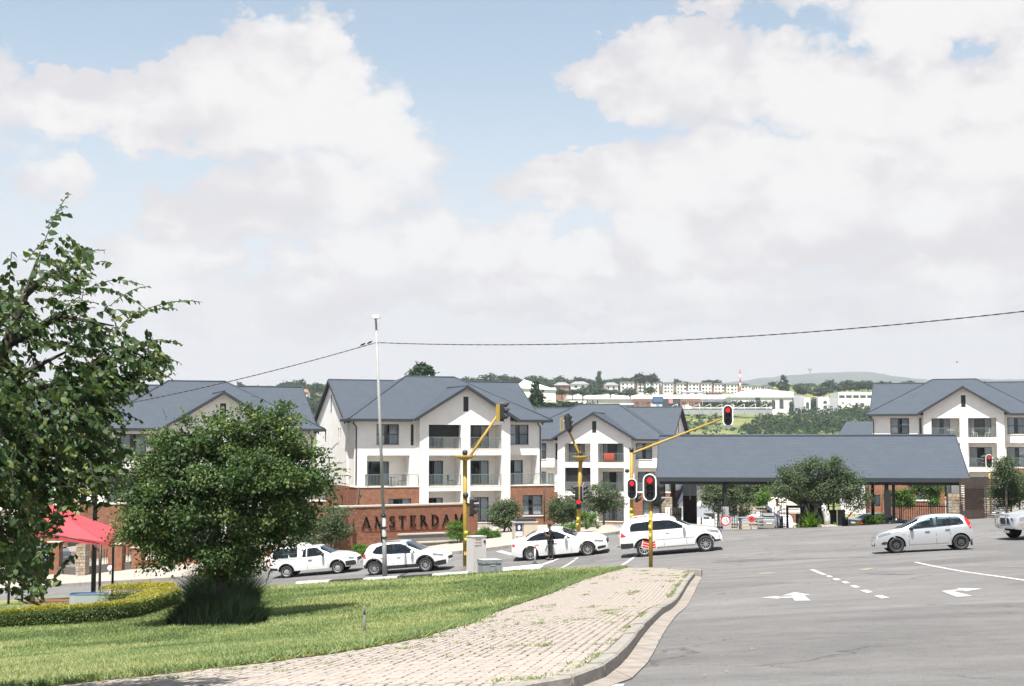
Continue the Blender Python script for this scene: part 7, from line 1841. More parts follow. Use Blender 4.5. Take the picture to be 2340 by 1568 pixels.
mb = MB(); mb.tube([(p[0], p[1], top_ + .01) for p in o] + [(o[0][0], o[0][1], top_ + .01)], .017, 6); mb.build('rim', mat('blue_lining', (.03, .12, .30), .7), st)
MB().prism([(p[0]*.97, p[1]*.97) for p in o], lambda p, d: (p[0], p[1], d), top_ - .12, top_ - .10).build('bottom', mat('dark_water', (.02, .03, .03), .2), st)
# street boundary at the left: brick piers, stone pier, palisade and low wall
def ground_at(U, V): return hit(U, V)
def bpier(U, V, w, h, label, stone=False):
    p = hit(U, V); t = thing('stone_gate_pier' if stone else 'brick_pier', label, 'pier', (p.x, p.y, p.z), R(-10))
    if stone: stone_pier(t, 'core', -w/2, w/2, 0, .6, -.2, h, int(U))
    else: MB().box(-w/2, w/2, 0, .5, -.3, h).build('shaft', BRICK, t); MB().box(-w/2 - .05, w/2 + .05, -.05, .55, h + .002, h + .07).build('cap', COPE, t)
    return t
bpier(183, 1322, .62, 2.05, 'rubble stone pier across the street, seen under the red canopy', True)
for U, V, w, h, lb in ((262, 1311, .9, 1.75, 'brick pier across the street right of the black poles'), (312, 1306, .7, 1.4, 'low brick pier beside the round tree'), (120, 1318, .8, 2.1, 'brick pier across the street left of the stone pier'), (30, 1333, .8, 1.9, 'brick pier across the street at the left edge')): bpier(U, V, w, h, lb)
CHARW = mat('charcoal_wall', (.11, .10, .095), .9, var=.15)
pts = [hit(-60, 1342), hit(30, 1331), hit(120, 1318), hit(183, 1322), hit(262, 1311), hit(312, 1306), hit(470, 1291), hit(640, 1273), hit(760, 1262)]
bw_ = thing('boundary_fence', 'dark low wall with black palings between the piers across the street', 'fence', (0, 0, 0))
for i, (a, b) in enumerate(zip(pts, pts[1:])):
    d = Vector((b.x - a.x, b.y - a.y, 0)); dn = d.normalized(); s = Vector((-dn.y, dn.x, 0)); mb = MB(); vs = []
    for q in (a + dn*.01, b - dn*.01):
        for o_, z in ((.2, -.3), (.34, -.3), (.34, .62), (.2, .62)): w = q + s*o_; vs.append((w.x, w.y, G(q.x, q.y) + z))
    mb.add(vs, [(0,1,2,3),(7,6,5,4),(0,4,5,1),(1,5,6,2),(2,6,7,3),(3,7,4,0)]); mb.build('wall_panel', CHARW if i < 5 else BRICK, bw_)
    mb = MB(); n = max(2, int(d.length / .16))
    for k in range(n):
        q = a.lerp(b, (k + .5)/n) + s*.27; z = G(q.x, q.y); mb.box(q.x - .014, q.x + .014, q.y - .014, q.y + .014, z + .60, z + 1.55)
    tag(mb.build('palings', BLACKM, bw_), kind='stuff')
gl2 = thing('globe_lamp', 'white globe lamp beside the far pavement', 'lamp', hit(258, 1316)); gl2.location.y -= .6
MB().sphere((0, 0, .5), .17, 14, 10).build('globe', mat('white_globe', (.8, .8, .78), .4), gl2); MB().cyl((0, 0, -.1), (0, 0, .36), .04).build('stem', BLACKM, gl2)
# ------------------------------------------------------------------ foliage
ORD = ['first', 'second', 'third', 'fourth', 'fifth', 'sixth', 'seventh', 'eighth', 'ninth', 'tenth', 'eleventh', 'twelfth', 'thirteenth', 'fourteenth']
BARK = mat('dark_bark', (.055, .045, .036), .9, var=.3, scale=9, bump=.5, bscale=25)
BARKG = mat('grey_bark', (.16, .135, .11), .9, var=.3, scale=9, bump=.5, bscale=25)
LF_A = leafmat('leaf_deep_green', (.018, .042, .013), (.062, .110, .032), (.24, .255, .075), trans=.28, rough=.5, spec=.3)
LF_L = leafmat('leaf_big_green', (.012, .032, .010), (.040, .080, .022), (.20, .215, .06), trans=.3, rough=.52, spec=.3)
LF_B = leafmat('leaf_olive', (.030, .054, .026), (.075, .108, .050), (.17, .19, .095), trans=.22, rough=.55, spec=.35)
LF_C = leafmat('leaf_bright', (.028, .075, .010), (.085, .175, .022), (.22, .31, .05), trans=.3, rough=.45, spec=.4)
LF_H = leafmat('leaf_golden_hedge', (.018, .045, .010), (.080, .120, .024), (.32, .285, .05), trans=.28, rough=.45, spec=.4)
LF_F = leafmat('leaf_far', (.012, .032, .012), (.028, .062, .024), (.07, .10, .036), trans=.15, rough=.7, spec=.2)
LF_R = leafmat('reed_blade', (.005, .011, .006), (.011, .022, .010), (.030, .045, .018), trans=.1, rough=.85, spec=.05)
def unit(v): return v / np.maximum(1e-9, np.linalg.norm(v, axis=-1, keepdims=True))
def leafquads(p, d, nrm, l, w, fold=0.0):
    s = unit(np.cross(d, nrm)); n2 = np.cross(s, d)
    l = np.broadcast_to(l, (len(p),))[:, None]; w = np.broadcast_to(w, (len(p),))[:, None]
    a = p - d*l*.5; c = p + d*l*.5; b = p + s*w*.5 - d*l*.08 + n2*w*fold; e = p - s*w*.5 - d*l*.08 + n2*w*fold
    v = np.stack([a, b, c, e], 1).reshape(-1, 3); k = np.arange(len(p))[:, None] * 4
    f = np.concatenate([k + np.array([0, 1, 2]), k + np.array([0, 2, 3])], 1).reshape(-1, 3)
    return v, f
def leafoval(p, d, nrm, l, w, fold=.12):
    s = unit(np.cross(d, nrm)); n2 = np.cross(s, d); l = l[:, None]; w = w[:, None]; b = p - d*l*.5
    P_ = [b, b + d*l*.28 + s*w*.46 + n2*w*fold, b + d*l*.66 + s*w*.36 + n2*w*fold*.6, b + d*l - n2*w*fold, b + d*l*.66 - s*w*.36 + n2*w*fold*.6, b + d*l*.28 - s*w*.46 + n2*w*fold]
    k = np.arange(len(p))[:, None] * 6
    return np.stack(P_, 1).reshape(-1, 3), np.concatenate([k + np.array(q) for q in ((0, 1, 5), (1, 2, 4), (1, 4, 5), (2, 3, 4))], 1).reshape(-1, 3)
def clumps(blobs, n, l, ncl, cr, rg, shell=.75, flat=.6, vr=(.15, .75)):
    """leaves in clumps over the outer part of ellipsoid blobs [(cx,cy,cz,rx,ry,rz)]"""
    B = np.array(blobs, float); vol = (B[:, 3]*B[:, 4] + B[:, 4]*B[:, 5] + B[:, 3]*B[:, 5]); pb = vol / vol.sum()
    bi = rg.choice(len(B), ncl, p=pb); dirs = unit(rg.normal(size=(ncl, 3))); rad = np.clip(rg.uniform(.9, 1.1, ncl) - (1 - shell) * np.abs(rg.normal(0, .8, ncl)) * 1.4, .15, 1.09)
    cc = B[bi, :3] + dirs * B[bi, 3:] * rad[:, None]
    cv = rg.uniform(0, 1, ncl); cs = rg.uniform(.6, 1.35, ncl)
    ci = rg.integers(0, ncl, n); off = rg.normal(size=(n, 3)) * cr * cs[ci][:, None]; off[:, 2] *= flat
    p = cc[ci] + off
    out = unit(dirs[ci] * .7 + unit(off) * .7 + np.array([0, 0, .15]))
    d = unit(out + rg.normal(0, .65, (n, 3)) + np.array([0, 0, -.45])); nrm = unit(out * .9 + np.array([0, 0, .55]) + rg.normal(0, .5, (n, 3)))
    var = np.clip(vr[0] + (vr[1]-vr[0]) * (.55*cv[ci] + .45*rg.random(n)) + (rg.random(n) < .05) * .3, 0, 1)
    ll = l * rg.uniform(.7, 1.25, n)
    v, f = leafquads(p, d, nrm, ll, ll * .58, .1)
    return v, f, np.repeat(var, 2), cc
def limbs(mb, base, tops, r, rg, mid=None):
    for t_ in tops:
        b, t_ = Vector(base), Vector(t_); m_ = b.lerp(t_, .5) + Vector(rg.normal(0, .06, 3)) * (t_ - b).length; 
        mb.tube([b, m_, t_], [r, r*.6, r*.2], 6)
def tree(label, base, blobs, n, leaf, lm, trunk_r=.12, ncl=120, cr=.25, seed=1, fork=None, bark=BARK, name='tree', cat='tree', group=None, shell=.75, vr=(.15, .75), stems=None, nlimb=7, fill=0):
    rg = np.random.default_rng(seed); t = thing(name, label, cat, base, 0, group)
    bl = [(b[0]-base[0], b[1]-base[1], b[2]-base[2], b[3], b[4], b[5]) for b in blobs]
    v, f, var, cc = clumps(bl, n, leaf, ncl, cr, rg, shell, vr=vr)
    if fill:
        v2, f2, a2, _ = clumps(bl, fill, leaf*1.5, ncl//2, cr*1.2, rg, .35, vr=(0, .3)); f = np.r_[f, f2 + len(v)]; v = np.r_[v, v2]; var = np.r_[var, a2]
    link('crown', npmesh('crown', v, f, lm, var), t)
    mb = MB(); bl_ = np.array(bl); cen = bl_[:, :3].mean(0); zlow = min(b[2]-b[5] for b in bl); fz = fork if fork is not None else max(.12, zlow + .15)
    f0 = Vector((cen[0]*.3, cen[1]*.3, fz))
    for q in (stems or [(0, 0)]): mb.tube([(q[0], q[1], -.2), Vector((q[0], q[1], 0)).lerp(f0, .5), f0], [trunk_r*1.2, trunk_r, trunk_r*.85], 8)
    limbs(mb, f0, [cc[i] for i in rg.choice(len(cc), min(nlimb, len(cc)), replace=False)], trunk_r*.6, rg)
    mb.build('trunk', bark, t)
    return t
def pxblob(U, V, Y, ru, rv, dep=None):
    p = at(U, V, Y); k = Y / F; return (p.x, p.y, p.z, ru*k, (dep if dep else ru*k), rv*k)
# the round tree on the lawn
rb = hit(492, 1434)
RY = rb.y
rb.z = G(rb.x, rb.y) + KH
blobs = [pxblob(515, 1130, RY, 215, 165, 2.3), pxblob(385, 1150, RY - .2, 120, 140, 1.6), pxblob(628, 1108, RY, 118, 112, 1.6), pxblob(470, 1030, RY, 120, 80, 1.5), pxblob(600, 1020, RY, 110, 85, 1.5), pxblob(520, 985, RY + .3, 90, 55, 1.2), pxblob(330, 1105, RY, 75, 85, 1.2), pxblob(698, 1085, RY, 66, 66, 1.1), pxblob(470, 1265, RY - .3, 130, 70, 1.5), pxblob(560, 1232, RY, 92, 70, 1.4), pxblob(350, 1230, RY - .2, 85, 65, 1.2), pxblob(650, 1182, RY, 62, 48, 1.1), pxblob(540, 1282, RY, 60, 38, .9), pxblob(385, 1005, RY, 45, 45, .8), pxblob(640, 965, RY, 40, 42, .8)]
tr = tree('bushy round dark green tree standing on the lawn amid tall reeds', rb, blobs, 72000, .10, LF_A, .13, 430, .205, 5, fork=1.15, shell=.70, vr=(.08, .80), nlimb=12, fill=9000)
# shoots standing out of its outline
def shoots(par, base, tips, lm, leaf, n, seed, spread=.012):
    rg = np.random.default_rng(seed); V_, F_, A_2 = [], [], []; k0 = 0; mb = MB()
    for (a, b) in tips:
        a, b = np.array(a), np.array(b); L_ = np.linalg.norm(b - a); m_ = max(5, int(L_ / (leaf*.36)))
        tt_ = np.linspace(0, 1, m_); bow = np.array([0, 0, .10*L_])
        p = a + (b-a)*tt_[:, None] + bow * (4*tt_*(1-tt_))[:, None]
        mb.tube([Vector(q) for q in p[::max(1, m_//4)]] + [Vector(p[-1])], .0042, 3)
        dr = unit((b - a)[None])[0]; sd = unit(np.cross(dr, [0, 0, 1.0])[None])[0]
        sgn = np.where(np.arange(m_) % 2 == 0, 1, -1)[:, None]
        d = unit(sd * sgn * .8 + dr * .55 + np.array([0, 0, -.45]) + rg.normal(0, .28, (m_, 3)))
        nr = unit(np.array([0, -.5, .7]) + rg.normal(0, .6, (m_, 3)) + dr*.2)
        ll = leaf * rg.uniform(.7, 1.15, m_) * (1 - .45*tt_**3)
        v, f = leafoval(p + d*ll[:, None]*.5, d, nr, ll, ll*.72)
        V_.append(v); F_.append(f + k0); k0 += len(v); A_2.append(np.repeat(np.clip(.22 + .5*rg.random() * rg.random(m_) + .22*tt_ + (rg.random(m_) < .07)*.35, 0, 1), 4))
    return np.concatenate(V_), np.concatenate(F_), np.concatenate(A_2), mb
tp_ = []
for (u0, v0, u1, v1) in [(430, 985, 410, 925), (505, 960, 495, 925), (560, 960, 575, 930), (620, 950, 632, 922), (640, 945, 668, 928), (735, 1060, 775, 1010), (740, 1075, 798, 1080), (745, 1110, 770, 1140), (300, 1050, 262, 1030), (345, 1020, 320, 985), (470, 960, 452, 940), (590, 945, 600, 928), (660, 980, 690, 965), (755, 1130, 775, 1165), (620, 1300, 608, 1335), (660, 1040, 745, 1025), (380, 960, 372, 935)] + [(515 + 250*math.cos(q)*.93, 1120 - 170*math.sin(q)*.93, 515 + (268 + 26*math.sin(q*7.3))*math.cos(q), 1120 - (186 + 22*math.sin(q*5.1+1))*math.sin(q)) for q in np.arange(-.02, 3.6, .085)]:
    a = at(u0, v0, RY + random.uniform(-.5, .5)); b = at(u1, v1, RY + random.uniform(-.6, .6)); tp_.append((tuple(a - rb), tuple(b - rb)))
v, f, a_, mb = shoots(tr, rb, tp_, LF_A, .085, 12, 3); link('shoot_leaves', npmesh('shoot_leaves', v, f, LF_A, a_), tr); mb.build('twigs', BARK, tr)
# the tree leaning in from the left, close to the camera
LY = 12.8
SIL = [(-260, 520), (-60, 650), (20, 630), (52, 600), (70, 560), (110, 545), (170, 560), (232, 572), (195, 640), (265, 655), (330, 668), (385, 688), (395, 712), (335, 745), (335, 775), (395, 800), (405, 828), (335, 870), (300, 905), (322, 955), (262, 985), (285, 1040), (300, 1085), (230, 1125), (175, 1140), (140, 1185), (95, 1210), (64, 1235), (105, 1285), (100, 1330), (82, 1360), (62, 1305), (20, 1325), (-10, 1285), (-260, 1300)]
rgL = np.random.default_rng(21); SP = []
sx0 = np.array(SIL)
k = 0
while k < 1250:
    u, v = rgL.uniform(-240, 410), rgL.uniform(520, 1365)
    if not inside(SIL, np.array([u]), np.array([v]))[0]: continue
    gap_ = fbm(np.array([u/62.+3]), np.array([v/62.]), 3)[0]
    if gap_ < .455 + (.10 if v < 760 else 0) + (.06 if u > 250 else 0): continue
    Y = LY + rgL.normal(0, .7) * (1 - max(0, u)/700)
    tip = np.array(at(u, v, Y)); cu, cv_ = -120, 860
    dirp = np.array([u - cu, 0, -(v - cv_)]); dirp = dirp / (np.linalg.norm(dirp) + 1e-6)
    d = unit((dirp * np.array([1, 0, .6]) + np.array([.25, 0, -.05]) + rgL.normal(0, .8, 3))[None])[0]
    L_ = rgL.uniform(.2, .5); SP.append((tuple(tip - d*L_), tuple(tip + np.array([0, 0, -.06 - .10*rgL.random()])))); k += 1
for (u0, v0, u1, v1) in [(95, 570, 158, 443), (108, 520, 150, 470), (110, 505, 160, 490), (60, 600, 120, 545), (150, 600, 240, 572), (100, 640, 200, 600), (250, 700, 335, 655), (300, 725, 458, 690), (280, 740, 400, 705), (300, 790, 415, 788), (290, 830, 410, 828), (250, 870, 345, 860), (230, 900, 325, 905), (200, 940, 325, 965), (190, 1020, 290, 1035), (230, 1070, 310, 1095), (150, 1060, 250, 1120), (60, 1180, 145, 1190), (40, 1230, 105, 1300), (60, 1260, 95, 1365), (30, 1240, 60, 1330), (-10, 655, 15, 628), (200, 660, 320, 650)]:
    a = at(u0, v0, LY + random.uniform(-.3, .3)); b = at(u1, v1, LY + random.uniform(-.3, .3)); SP.append((tuple(a), tuple(b)))
lb_ = Vector((-6.05, 12.6, 0)); lb_.z = G(lb_.x, lb_.y) + KH - .05
lt = thing('tree', 'large leafy tree leaning into the picture from the left, close to the camera', 'tree', lb_)
SPL = [(tuple(np.array(a) - lb_), tuple(np.array(b) - lb_)) for a, b in SP]
v, f, a_, mb = shoots(lt, lb_, SPL, LF_L, .084, 20, 9); link('crown', npmesh('crown', v, f, LF_L, a_), lt)
mb.build('twigs', BARK, lt)
mb = MB(); L0 = Vector((0, 0, 0)); pth = [Vector((0, 0, -.3)), Vector((.1, 0, 1.2)), Vector((.3, .1, 2.2)), Vector(at(-60, 1000, LY) - lb_), Vector(at(15, 790, LY) - lb_), Vector(at(60, 670, LY) - lb_), Vector(at(92, 575, LY) - lb_)]
mb.tube(pth, [.17, .15, .12, .09, .055, .03, .008], 10)
for (f0, uv) in [(1, (-60, 1150)), (2, (120, 1060)), (2, (60, 1250)), (3, (250, 860)), (3, (280, 960)), (4, (260, 745)), (5, (180, 660)), (2, (200, 1050)), (3, (-100, 800)), (1, (20, 1200)), (3, (180, 790))]:
    e = at(*uv, LY) - lb_; s = pth[f0]; m_ = s.lerp(e, .5) + Vector((0, 0, .18)); mb.tube([s, m_, e], [.042, .026, .007], 7)
mb.build('trunk', BARK, lt)
# golden hedge round the shelter
HP = [hit(-160, 1452), hit(0, 1447), hit(130, 1440), hit(255, 1433), hit(335, 1417), hit(378, 1398)]
HP = [(p.x, p.y) for p in HP]; x_, y_ = HP[-1]; HP += [(x_ + .15, y_ + 1.1), (x_ - .5, y_ + 2.6), (x_ - 1.7, y_ + 3.6), (x_ - 3.0, y_ + 4.2)]
HPs = np.array(resample(smoothline(HP, 2), .05)); rg = np.random.default_rng(31); n = 60000
i = rg.integers(0, len(HPs), n); sd_ = rg.random(n); q1 = rg.uniform(-1, 1, n); tgs = unit(np.gradient(HPs, axis=0)); nn = np.stack([-tgs[:, 1], tgs[:, 0]], -1)[i]
hw_, hh2 = .52, .58
ca = np.where(sd_ < .42, -1, np.where(sd_ > .87, 1, q1)); sa = np.where((sd_ < .42) | (sd_ > .87), q1, 1.0); e = (ca**4 + sa**4)**-.25; cx_ = ca*e*hw_; cz_ = sa*e
rad = 1 - .22*np.abs(rg.normal(0, .6, n)); lump = .78 + .45*fbm(HPs[i, 0]*1.5, HPs[i, 1]*1.5)
px_ = HPs[i] + nn * (cx_*rad + .34)[:, None] + rg.normal(0, .03, (n, 2)); h_ = np.clip(.5 + .5*cz_*rad, 0, 1) * hh2 * lump * (1 + .35*sstep(.55, .9, i/len(HPs)))
pz = Gn(px_[:, 0], px_[:, 1]) + KH + h_
out = np.stack([nn[:, 0]*ca, nn[:, 1]*ca, sa], -1); d = unit(out + rg.normal(0, .6, (n, 3))); nr = unit(out + np.array([0, 0, .6]) + rg.normal(0, .5, (n, 3)))
v, f = leafquads(np.c_[px_, pz], d, nr, .055*rg.uniform(.7, 1.3, n), .036, .1)
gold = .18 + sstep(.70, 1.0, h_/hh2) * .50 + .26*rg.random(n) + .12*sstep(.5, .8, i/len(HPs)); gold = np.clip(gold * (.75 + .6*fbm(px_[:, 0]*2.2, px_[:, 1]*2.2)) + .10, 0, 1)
hd = thing('hedge', 'clipped golden green hedge curving round the red canopy', 'hedge', (0, 0, 0)); hd.location = (HP[3][0], HP[3][1], G(*HP[3]) + KH)
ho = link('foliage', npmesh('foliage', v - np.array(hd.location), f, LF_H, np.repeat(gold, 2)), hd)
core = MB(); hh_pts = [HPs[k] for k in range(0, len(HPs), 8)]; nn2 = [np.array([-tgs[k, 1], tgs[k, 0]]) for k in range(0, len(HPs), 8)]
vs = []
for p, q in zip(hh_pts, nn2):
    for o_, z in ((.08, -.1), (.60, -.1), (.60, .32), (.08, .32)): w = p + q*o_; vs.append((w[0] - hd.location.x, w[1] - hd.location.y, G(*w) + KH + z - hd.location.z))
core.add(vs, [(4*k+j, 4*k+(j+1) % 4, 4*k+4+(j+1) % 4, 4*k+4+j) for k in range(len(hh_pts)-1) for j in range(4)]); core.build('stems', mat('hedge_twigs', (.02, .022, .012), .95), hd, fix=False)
# reeds round the trunk
def reeds(label, U0_, U1_, V_, hm, n, seed, dy=.5, name='reed_clump'):
    rg = np.random.default_rng(seed); a, b = hit(U0_, V_), hit(U1_, V_); t = thing(name, label, 'reeds', ((a.x+b.x)/2, (a.y+b.y)/2, G((a.x+b.x)/2, (a.y+b.y)/2) + KH))
    u = rg.beta(1.6, 1.6, n); bx = a.x + (b.x-a.x)*u; by = a.y + (b.y-a.y)*u + rg.normal(0, dy, n)
    h = hm * (.45 + .6*rg.random(n)) * (.65 + .7*np.sin(np.pi*u)**.8); ls = (u - .5) * 1.1 + rg.normal(0, .33, n); ly = rg.normal(0, .35, n)
    z = Gn(bx, by) + KH; k = 4; V_l = []; w = .011 + .006*rg.random(n); th = rg.uniform(0, np.pi, n)
    for j in range(k + 1):
        q = j / k; cxx = bx + ls*h*q**1.8; cyy = by + ly*h*q**1.8; czz = z + h*(q - .25*np.abs(ls)*q**2.2); ww = w*(1 - q*.95)
        V_l += [np.stack([cxx - np.cos(th)*ww, cyy - np.sin(th)*ww, czz], -1), np.stack([cxx + np.cos(th)*ww, cyy + np.sin(th)*ww, czz], -1)]
    v = np.stack(V_l, 1).reshape(-1, 3); base = (np.arange(n)*2*(k+1))[:, None]; f = np.concatenate([base + np.array([2*j, 2*j+1, 2*j+3, 2*j+2]) for j in range(k)], 1).reshape(-1, 4)
    link('blades', npmesh('blades', v - np.array(t.location), f, LF_R, np.repeat(np.clip(rg.normal(.4, .25, n), 0, 1), k)), t); return t
reeds('dark clump of tall reeds in front of the round tree trunk', 395, 603, 1437, .72, 6200, 4, .45); reeds('taller dark reeds behind the round tree trunk', 428, 585, 1396, 1.2, 4200, 5, .5)
# trees and shrubs across the street
def mid(label, blobs_px, Y, baseUV, n, leaf, lm, r=.07, seed=1, name='tree', cat='tree', cr=.22, ncl=70, vr=(.15, .75), group=None, stems=None, dep=None):
    bl = [pxblob(u, v, Y, ru, rv, dep) for u, v, ru, rv in blobs_px]; b = at(baseUV[0], baseUV[1], Y); b.z = G(b.x, Y) + (KH if Y < 97 else 0)
    return tree(label, b, bl, int(n*1.7) if leaf > .1 else n, leaf*.85 if leaf > .1 else leaf, lm, r, ncl, cr, seed, name=name, cat=cat, vr=vr, group=group, bark=BARKG, stems=stems, nlimb=8)
mid('small grey green tree left of the name wall', [(760, 1185, 40, 38), (735, 1215, 30, 35), (775, 1205, 25, 30)], 80.5, (757, 1275), 6000, .11, LF_B, .06, 41)
mid('loose shrub hanging behind the white pickup, left of the small tree', [(715, 1215, 35, 40), (690, 1240, 25, 30)], 82, (712, 1280), 3500, .12, LF_B, .05, 42, 'shrub', 'shrub')
mid('round bright green shrub at the left foot of the name wall', [(825, 1262, 21, 20)], 79, (825, 1283), 7800, .062, LF_C, .03, 43, 'shrub', 'shrub', .09, 110)
mid('bright green shrub in front of the last letters of the name wall', [(1043, 1212, 24, 22), (1056, 1222, 16, 16)], 81.5, (1045, 1240), 9000, .062, LF_C, .03, 44, 'shrub', 'shrub', .09, 110)
mid('dark green clipped shrub right of the beige cabinet', [(1105, 1222, 22, 16), (1130, 1226, 18, 15)], 83, (1115, 1242), 9600, .062, LF_C, .03, 45, 'shrub', 'shrub', .09, 110, vr=(.02, .5))
mid('olive tree with a twin crown in front of the main block', [(1140, 1170, 24, 30), (1170, 1172, 24, 30), (1155, 1182, 30, 22)], 90, (1160, 1228), 5200, .13, LF_B, .06, 46, stems=[(-.3, 0), (.35, 0)])
mid('olive green tree left of the leaning signal', [(1288, 1158, 32, 34), (1277, 1172, 22, 24), (1303, 1170, 20, 24)], 92, (1285, 1215), 5200, .13, LF_B, .06, 47, vr=(.05, .65))
mid('spreading olive green tree right of the leaning signal', [(1378, 1130, 34, 28), (1360, 1150, 28, 22), (1395, 1148, 26, 22)], 97, (1380, 1205), 5200, .13, LF_B, .07, 48, vr=(.1, .7))
mid('square clipped bright hedge behind the leaning signal', [(1335, 1188, 14, 17), (1352, 1188, 15, 17)], 92, (1344, 1207), 3000, .09, LF_C, .03, 49, 'hedge', 'hedge', .12, 40)
mid('low light green hedge behind the roof of the white saloon', [(1265, 1210, 16, 8), (1290, 1208, 18, 9), (1312, 1206, 14, 8)], 87, (1290, 1218), 9000, .062, LF_C, .02, 50, 'hedge', 'hedge', .09, 110)
def rosette(label, U, V, Y, r, n, lm, seed, h=.8, w=.06, name='agave', cat='plant'):
    rg = np.random.default_rng(seed); p = at(U, V, Y); p.z = G(p.x, Y) + (KH if Y < 97 and p.x < 9 else 0); t = thing(name, label, cat, p); VV, FF = [], []; k0 = 0
    for k in range(n):
        a = rg.uniform(0, 2*np.pi); e = rg.uniform(.25, 1.35); L_ = r * rg.uniform(.7, 1.15); d = np.array([math.cos(a)*math.cos(e), math.sin(a)*math.cos(e), math.sin(e)]); s = np.array([-math.sin(a), math.cos(a), 0])
        rows = []
        for j in range(5):
            q = j/4; c = d*L_*q + np.array([0, 0, -.25*L_*q*q*math.cos(e)]) ; ww = w*(1 - q**2)*.5 + .002; rows += [c - s*ww, c + s*ww]
        VV.append(np.array(rows)); FF.append(np.array([(2*j, 2*j+1, 2*j+3, 2*j+2) for j in range(4)]) + k0); k0 += 10
    link('leaves', npmesh('leaves', np.concatenate(VV), np.concatenate(FF), lm, np.repeat(np.clip(rg.normal(.6, .2, n), 0, 1), 4)), t); return t
rosette('pale spiky agave beside the foot of the leaning signal', 1340, 1214, 86, .9, 34, LF_B, 3); rosette('smaller pale agave right of the larger one', 1365, 1210, 87, .7, 26, LF_B, 4)
rosette('large bright green fern in front of the guard hut', 1853, 1203, 82.0, 1.25, 90, LF_C, 5, w=.12, name='fern')
for q, (u, v, r_) in enumerate([(1838, 1204, .42), (1868, 1204, .35), (1908, 1200, .35), (1960, 1198, .3), (1822, 1205, .35)]): rosette(['light green tuft left of the fern', 'light green tuft right of the fern', 'green tuft between statue and grey board', 'green tuft by the raised boom', 'green tuft at the left end of the planted strip'][q], u, v, 81.8, r_, 40, LF_C, 60+q, w=.05, name='grass_tuft')
mid('big dark olive tree overhanging the long roof beside the guard hut', [(1872, 1085, 62, 36), (1820, 1110, 45, 32), (1925, 1110, 50, 34), (1790, 1118, 20, 20), (1885, 1118, 60, 26), (1952, 1138, 30, 28), (1850, 1062, 22, 16), (1905, 1062, 22, 18), (1800, 1080, 12, 12)], 82.8, (1862, 1203), 15000, .13, LF_B, .05, 51, vr=(.05, .72), cr=.26, ncl=210, stems=[(-.15, 0), (.5, .1)], dep=1.5)
mid('olive tree left of the sign pillar under the long roof', [(1632, 1135, 30, 30), (1660, 1120, 30, 28), (1645, 1150, 28, 20)], 108, (1640, 1200), 5000, .17, LF_B, .08, 52)
mid('olive tree right of the sign pillar under the long roof', [(1690, 1150, 26, 30), (1700, 1125, 22, 26)], 112, (1690, 1210), 4500, .17, LF_B, .08, 53)
for q, (u, v, ru, rv, Y) in enumerate([(1600, 1120, 30, 26, 240), (1668, 1108, 38, 30, 225), (1730, 1115, 42, 34, 215), (1785, 1120, 40, 36, 210), (1840, 1112, 46, 36, 220), (1905, 1108, 46, 40, 225), (1965, 1112, 40, 36, 215)]):
    mid('tall dark tree deep inside the estate, %s from the left under the long roof' % ORD[q], [(u, v, ru, rv), (u - ru*.5, v + rv*.4, ru*.6, rv*.6), (u + ru*.5, v + rv*.35, ru*.6, rv*.6)], Y, (u, v + rv + 26), 4200, .42, LF_A, .2, 70+q, cr=.6, ncl=90, vr=(.15, .7), group='tall dark trees deep inside the estate')
t = mid('slender palm like tree before the clubhouse verandah', [(1738, 1142, 13, 13)], 140, (1738, 1192), 1500, .3, LF_C, .09, 54, cr=.3, ncl=20)
mid('rounded hedge behind the two black posts', [(2040, 1140, 17, 18), (2062, 1139, 20, 20), (2082, 1142, 14, 17)], 104, (2060, 1165), 5000, .13, LF_C, .05, 55, 'hedge', 'hedge', .16, 60, vr=(.05, .5))
mid('clipped round shrub right of the rounded hedge', [(2132, 1138, 12, 20)], 104, (2132, 1165), 1800, .13, LF_C, .04, 56, 'shrub', 'shrub', .15, 30, vr=(.1, .55))
mid('small dark tree tucked under the right end of the long roof', [(2108, 1108, 30, 16), (2135, 1112, 20, 16), (2095, 1120, 14, 12)], 96, (2130, 1175), 4500, .13, LF_A, .05, 57)
mid('low clipped hedge at the foot of the black posts', [(1985, 1190, 12, 10), (2005, 1188, 14, 9)], 82.5, (1998, 1198), 7800, .062, LF_C, .02, 58, 'hedge', 'hedge', .09, 110, vr=(.05, .45))
mid('slim tree behind the right hand signal', [(2296, 1070, 18, 24), (2308, 1085, 16, 22), (2290, 1092, 14, 16)], 80, (2300, 1150), 3600, .12, LF_B, .06, 59)
mid('full olive bush at the right edge behind the signal', [(2300, 1128, 32, 28), (2325, 1112, 26, 24), (2285, 1140, 22, 22), (2345, 1130, 26, 30)], 81, (2310, 1172), 8000, .11, LF_B, .05, 60, 'shrub', 'shrub', vr=(.1, .8), ncl=110)
mid('pale shrub at the right edge above the silver pickup', [(2330, 1095, 18, 14)], 84, (2330, 1160), 1500, .11, LF_B, .05, 61, 'shrub', 'shrub', vr=(.4, .9))

# ------------------------------------------------------------------ the far side of the valley
_fy = np.concatenate([np.arange(235, 700, 4), np.arange(700, 1700, 3)])
def fhit(U, V):
    r = ray(U, V); t_ = _fy / r.y; x = r.x*t_; z = EYE + r.z*t_; d = z - Gn(x, _fy) - _nz(x, _fy)
    i = np.argmax(d < 0); i = i if d[i] < 0 else len(_fy) - 1
    return Vector((x[i], _fy[i], z[i]))
def fz_(x, y): return G(x, y) + float(_nz(np.array(x), np.array(y)))
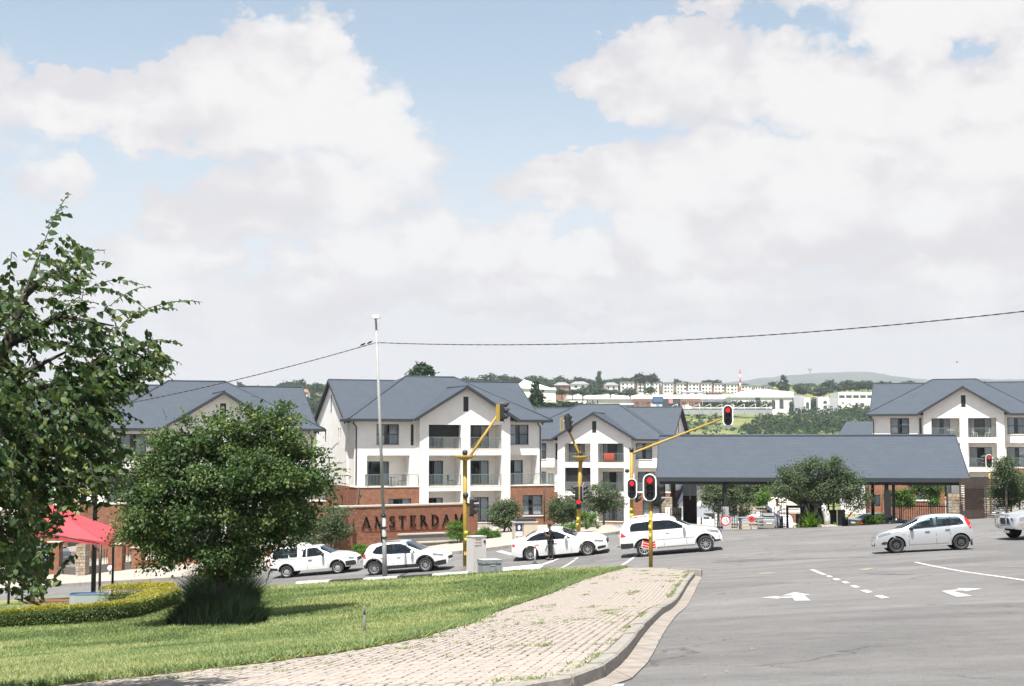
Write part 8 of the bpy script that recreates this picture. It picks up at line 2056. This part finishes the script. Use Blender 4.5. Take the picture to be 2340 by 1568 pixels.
# crowns shared by the distant trees
FV = []
for s_ in range(5):
    rg = np.random.default_rng(300 + s_); bl = [(0, 0, .62, .42, .42, .34), (.2*rg.normal(), .2*rg.normal(), .5, .34, .34, .26), (.25*rg.normal(), .2*rg.normal(), .7, .28, .28, .24)] if s_ < 3 else ([(0, 0, .3, .26, .26, .25), (0, 0, .55, .2, .2, .3), (0, 0, .8, .1, .1, .2)] if s_ == 3 else [(0, 0, .45, .16, .16, .42), (0, 0, .6, .13, .13, .35)])
    v, f, a, cc = clumps(bl, 700, .17, 46, .085, rg, .7); FV.append((npmesh('far_crown', v, f, LF_F, a), MB().cyl((0, 0, -.25), (0, 0, .55), .035, .02, 6).mesh('far_trunk', BARK)))
GT = 'trees on the far hillside'
def ftree(x, y, h, wd, kind, label='dark green tree on the far hillside across the valley', group=GT, z=None):
    t = thing('hillside_tree', label, 'tree', (x, y, fz_(x, y) if z is None else z), random.uniform(0, 6.3), group); t.scale = (wd, wd, h)
    link('crown', FV[kind][0], t); link('trunk', FV[kind][1], t); return t
rg = np.random.default_rng(77)
def fpx(U, Vt, w, h, Y, kind, label=None, group=None):
    p = at(U, Vt, Y); hh = h * Y / F; t = ftree(p.x, Y, hh, w * Y / F / .95, kind, label or 'dark green tree on the far hillside across the valley', GT if not label else group, p.z - hh*1.0); return t
fpx(965, 829, 66, 62, 420, 0, 'large round tree rising behind the ridge of the main block'); fpx(1224, 872, 62, 88, 480, 3, 'tall dark conifer between the main block and the white hall'); fpx(1369, 849, 26, 46, 1300, 3, 'pointed conifer highest on the far skyline'); 
fpx(1286, 916, 120, 34, 700, 0, 'broad dark tree behind the second block roof'); fpx(1330, 918, 70, 30, 690, 1, 'dark tree right of the broad one behind the second block roof')
fpx(1463, 853, 34, 34, 1350, 0, 'taller tree left of a pair on the far skyline'); fpx(1487, 851, 24, 32, 1350, 1, 'taller tree right of a pair on the far skyline'); fpx(1352, 878, 50, 44, 1180, 0, 'very dark round tree above the warehouse roof')
fpx(1790, 858, 42, 60, 1250, 3, 'dark conifer standing over the arched white building'); fpx(1830, 875, 40, 36, 1250, 1); fpx(1872, 884, 46, 26, 1230, 2)
fpx(1807, 914, 20, 40, 1120, 4, 'upright cypress left of the arched pavilion'); fpx(1858, 905, 28, 46, 1120, 4, 'fat cypress in front of the arched pavilion'); fpx(2040, 905, 20, 34, 1120, 4, 'cypress at the right before the long white building')
for U in np.arange(1655, 1750, 13): fpx(U, 915 + 3*rg.random(), 24, 24, 1090, int(rg.integers(0, 3)), 'dark street tree before the arched white building, %s from the left' % ORD[int((U-1655)/13)], 'dark trees before the arched white building')
for U in np.arange(1900, 2010, 14): fpx(U, 868 + 6*rg.random(), 30, 28, 1280, int(rg.integers(0, 3)))
for U, V, w, h in [(1087, 858, 40, 34), (1112, 866, 36, 28), (1150, 850, 54, 40), (1175, 862, 40, 30), (1260, 862, 40, 26), (1290, 866, 36, 24), (1320, 862, 44, 26), (1400, 866, 36, 26), (1425, 868, 40, 24), (1445, 862, 30, 26), (1545, 866, 22, 16), (1610, 866, 18, 18), (1640, 868, 26, 18), (1765, 872, 20, 18), (2065, 868, 26, 24), (2085, 874, 20, 20), (2110, 878, 30, 20), (1565, 872, 24, 14), (1700, 874, 24, 14), (1010, 866, 16, 24), (1025, 870, 10, 20), (800, 872, 22, 22), (770, 870, 10, 20), (640, 876, 12, 26), (690, 868, 34, 30)]:
    fpx(U, V, w, h, 1450, 3 if w <= h*.6 else int(rg.integers(0, 3)))
for U, V, w, h in [(1262, 884, 40, 22), (1284, 890, 34, 18), (1308, 886, 26, 22), (1332, 888, 30, 20), (1395, 886, 40, 20), (1440, 894, 44, 14)]: fpx(U, V, w, h, 1120, int(rg.integers(0, 3)))
for U in np.arange(545, 790, 11): fpx(U + rg.normal(0, 3), 882 + 5*rg.normal(), 22 + 10*rg.random(), 20 + 8*rg.random(), 1400 + 60*rg.random(), int(rg.integers(0, 3)))
for U in np.arange(1080, 1500, 13): fpx(U + rg.normal(0, 4), 868 + 4*rg.normal(), 24 + 10*rg.random(), 20 + 8*rg.random(), 1500 + 60*rg.random(), int(rg.integers(0, 3)))
for U in np.arange(1760, 2345, 17): fpx(U + rg.normal(0, 4), 878 + 4*rg.normal(), 24 + 10*rg.random(), 20 + 8*rg.random(), 1560 + 60*rg.random(), int(rg.integers(0, 3)))
# scattered trees on the slope
for k in range(75):
    U = rg.choice([rg.uniform(560, 760), rg.uniform(1090, 1500), rg.uniform(1080, 1420)]); V = rg.uniform(892, 960) if U < 800 else rg.uniform(884, 906)
    p = fhit(U, V); s = rg.uniform(7, 13); ftree(p.x, p.y, s, s*rg.uniform(.9, 1.5), int(rg.integers(0, 3)))
for k in range(40):
    p = fhit(rg.uniform(-80, 300), rg.uniform(890, 980)); s = rg.uniform(7, 13); ftree(p.x, p.y, s, s*rg.uniform(.9, 1.5), int(rg.integers(0, 3)))
# scrub below the highway: many bushes that read as one mass
SB = []
for (ua, ub, va, vb, n, s) in [(1545, 1640, 952, 998, 46, 4.5), (1575, 1640, 945, 975, 20, 5), (1700, 1960, 972, 998, 190, 6), (1735, 1800, 955, 980, 40, 6), (1800, 1990, 948, 985, 150, 7), (1880, 2010, 925, 960, 110, 8), (1640, 1710, 985, 998, 16, 4), (560, 760, 905, 1000, 240, 8), (1090, 1240, 900, 960, 150, 8), (-100, 320, 900, 1030, 260, 8), (1240, 1420, 896, 906, 60, 6), (1320, 1560, 880, 905, 60, 6)]:
    for k in range(n):
        p = fhit(rg.uniform(ua, ub), rg.uniform(va, vb)); q = s * rg.uniform(.5, 1.2); SB.append((p.x, p.y, fz_(p.x, p.y) + q*.35, q*.75, q*.75, q*.6))
v, f, a, cc = clumps(SB, 110000, 1.5, len(SB)*5, .8, rg, .75, vr=(.1, .85)); tag(link('bushland', npmesh('bushland', v, f, LF_F, a)), 'dense green scrub covering the far slope below the highway', 'bushland', kind='stuff')
# highway on embankment with four cars
hx = [fhit(u, v) for u, v in ((1480, 978), (1600, 975), (1680, 973), (1760, 969), (1850, 967), (1950, 964), (2100, 960))]
hy = [(p.x, 985) for p in hx]; hz = [at(1700, 971, 985).z - 1.2 + .0*p.x for p in hx]
mb = MB(); vs = []
for (x, y), z in zip(hy, hz): vs += [(x, y - 7, z - 6), (x, y - 5.5, z), (x, y + 5.5, z), (x, y + 7, z - 6)]
mb.add(vs, [(4*k+j, 4*k+j+1, 4*k+j+5, 4*k+j+4) for k in range(len(hx)-1) for j in range(3)]); tag(mb.build('highway', [mat('highway_tar', (.12, .12, .12), .9)]), kind='structure')
def minicar(src, label, paint_, x, y, z, rz):
    t = thing('car', label, 'car', (x, y, z), rz, 'cars on the far highway'); t.scale = (1.25, 1.25, 1.25)
    for ch in kids(src):
        if ch.name.split('.')[0] in ('body', 'side_window', 'wheel', 'windscreen'):
            c = ch.copy(); COL.objects.link(c); c.parent = t
            if ch.name.startswith('body'): c.data = ch.data.copy(); c.data.materials[0] = paint_
zc = hz[0]
for U, lb, pm_, sr in ((1672, 'red car on the far highway, left of the raised signal head', REDP, po), (1722, 'dark car on the far highway below the raised signal head', CARBLK, po), (1765, 'white car on the far highway, second from the right', CARWHITE, au), (1814, 'pale car on the far highway, rightmost in view', CARSILV, po)):
    minicar(sr, lb, pm_, at(U, 970, 984).x, 984, zc, math.pi)
# far buildings
FWH = mat('far_white_wall', (.74, .73, .70), .9, var=.04, scale=.1); FGR = mat('far_grey_wall', (.40, .41, .43), .9); FBR = mat('far_brick', (.24, .125, .085), .9, var=.15, scale=.3); FDK = mat('far_window', (.06, .065, .075), .4); FRF = mat('far_grey_roof', (.22, .22, .23), .9)
WM = {}
def fwin(par, x0, x1, z0, z1, y=-.12):
    k = (round(x1-x0, 2), round(z1-z0, 2))
    if k not in WM: WM[k] = MB().box(0, k[0], 0, .4, 0, k[1]).mesh('window', FDK)
    return link('window', WM[k], par, (x0, y, z0))
fs = lambda Y: F / Y
TY = 1400
def townhouse(U, Vt, w, label, idx, Vb=None):
    p = at(U, Vt, TY); pb_ = p.z - 11.5; t = thing('townhouse', label, 'building', (p.x, TY, pb_), R(random.uniform(-4, 4)), 'townhouse blocks on the far ridge'); ww = w * TY / F
    MB().box(0, ww*.82, 0, 9, -4, 10.6).build('wall', FWH, t); MB().box(ww*.822, ww*.94, 1.8, 9, -4, 9.6).build('brick_stair', FBR, t)
    MB().box(-.5, ww*.85, -.6, 9.5, 10.62, 11.3).build('roof', FRF, t)
    for r_ in range(3):
        for c in range(3): fwin(t, ww*.82*(c + .28)/3, ww*.82*(c + .28)/3 + (1.5 if (c + idx) % 3 else 2.2), 1.3 + r_*3.3, 1.3 + r_*3.3 + 1.7)
TU = [(1418, 872, 38), (1457, 873, 17), (1476, 873, 36), (1516, 873, 28), (1546, 874, 27), (1573, 874, 30), (1602, 874, 29), (1632, 875, 28), (1660, 876, 31), (1693, 879, 30), (1725, 880, 22), (1746, 881, 20)]
for i, (u, v, w) in enumerate(TU): townhouse(u, v, w, 'white townhouse block on the far ridge, %s from the left end of the row' % ORD[i], i)
for i, (u, v, w, lb) in enumerate([(1822, 884, 22, 'small white townhouse left of the gap in the far ridge'), (1862, 884, 18, 'small white townhouse in the middle of the gap in the far ridge'), (1889, 883, 30, 'white townhouse at the right end of the far ridge')]): townhouse(u, v, w, lb, i)
def fbuild(name, label, U0_, U1_, Vt, Vb, Y, d=30, m_=FWH, parts=(), rz=0):
    p, q = at(U0_, Vb, Y), at(U1_, Vt, Y); t = thing(name, label, 'building', (p.x, Y, p.z), rz); w, h = q.x - p.x, q.z - p.z
    MB().box(0, w, 0, d, -8, h - (3.4 if name == 'arched_building' else 0)).build('wall', m_, t); k = Y / F
    return t, k, w, h
t, k, w, h = fbuild('warehouse', 'very long low white warehouse across the valley', 1297, 1688, 912, 934, 1150, 50)
MB().add([(44*k, -1.5, h), (w + 1, -1.5, h), (w + 1, 25, h + 4.2), (44*k, 25, h + 4.2), (44*k, 52, h), (w + 1, 52, h)], [(0,1,2,3),(3,2,5,4)]).build('roof', mat('white_sheet_roof', (.76, .76, .75), .6), t, fix=False); MB().box(-.5, 43.5*k, -.6, 50, h + .01, h + 2.8).build('parapet', FWH, t)
for x in (5, 8.5, 12, 15.5, 20, 24): fwin(t, x, x + .7, 2.2, 2.2 + (2.4 if x < 12 else 5))
MB().box(308*k, 388*k, -2, -.1, 1.5, 5).build('loading_bay', FDK, t); MB().box(290*k, 390*k, -6, -.2, 5.2, 5.8).build('bay_canopy', FRF, t); MB().box(120*k, 156*k, -6, -.2, 2.6, 3.1).build('bay_canopy', FRF, t)
for U0_, U1_, lb in ((1450, 1487, 'orange brick office on the front of the warehouse, left of the dark glass'), (1555, 1600, 'orange brick office on the front of the warehouse, right of the dark glass')):
    b, kk, w2, h2 = fbuild('brick_office', lb, U0_, U1_, 911, 934, 1142, 6, FBR)
    for x in (w2*.08, w2*.72): fwin(b, x, x + w2*.2, h2*.45, h2*.7); fwin(b, x, x + w2*.2, .5, 2.2)
    fwin(b, w2*.45, w2*.5, h2*.4, h2*.75); fwin(b, w2*.58, w2*.63, h2*.4, h2*.75)
b, kk, w2, h2 = fbuild('glass_office', 'dark glass office front between the brick offices', 1514, 1553, 911, 934, 1143, 6, mat('dark_glass_front', (.035, .05, .055), .2))
MB().box(w2*.36, w2*.60, -.4, -.05, h2*.52, h2*.95).build('red_sign', mat('faded_red_sign', (.62, .22, .22), .6), b)
bp = at(1503, 934, 1135); bb_ = thing('billboard', 'blue billboard on a single post before the warehouse', 'billboard', bp); kk = 1135/F; BLUE = mat('billboard_blue', (.05, .12, .24), .6)
MB().cyl((0, 0, -4), (0, 0, 15*kk), 1.0, n=8).build('post', mat('billboard_post', (.12, .22, .38), .6), bb_); MB().box(-12*kk, 13*kk, -1, .5, 10*kk, 27*kk).build('board', mat('billboard_dark', (.03, .05, .08), .6), bb_); MB().box(-11*kk, 12*kk, -1.2, -1.02, 15*kk, 25*kk).build('panel', BLUE, bb_)
# arched white building
t, k, w, h = fbuild('arched_building', 'big white building with arched dark windows and a curved roof', 1672, 1810, 898, 935, 1120, 40)
MB().prism([(-1, h - 3.6), (w + 1, h - 3.6), (w + 1, h + .8), (w*.5, h + 3.2), (w*.25, h + 1.9), (-1, h - 2.2)], lambda p, d: (p[0], d, p[1]), -1, 40).build('roof', MATS['white_sheet_roof'], t)
def arch(par, xc, wd, z0, z1, y=-.15):
    o = [(-wd/2, z0), (wd/2, z0)] + [(wd/2*math.cos(a), z1 - wd/2 + wd/2*math.sin(a)) for a in np.linspace(0, math.pi, 9)]
    MB().prism(o, lambda p, d: (p[0] + xc, d, p[1]), y, .3).build('arched_window', FDK, par)
for xc, wd, z0, z1 in ((52, 10.5, 0, 22), (83, 8.5, 0, 15), (99, 9.5, 1, 16)): arch(t, xc*k*1.15, wd*k, z0*k, z1*k*1.4)
b, k, w, h = fbuild('grey_wing', 'wing beside the arched building, shade put into its grey walls', 1811, 1836, 904, 935, 1123, 30, FGR)  # grey wall colour carries the shade of this side
b, k, w, h = fbuild('arched_pavilion', 'white pavilion with one tall arch between the cypresses', 1837, 1852, 909, 935, 1118, 12); arch(b, w*.55, w*.45, .5, h*.62)
b, k, w, h = fbuild('white_office', 'square white office with an arched window at the right', 1870, 1895, 907, 938, 1112, 12); arch(b, w*.62, w*.32, h*.5, h*.72); fwin(b, w*.46, w*.78, h*.12, h*.36)
b, k, w, h = fbuild('grey_office', 'grey side of the square white office', 1895.5, 1914, 909, 938, 1113, 11, FGR)
b, k, w, h = fbuild('long_white_building', 'long white building with a strip of dark windows at the right', 1916, 2060, 896, 912, 1180, 30)
for i in range(9): fwin(b, w*(i + .1)/9, w*(i + .9)/9, h*.15, h*.55)
b, k, w, h = fbuild('peaked_hall', 'white hall with a tent like peaked roof on the far skyline', 1178, 1270, 886, 905, 900, 30)
MB().add([(-1, -1, h), (w + 1, -1, h - 1.5), (w + 1, 31, h - 1.5), (-1, 31, h), (w*.22, 12, h + 5.6)], [(0,1,4),(1,2,4),(2,3,4),(3,0,4)]).build('roof', MATS['white_sheet_roof'], b, fix=False)
for i, (u0, u1, vt, vb, Y, m_, lb) in enumerate([(1268, 1300, 880, 892, 1200, FBR, 'brick house with a broad grey roof on the far slope'), (1305, 1345, 878, 890, 1220, FWH, 'white house with a broad grey roof on the far slope'), (1382, 1412, 880, 892, 1260, FWH, 'pale house right of the very dark round tree'), (686, 704, 896, 902, 1150, FWH, 'small pale house on the green slope at the left'), (1560, 1605, 896, 903, 1210, FGR, 'flat grey shed behind the warehouse'), (1618, 1650, 898, 904, 1210, FBR, 'flat brick shed behind the warehouse')]):
    b, k, w, h = fbuild('far_house', lb, u0, u1, vt, vb, Y, 12, m_)
    if i < 4: slab = MB(); slab_poly(slab, [(-1, -1, h), (w + 1, -1, h), (w*.75, 6, h + 2.6), (w*.25, 6, h + 2.6)], .3); slab_poly(slab, [(w + 1, 13, h), (-1, 13, h), (w*.25, 6, h + 2.6), (w*.75, 6, h + 2.6)], .3); slab.build('roof', FRF if i != 3 else FBR, b)
    else: MB().box(-.4, w + .4, -.4, 12.4, h + .01, h + .5).build('roof', FWH if i == 4 else FBR, b)
    for x in (w*.2, w*.6): fwin(b, x, x + w*.15, h*.3, h*.75)
for i, (u, v, w_, lb, m_) in enumerate([(1277, 889, 18, 'red roofed house among the trees on the far slope', mat('red_tile_roof', (.36, .10, .06), .8)), (718, 937, 16, 'orange roofed house low on the slope between the two left blocks', mat('orange_tile_roof', (.42, .18, .08), .8))]):
    p = fhit(u, v + 8); b = thing('far_house', lb, 'building', (p.x, p.y, fz_(p.x, p.y))); ww = w_ * p.y / F; MB().box(-ww/2, ww/2, 0, 9, -2, 3).build('wall', FWH, b); mb = MB(); slab_poly(mb, [(-ww/2 - .6, -.6, 3), (ww/2 + .6, -.6, 3), (ww*.3, 4.5, 6.2), (-ww*.3, 4.5, 6.2)], .2); slab_poly(mb, [(ww/2 + .6, 9.6, 3), (-ww/2 - .6, 9.6, 3), (-ww*.3, 4.5, 6.2), (ww*.3, 4.5, 6.2)], .2); mb.build('roof', m_, b)
# radio mast
mp_ = at(1692, 925, 1130); ms = thing('radio_mast', 'red and white lattice radio mast behind the warehouse', 'mast', mp_); kk = 1130/F
for i in range(8):
    z0, z1 = i*10*kk, (i+1)*10*kk; w0 = .8 - .075*i; mb = MB()
    for s1 in (-1, 1):
        for s2 in (-1, 1): mb.tube([(s1*w0, s2*w0, z0), (s1*(w0 - .075), s2*(w0 - .075), z1 - .01)], .15, 5)
    mb.tube([(-w0, -w0, z0), (w0, -w0, z1 - .1)], .16, 4); mb.tube([(w0, -w0, z0), (-w0, -w0, z1 - .1)], .16, 4)
    mb.build('mast_section', REDP if i % 2 else FWH, ms)['label'] = 'red mast section' if i % 2 else 'white mast section'
# white rail fence with outreach lamps and a parked truck row
fa, fb_ = at(1535, 938, 1080), at(1765, 938, 1080); rf = thing('rail_fence', 'white rail fence with slanting lamp arms along the far yard', 'fence', fa); Lf = fb_.x - fa.x
MB().box(0, Lf, 0, .3, 1.6, 2.3).build('rail', FWH, rf); MB().box(0, Lf, .5, .6, -3, 1.2).build('mesh_panel', mat('mesh_grey', (.30, .31, .33), .8), rf)
for i in range(9):
    x = Lf*(i + .5)/9; MB().cyl((x, 0, -3), (x, 0, 5), .16, n=6).build('post', FWH, rf); MB().tube([(x, -.2, 4.9), (x - 5, -.2, 2.6)], .15, 5).build('lamp_arm', FWH, rf)
for i, U in enumerate((1560, 1668, 1688, 1710)):
    p = at(U, 937, 1088); tk_ = thing('box_truck', ['box truck alone at the left of the far yard', 'box truck in the far yard, first of three close together', 'box truck in the far yard, middle of three', 'box truck in the far yard, last of three'][i], 'truck', p, 0, 'box trucks in the far yard'); MB().box(0, 5.2, 0, 2.4, .9, 3.6).build('box', FWH, tk_); MB().box(.8, 1.8, -.05, -.003, 1.2, 3.2).build('red_panel', REDP, tk_); MB().box(5.3, 6.8, .1, 2.3, .7, 2.9).build('cab', FWH, tk_)
    for x in (1.0, 5.9): MB().cyl((x, -.02, .5), (x, 2.42, .5), .5, n=10).build('wheel', TYRE, tk_)
for i, (U, Vt, Vb, Y) in enumerate([(1606, 897, 960, 1000), (1831, 903, 962, 1000), (1182 + 4, 905, 940, 1000)]):
    a, b = at(U, Vt, Y), at(U, Vb, Y); lm_ = thing('light_mast', ['slender grey light mast left of the raised signal head', 'slender grey light mast right of the raised signal head', 'slender grey light mast behind the second block roof'][i], 'light mast', b); MB().tube([(0, 0, -6), (0, 0, a.z - b.z)], [.22, .12], 6).build('pole', GALV, lm_); MB().box(-1.2, 1.2, -.2, .2, a.z - b.z, a.z - b.z + .5).build('lamp_bar', GALV, lm_)
# blue hills on the horizon
HPF = [(-1500, 905), (300, 905), (1100, 902), (1400, 894), (1530, 886), (1640, 879), (1720, 867), (1790, 859), (1850, 853), (1920, 850), (1990, 851), (2040, 859), (2100, 866), (2160, 869), (2230, 867), (2340, 868), (2600, 872), (3200, 880), (4500, 900)]
HYY = 6500.; us = np.linspace(-1500, 4500, 420); vt = np.interp(us, *zip(*HPF)) + (fbm(us/30., us*0 + 3.3, 5) - .5)*7
topz = (1015 - vt) / F * HYY; xs_ = (us - 1170) / F * HYY
prof = [(-2600, -.15), (-1700, .12), (-1000, .45), (-450, .8), (0, 1.0), (500, .85), (1500, .3)]
vv = []
for dy, q in prof:
    n_ = (fbm(xs_/260. + dy/300., xs_*0 + dy/200., 5) - .5) * 75 * (q < 1)
    vv.append(np.stack([xs_ * (1 + dy/HYY*.0), np.full_like(xs_, HYY + dy) + n_*2, EYE + np.maximum(topz, 10)*q + n_*(q > .05) - (30 if q < 0 else 0)], -1))
vv = np.stack(vv, 0); ny, nx = vv.shape[:2]; i = np.arange(nx*ny).reshape(ny, nx); f = np.stack([i[:-1, :-1], i[:-1, 1:], i[1:, 1:], i[1:, :-1]], -1).reshape(-1, 4)
HM = mat('hill_bush', (.022, .040, .036), .95, c2=(.085, .088, .075), var=.3, scale=.006, detail=9)
tag(link('hills', npmesh('hills', vv.reshape(-1, 3), f, HM, smooth=True)), kind='structure')
sheet('valley_plain', np.linspace(-9000, 9000, 3), np.linspace(2990, 9000, 3), lambda X, Y: EYE - 25 - Gn(X, Y), VELD)
p = at(1851, 853, HYY); wt = thing('water_tower', 'mushroom shaped water tower on the blue hill', 'tower', p); MB().cyl((0, 0, -20), (0, 0, 14), 3.5, 3, 10).build('stem', FGR, wt); MB().cyl((0, 0, 14), (0, 0, 24), 6, 13, 14).build('tank', FGR, wt)
# summer haze: one even, closed volume round everything
hz_ = MB().box(-9500, 9500, -120, 9500, -90, 480).build('haze', [bpy.data.materials.new('haze')]); tag(hz_, kind='stuff')
m = hz_.data.materials[0]; m.use_nodes = True; tr_ = m.node_tree
for n in list(tr_.nodes):
    if n.type != 'OUTPUT_MATERIAL': tr_.nodes.remove(n)
pv = N(tr_, 'ShaderNodeVolumePrincipled'); pv.inputs['Color'].default_value = (.90, .94, 1, 1); pv.inputs['Density'].default_value = .00011; pv.inputs['Anisotropy'].default_value = .2
L(tr_, pv.outputs[0], [n for n in tr_.nodes if n.type == 'OUTPUT_MATERIAL'][0].inputs['Volume'])
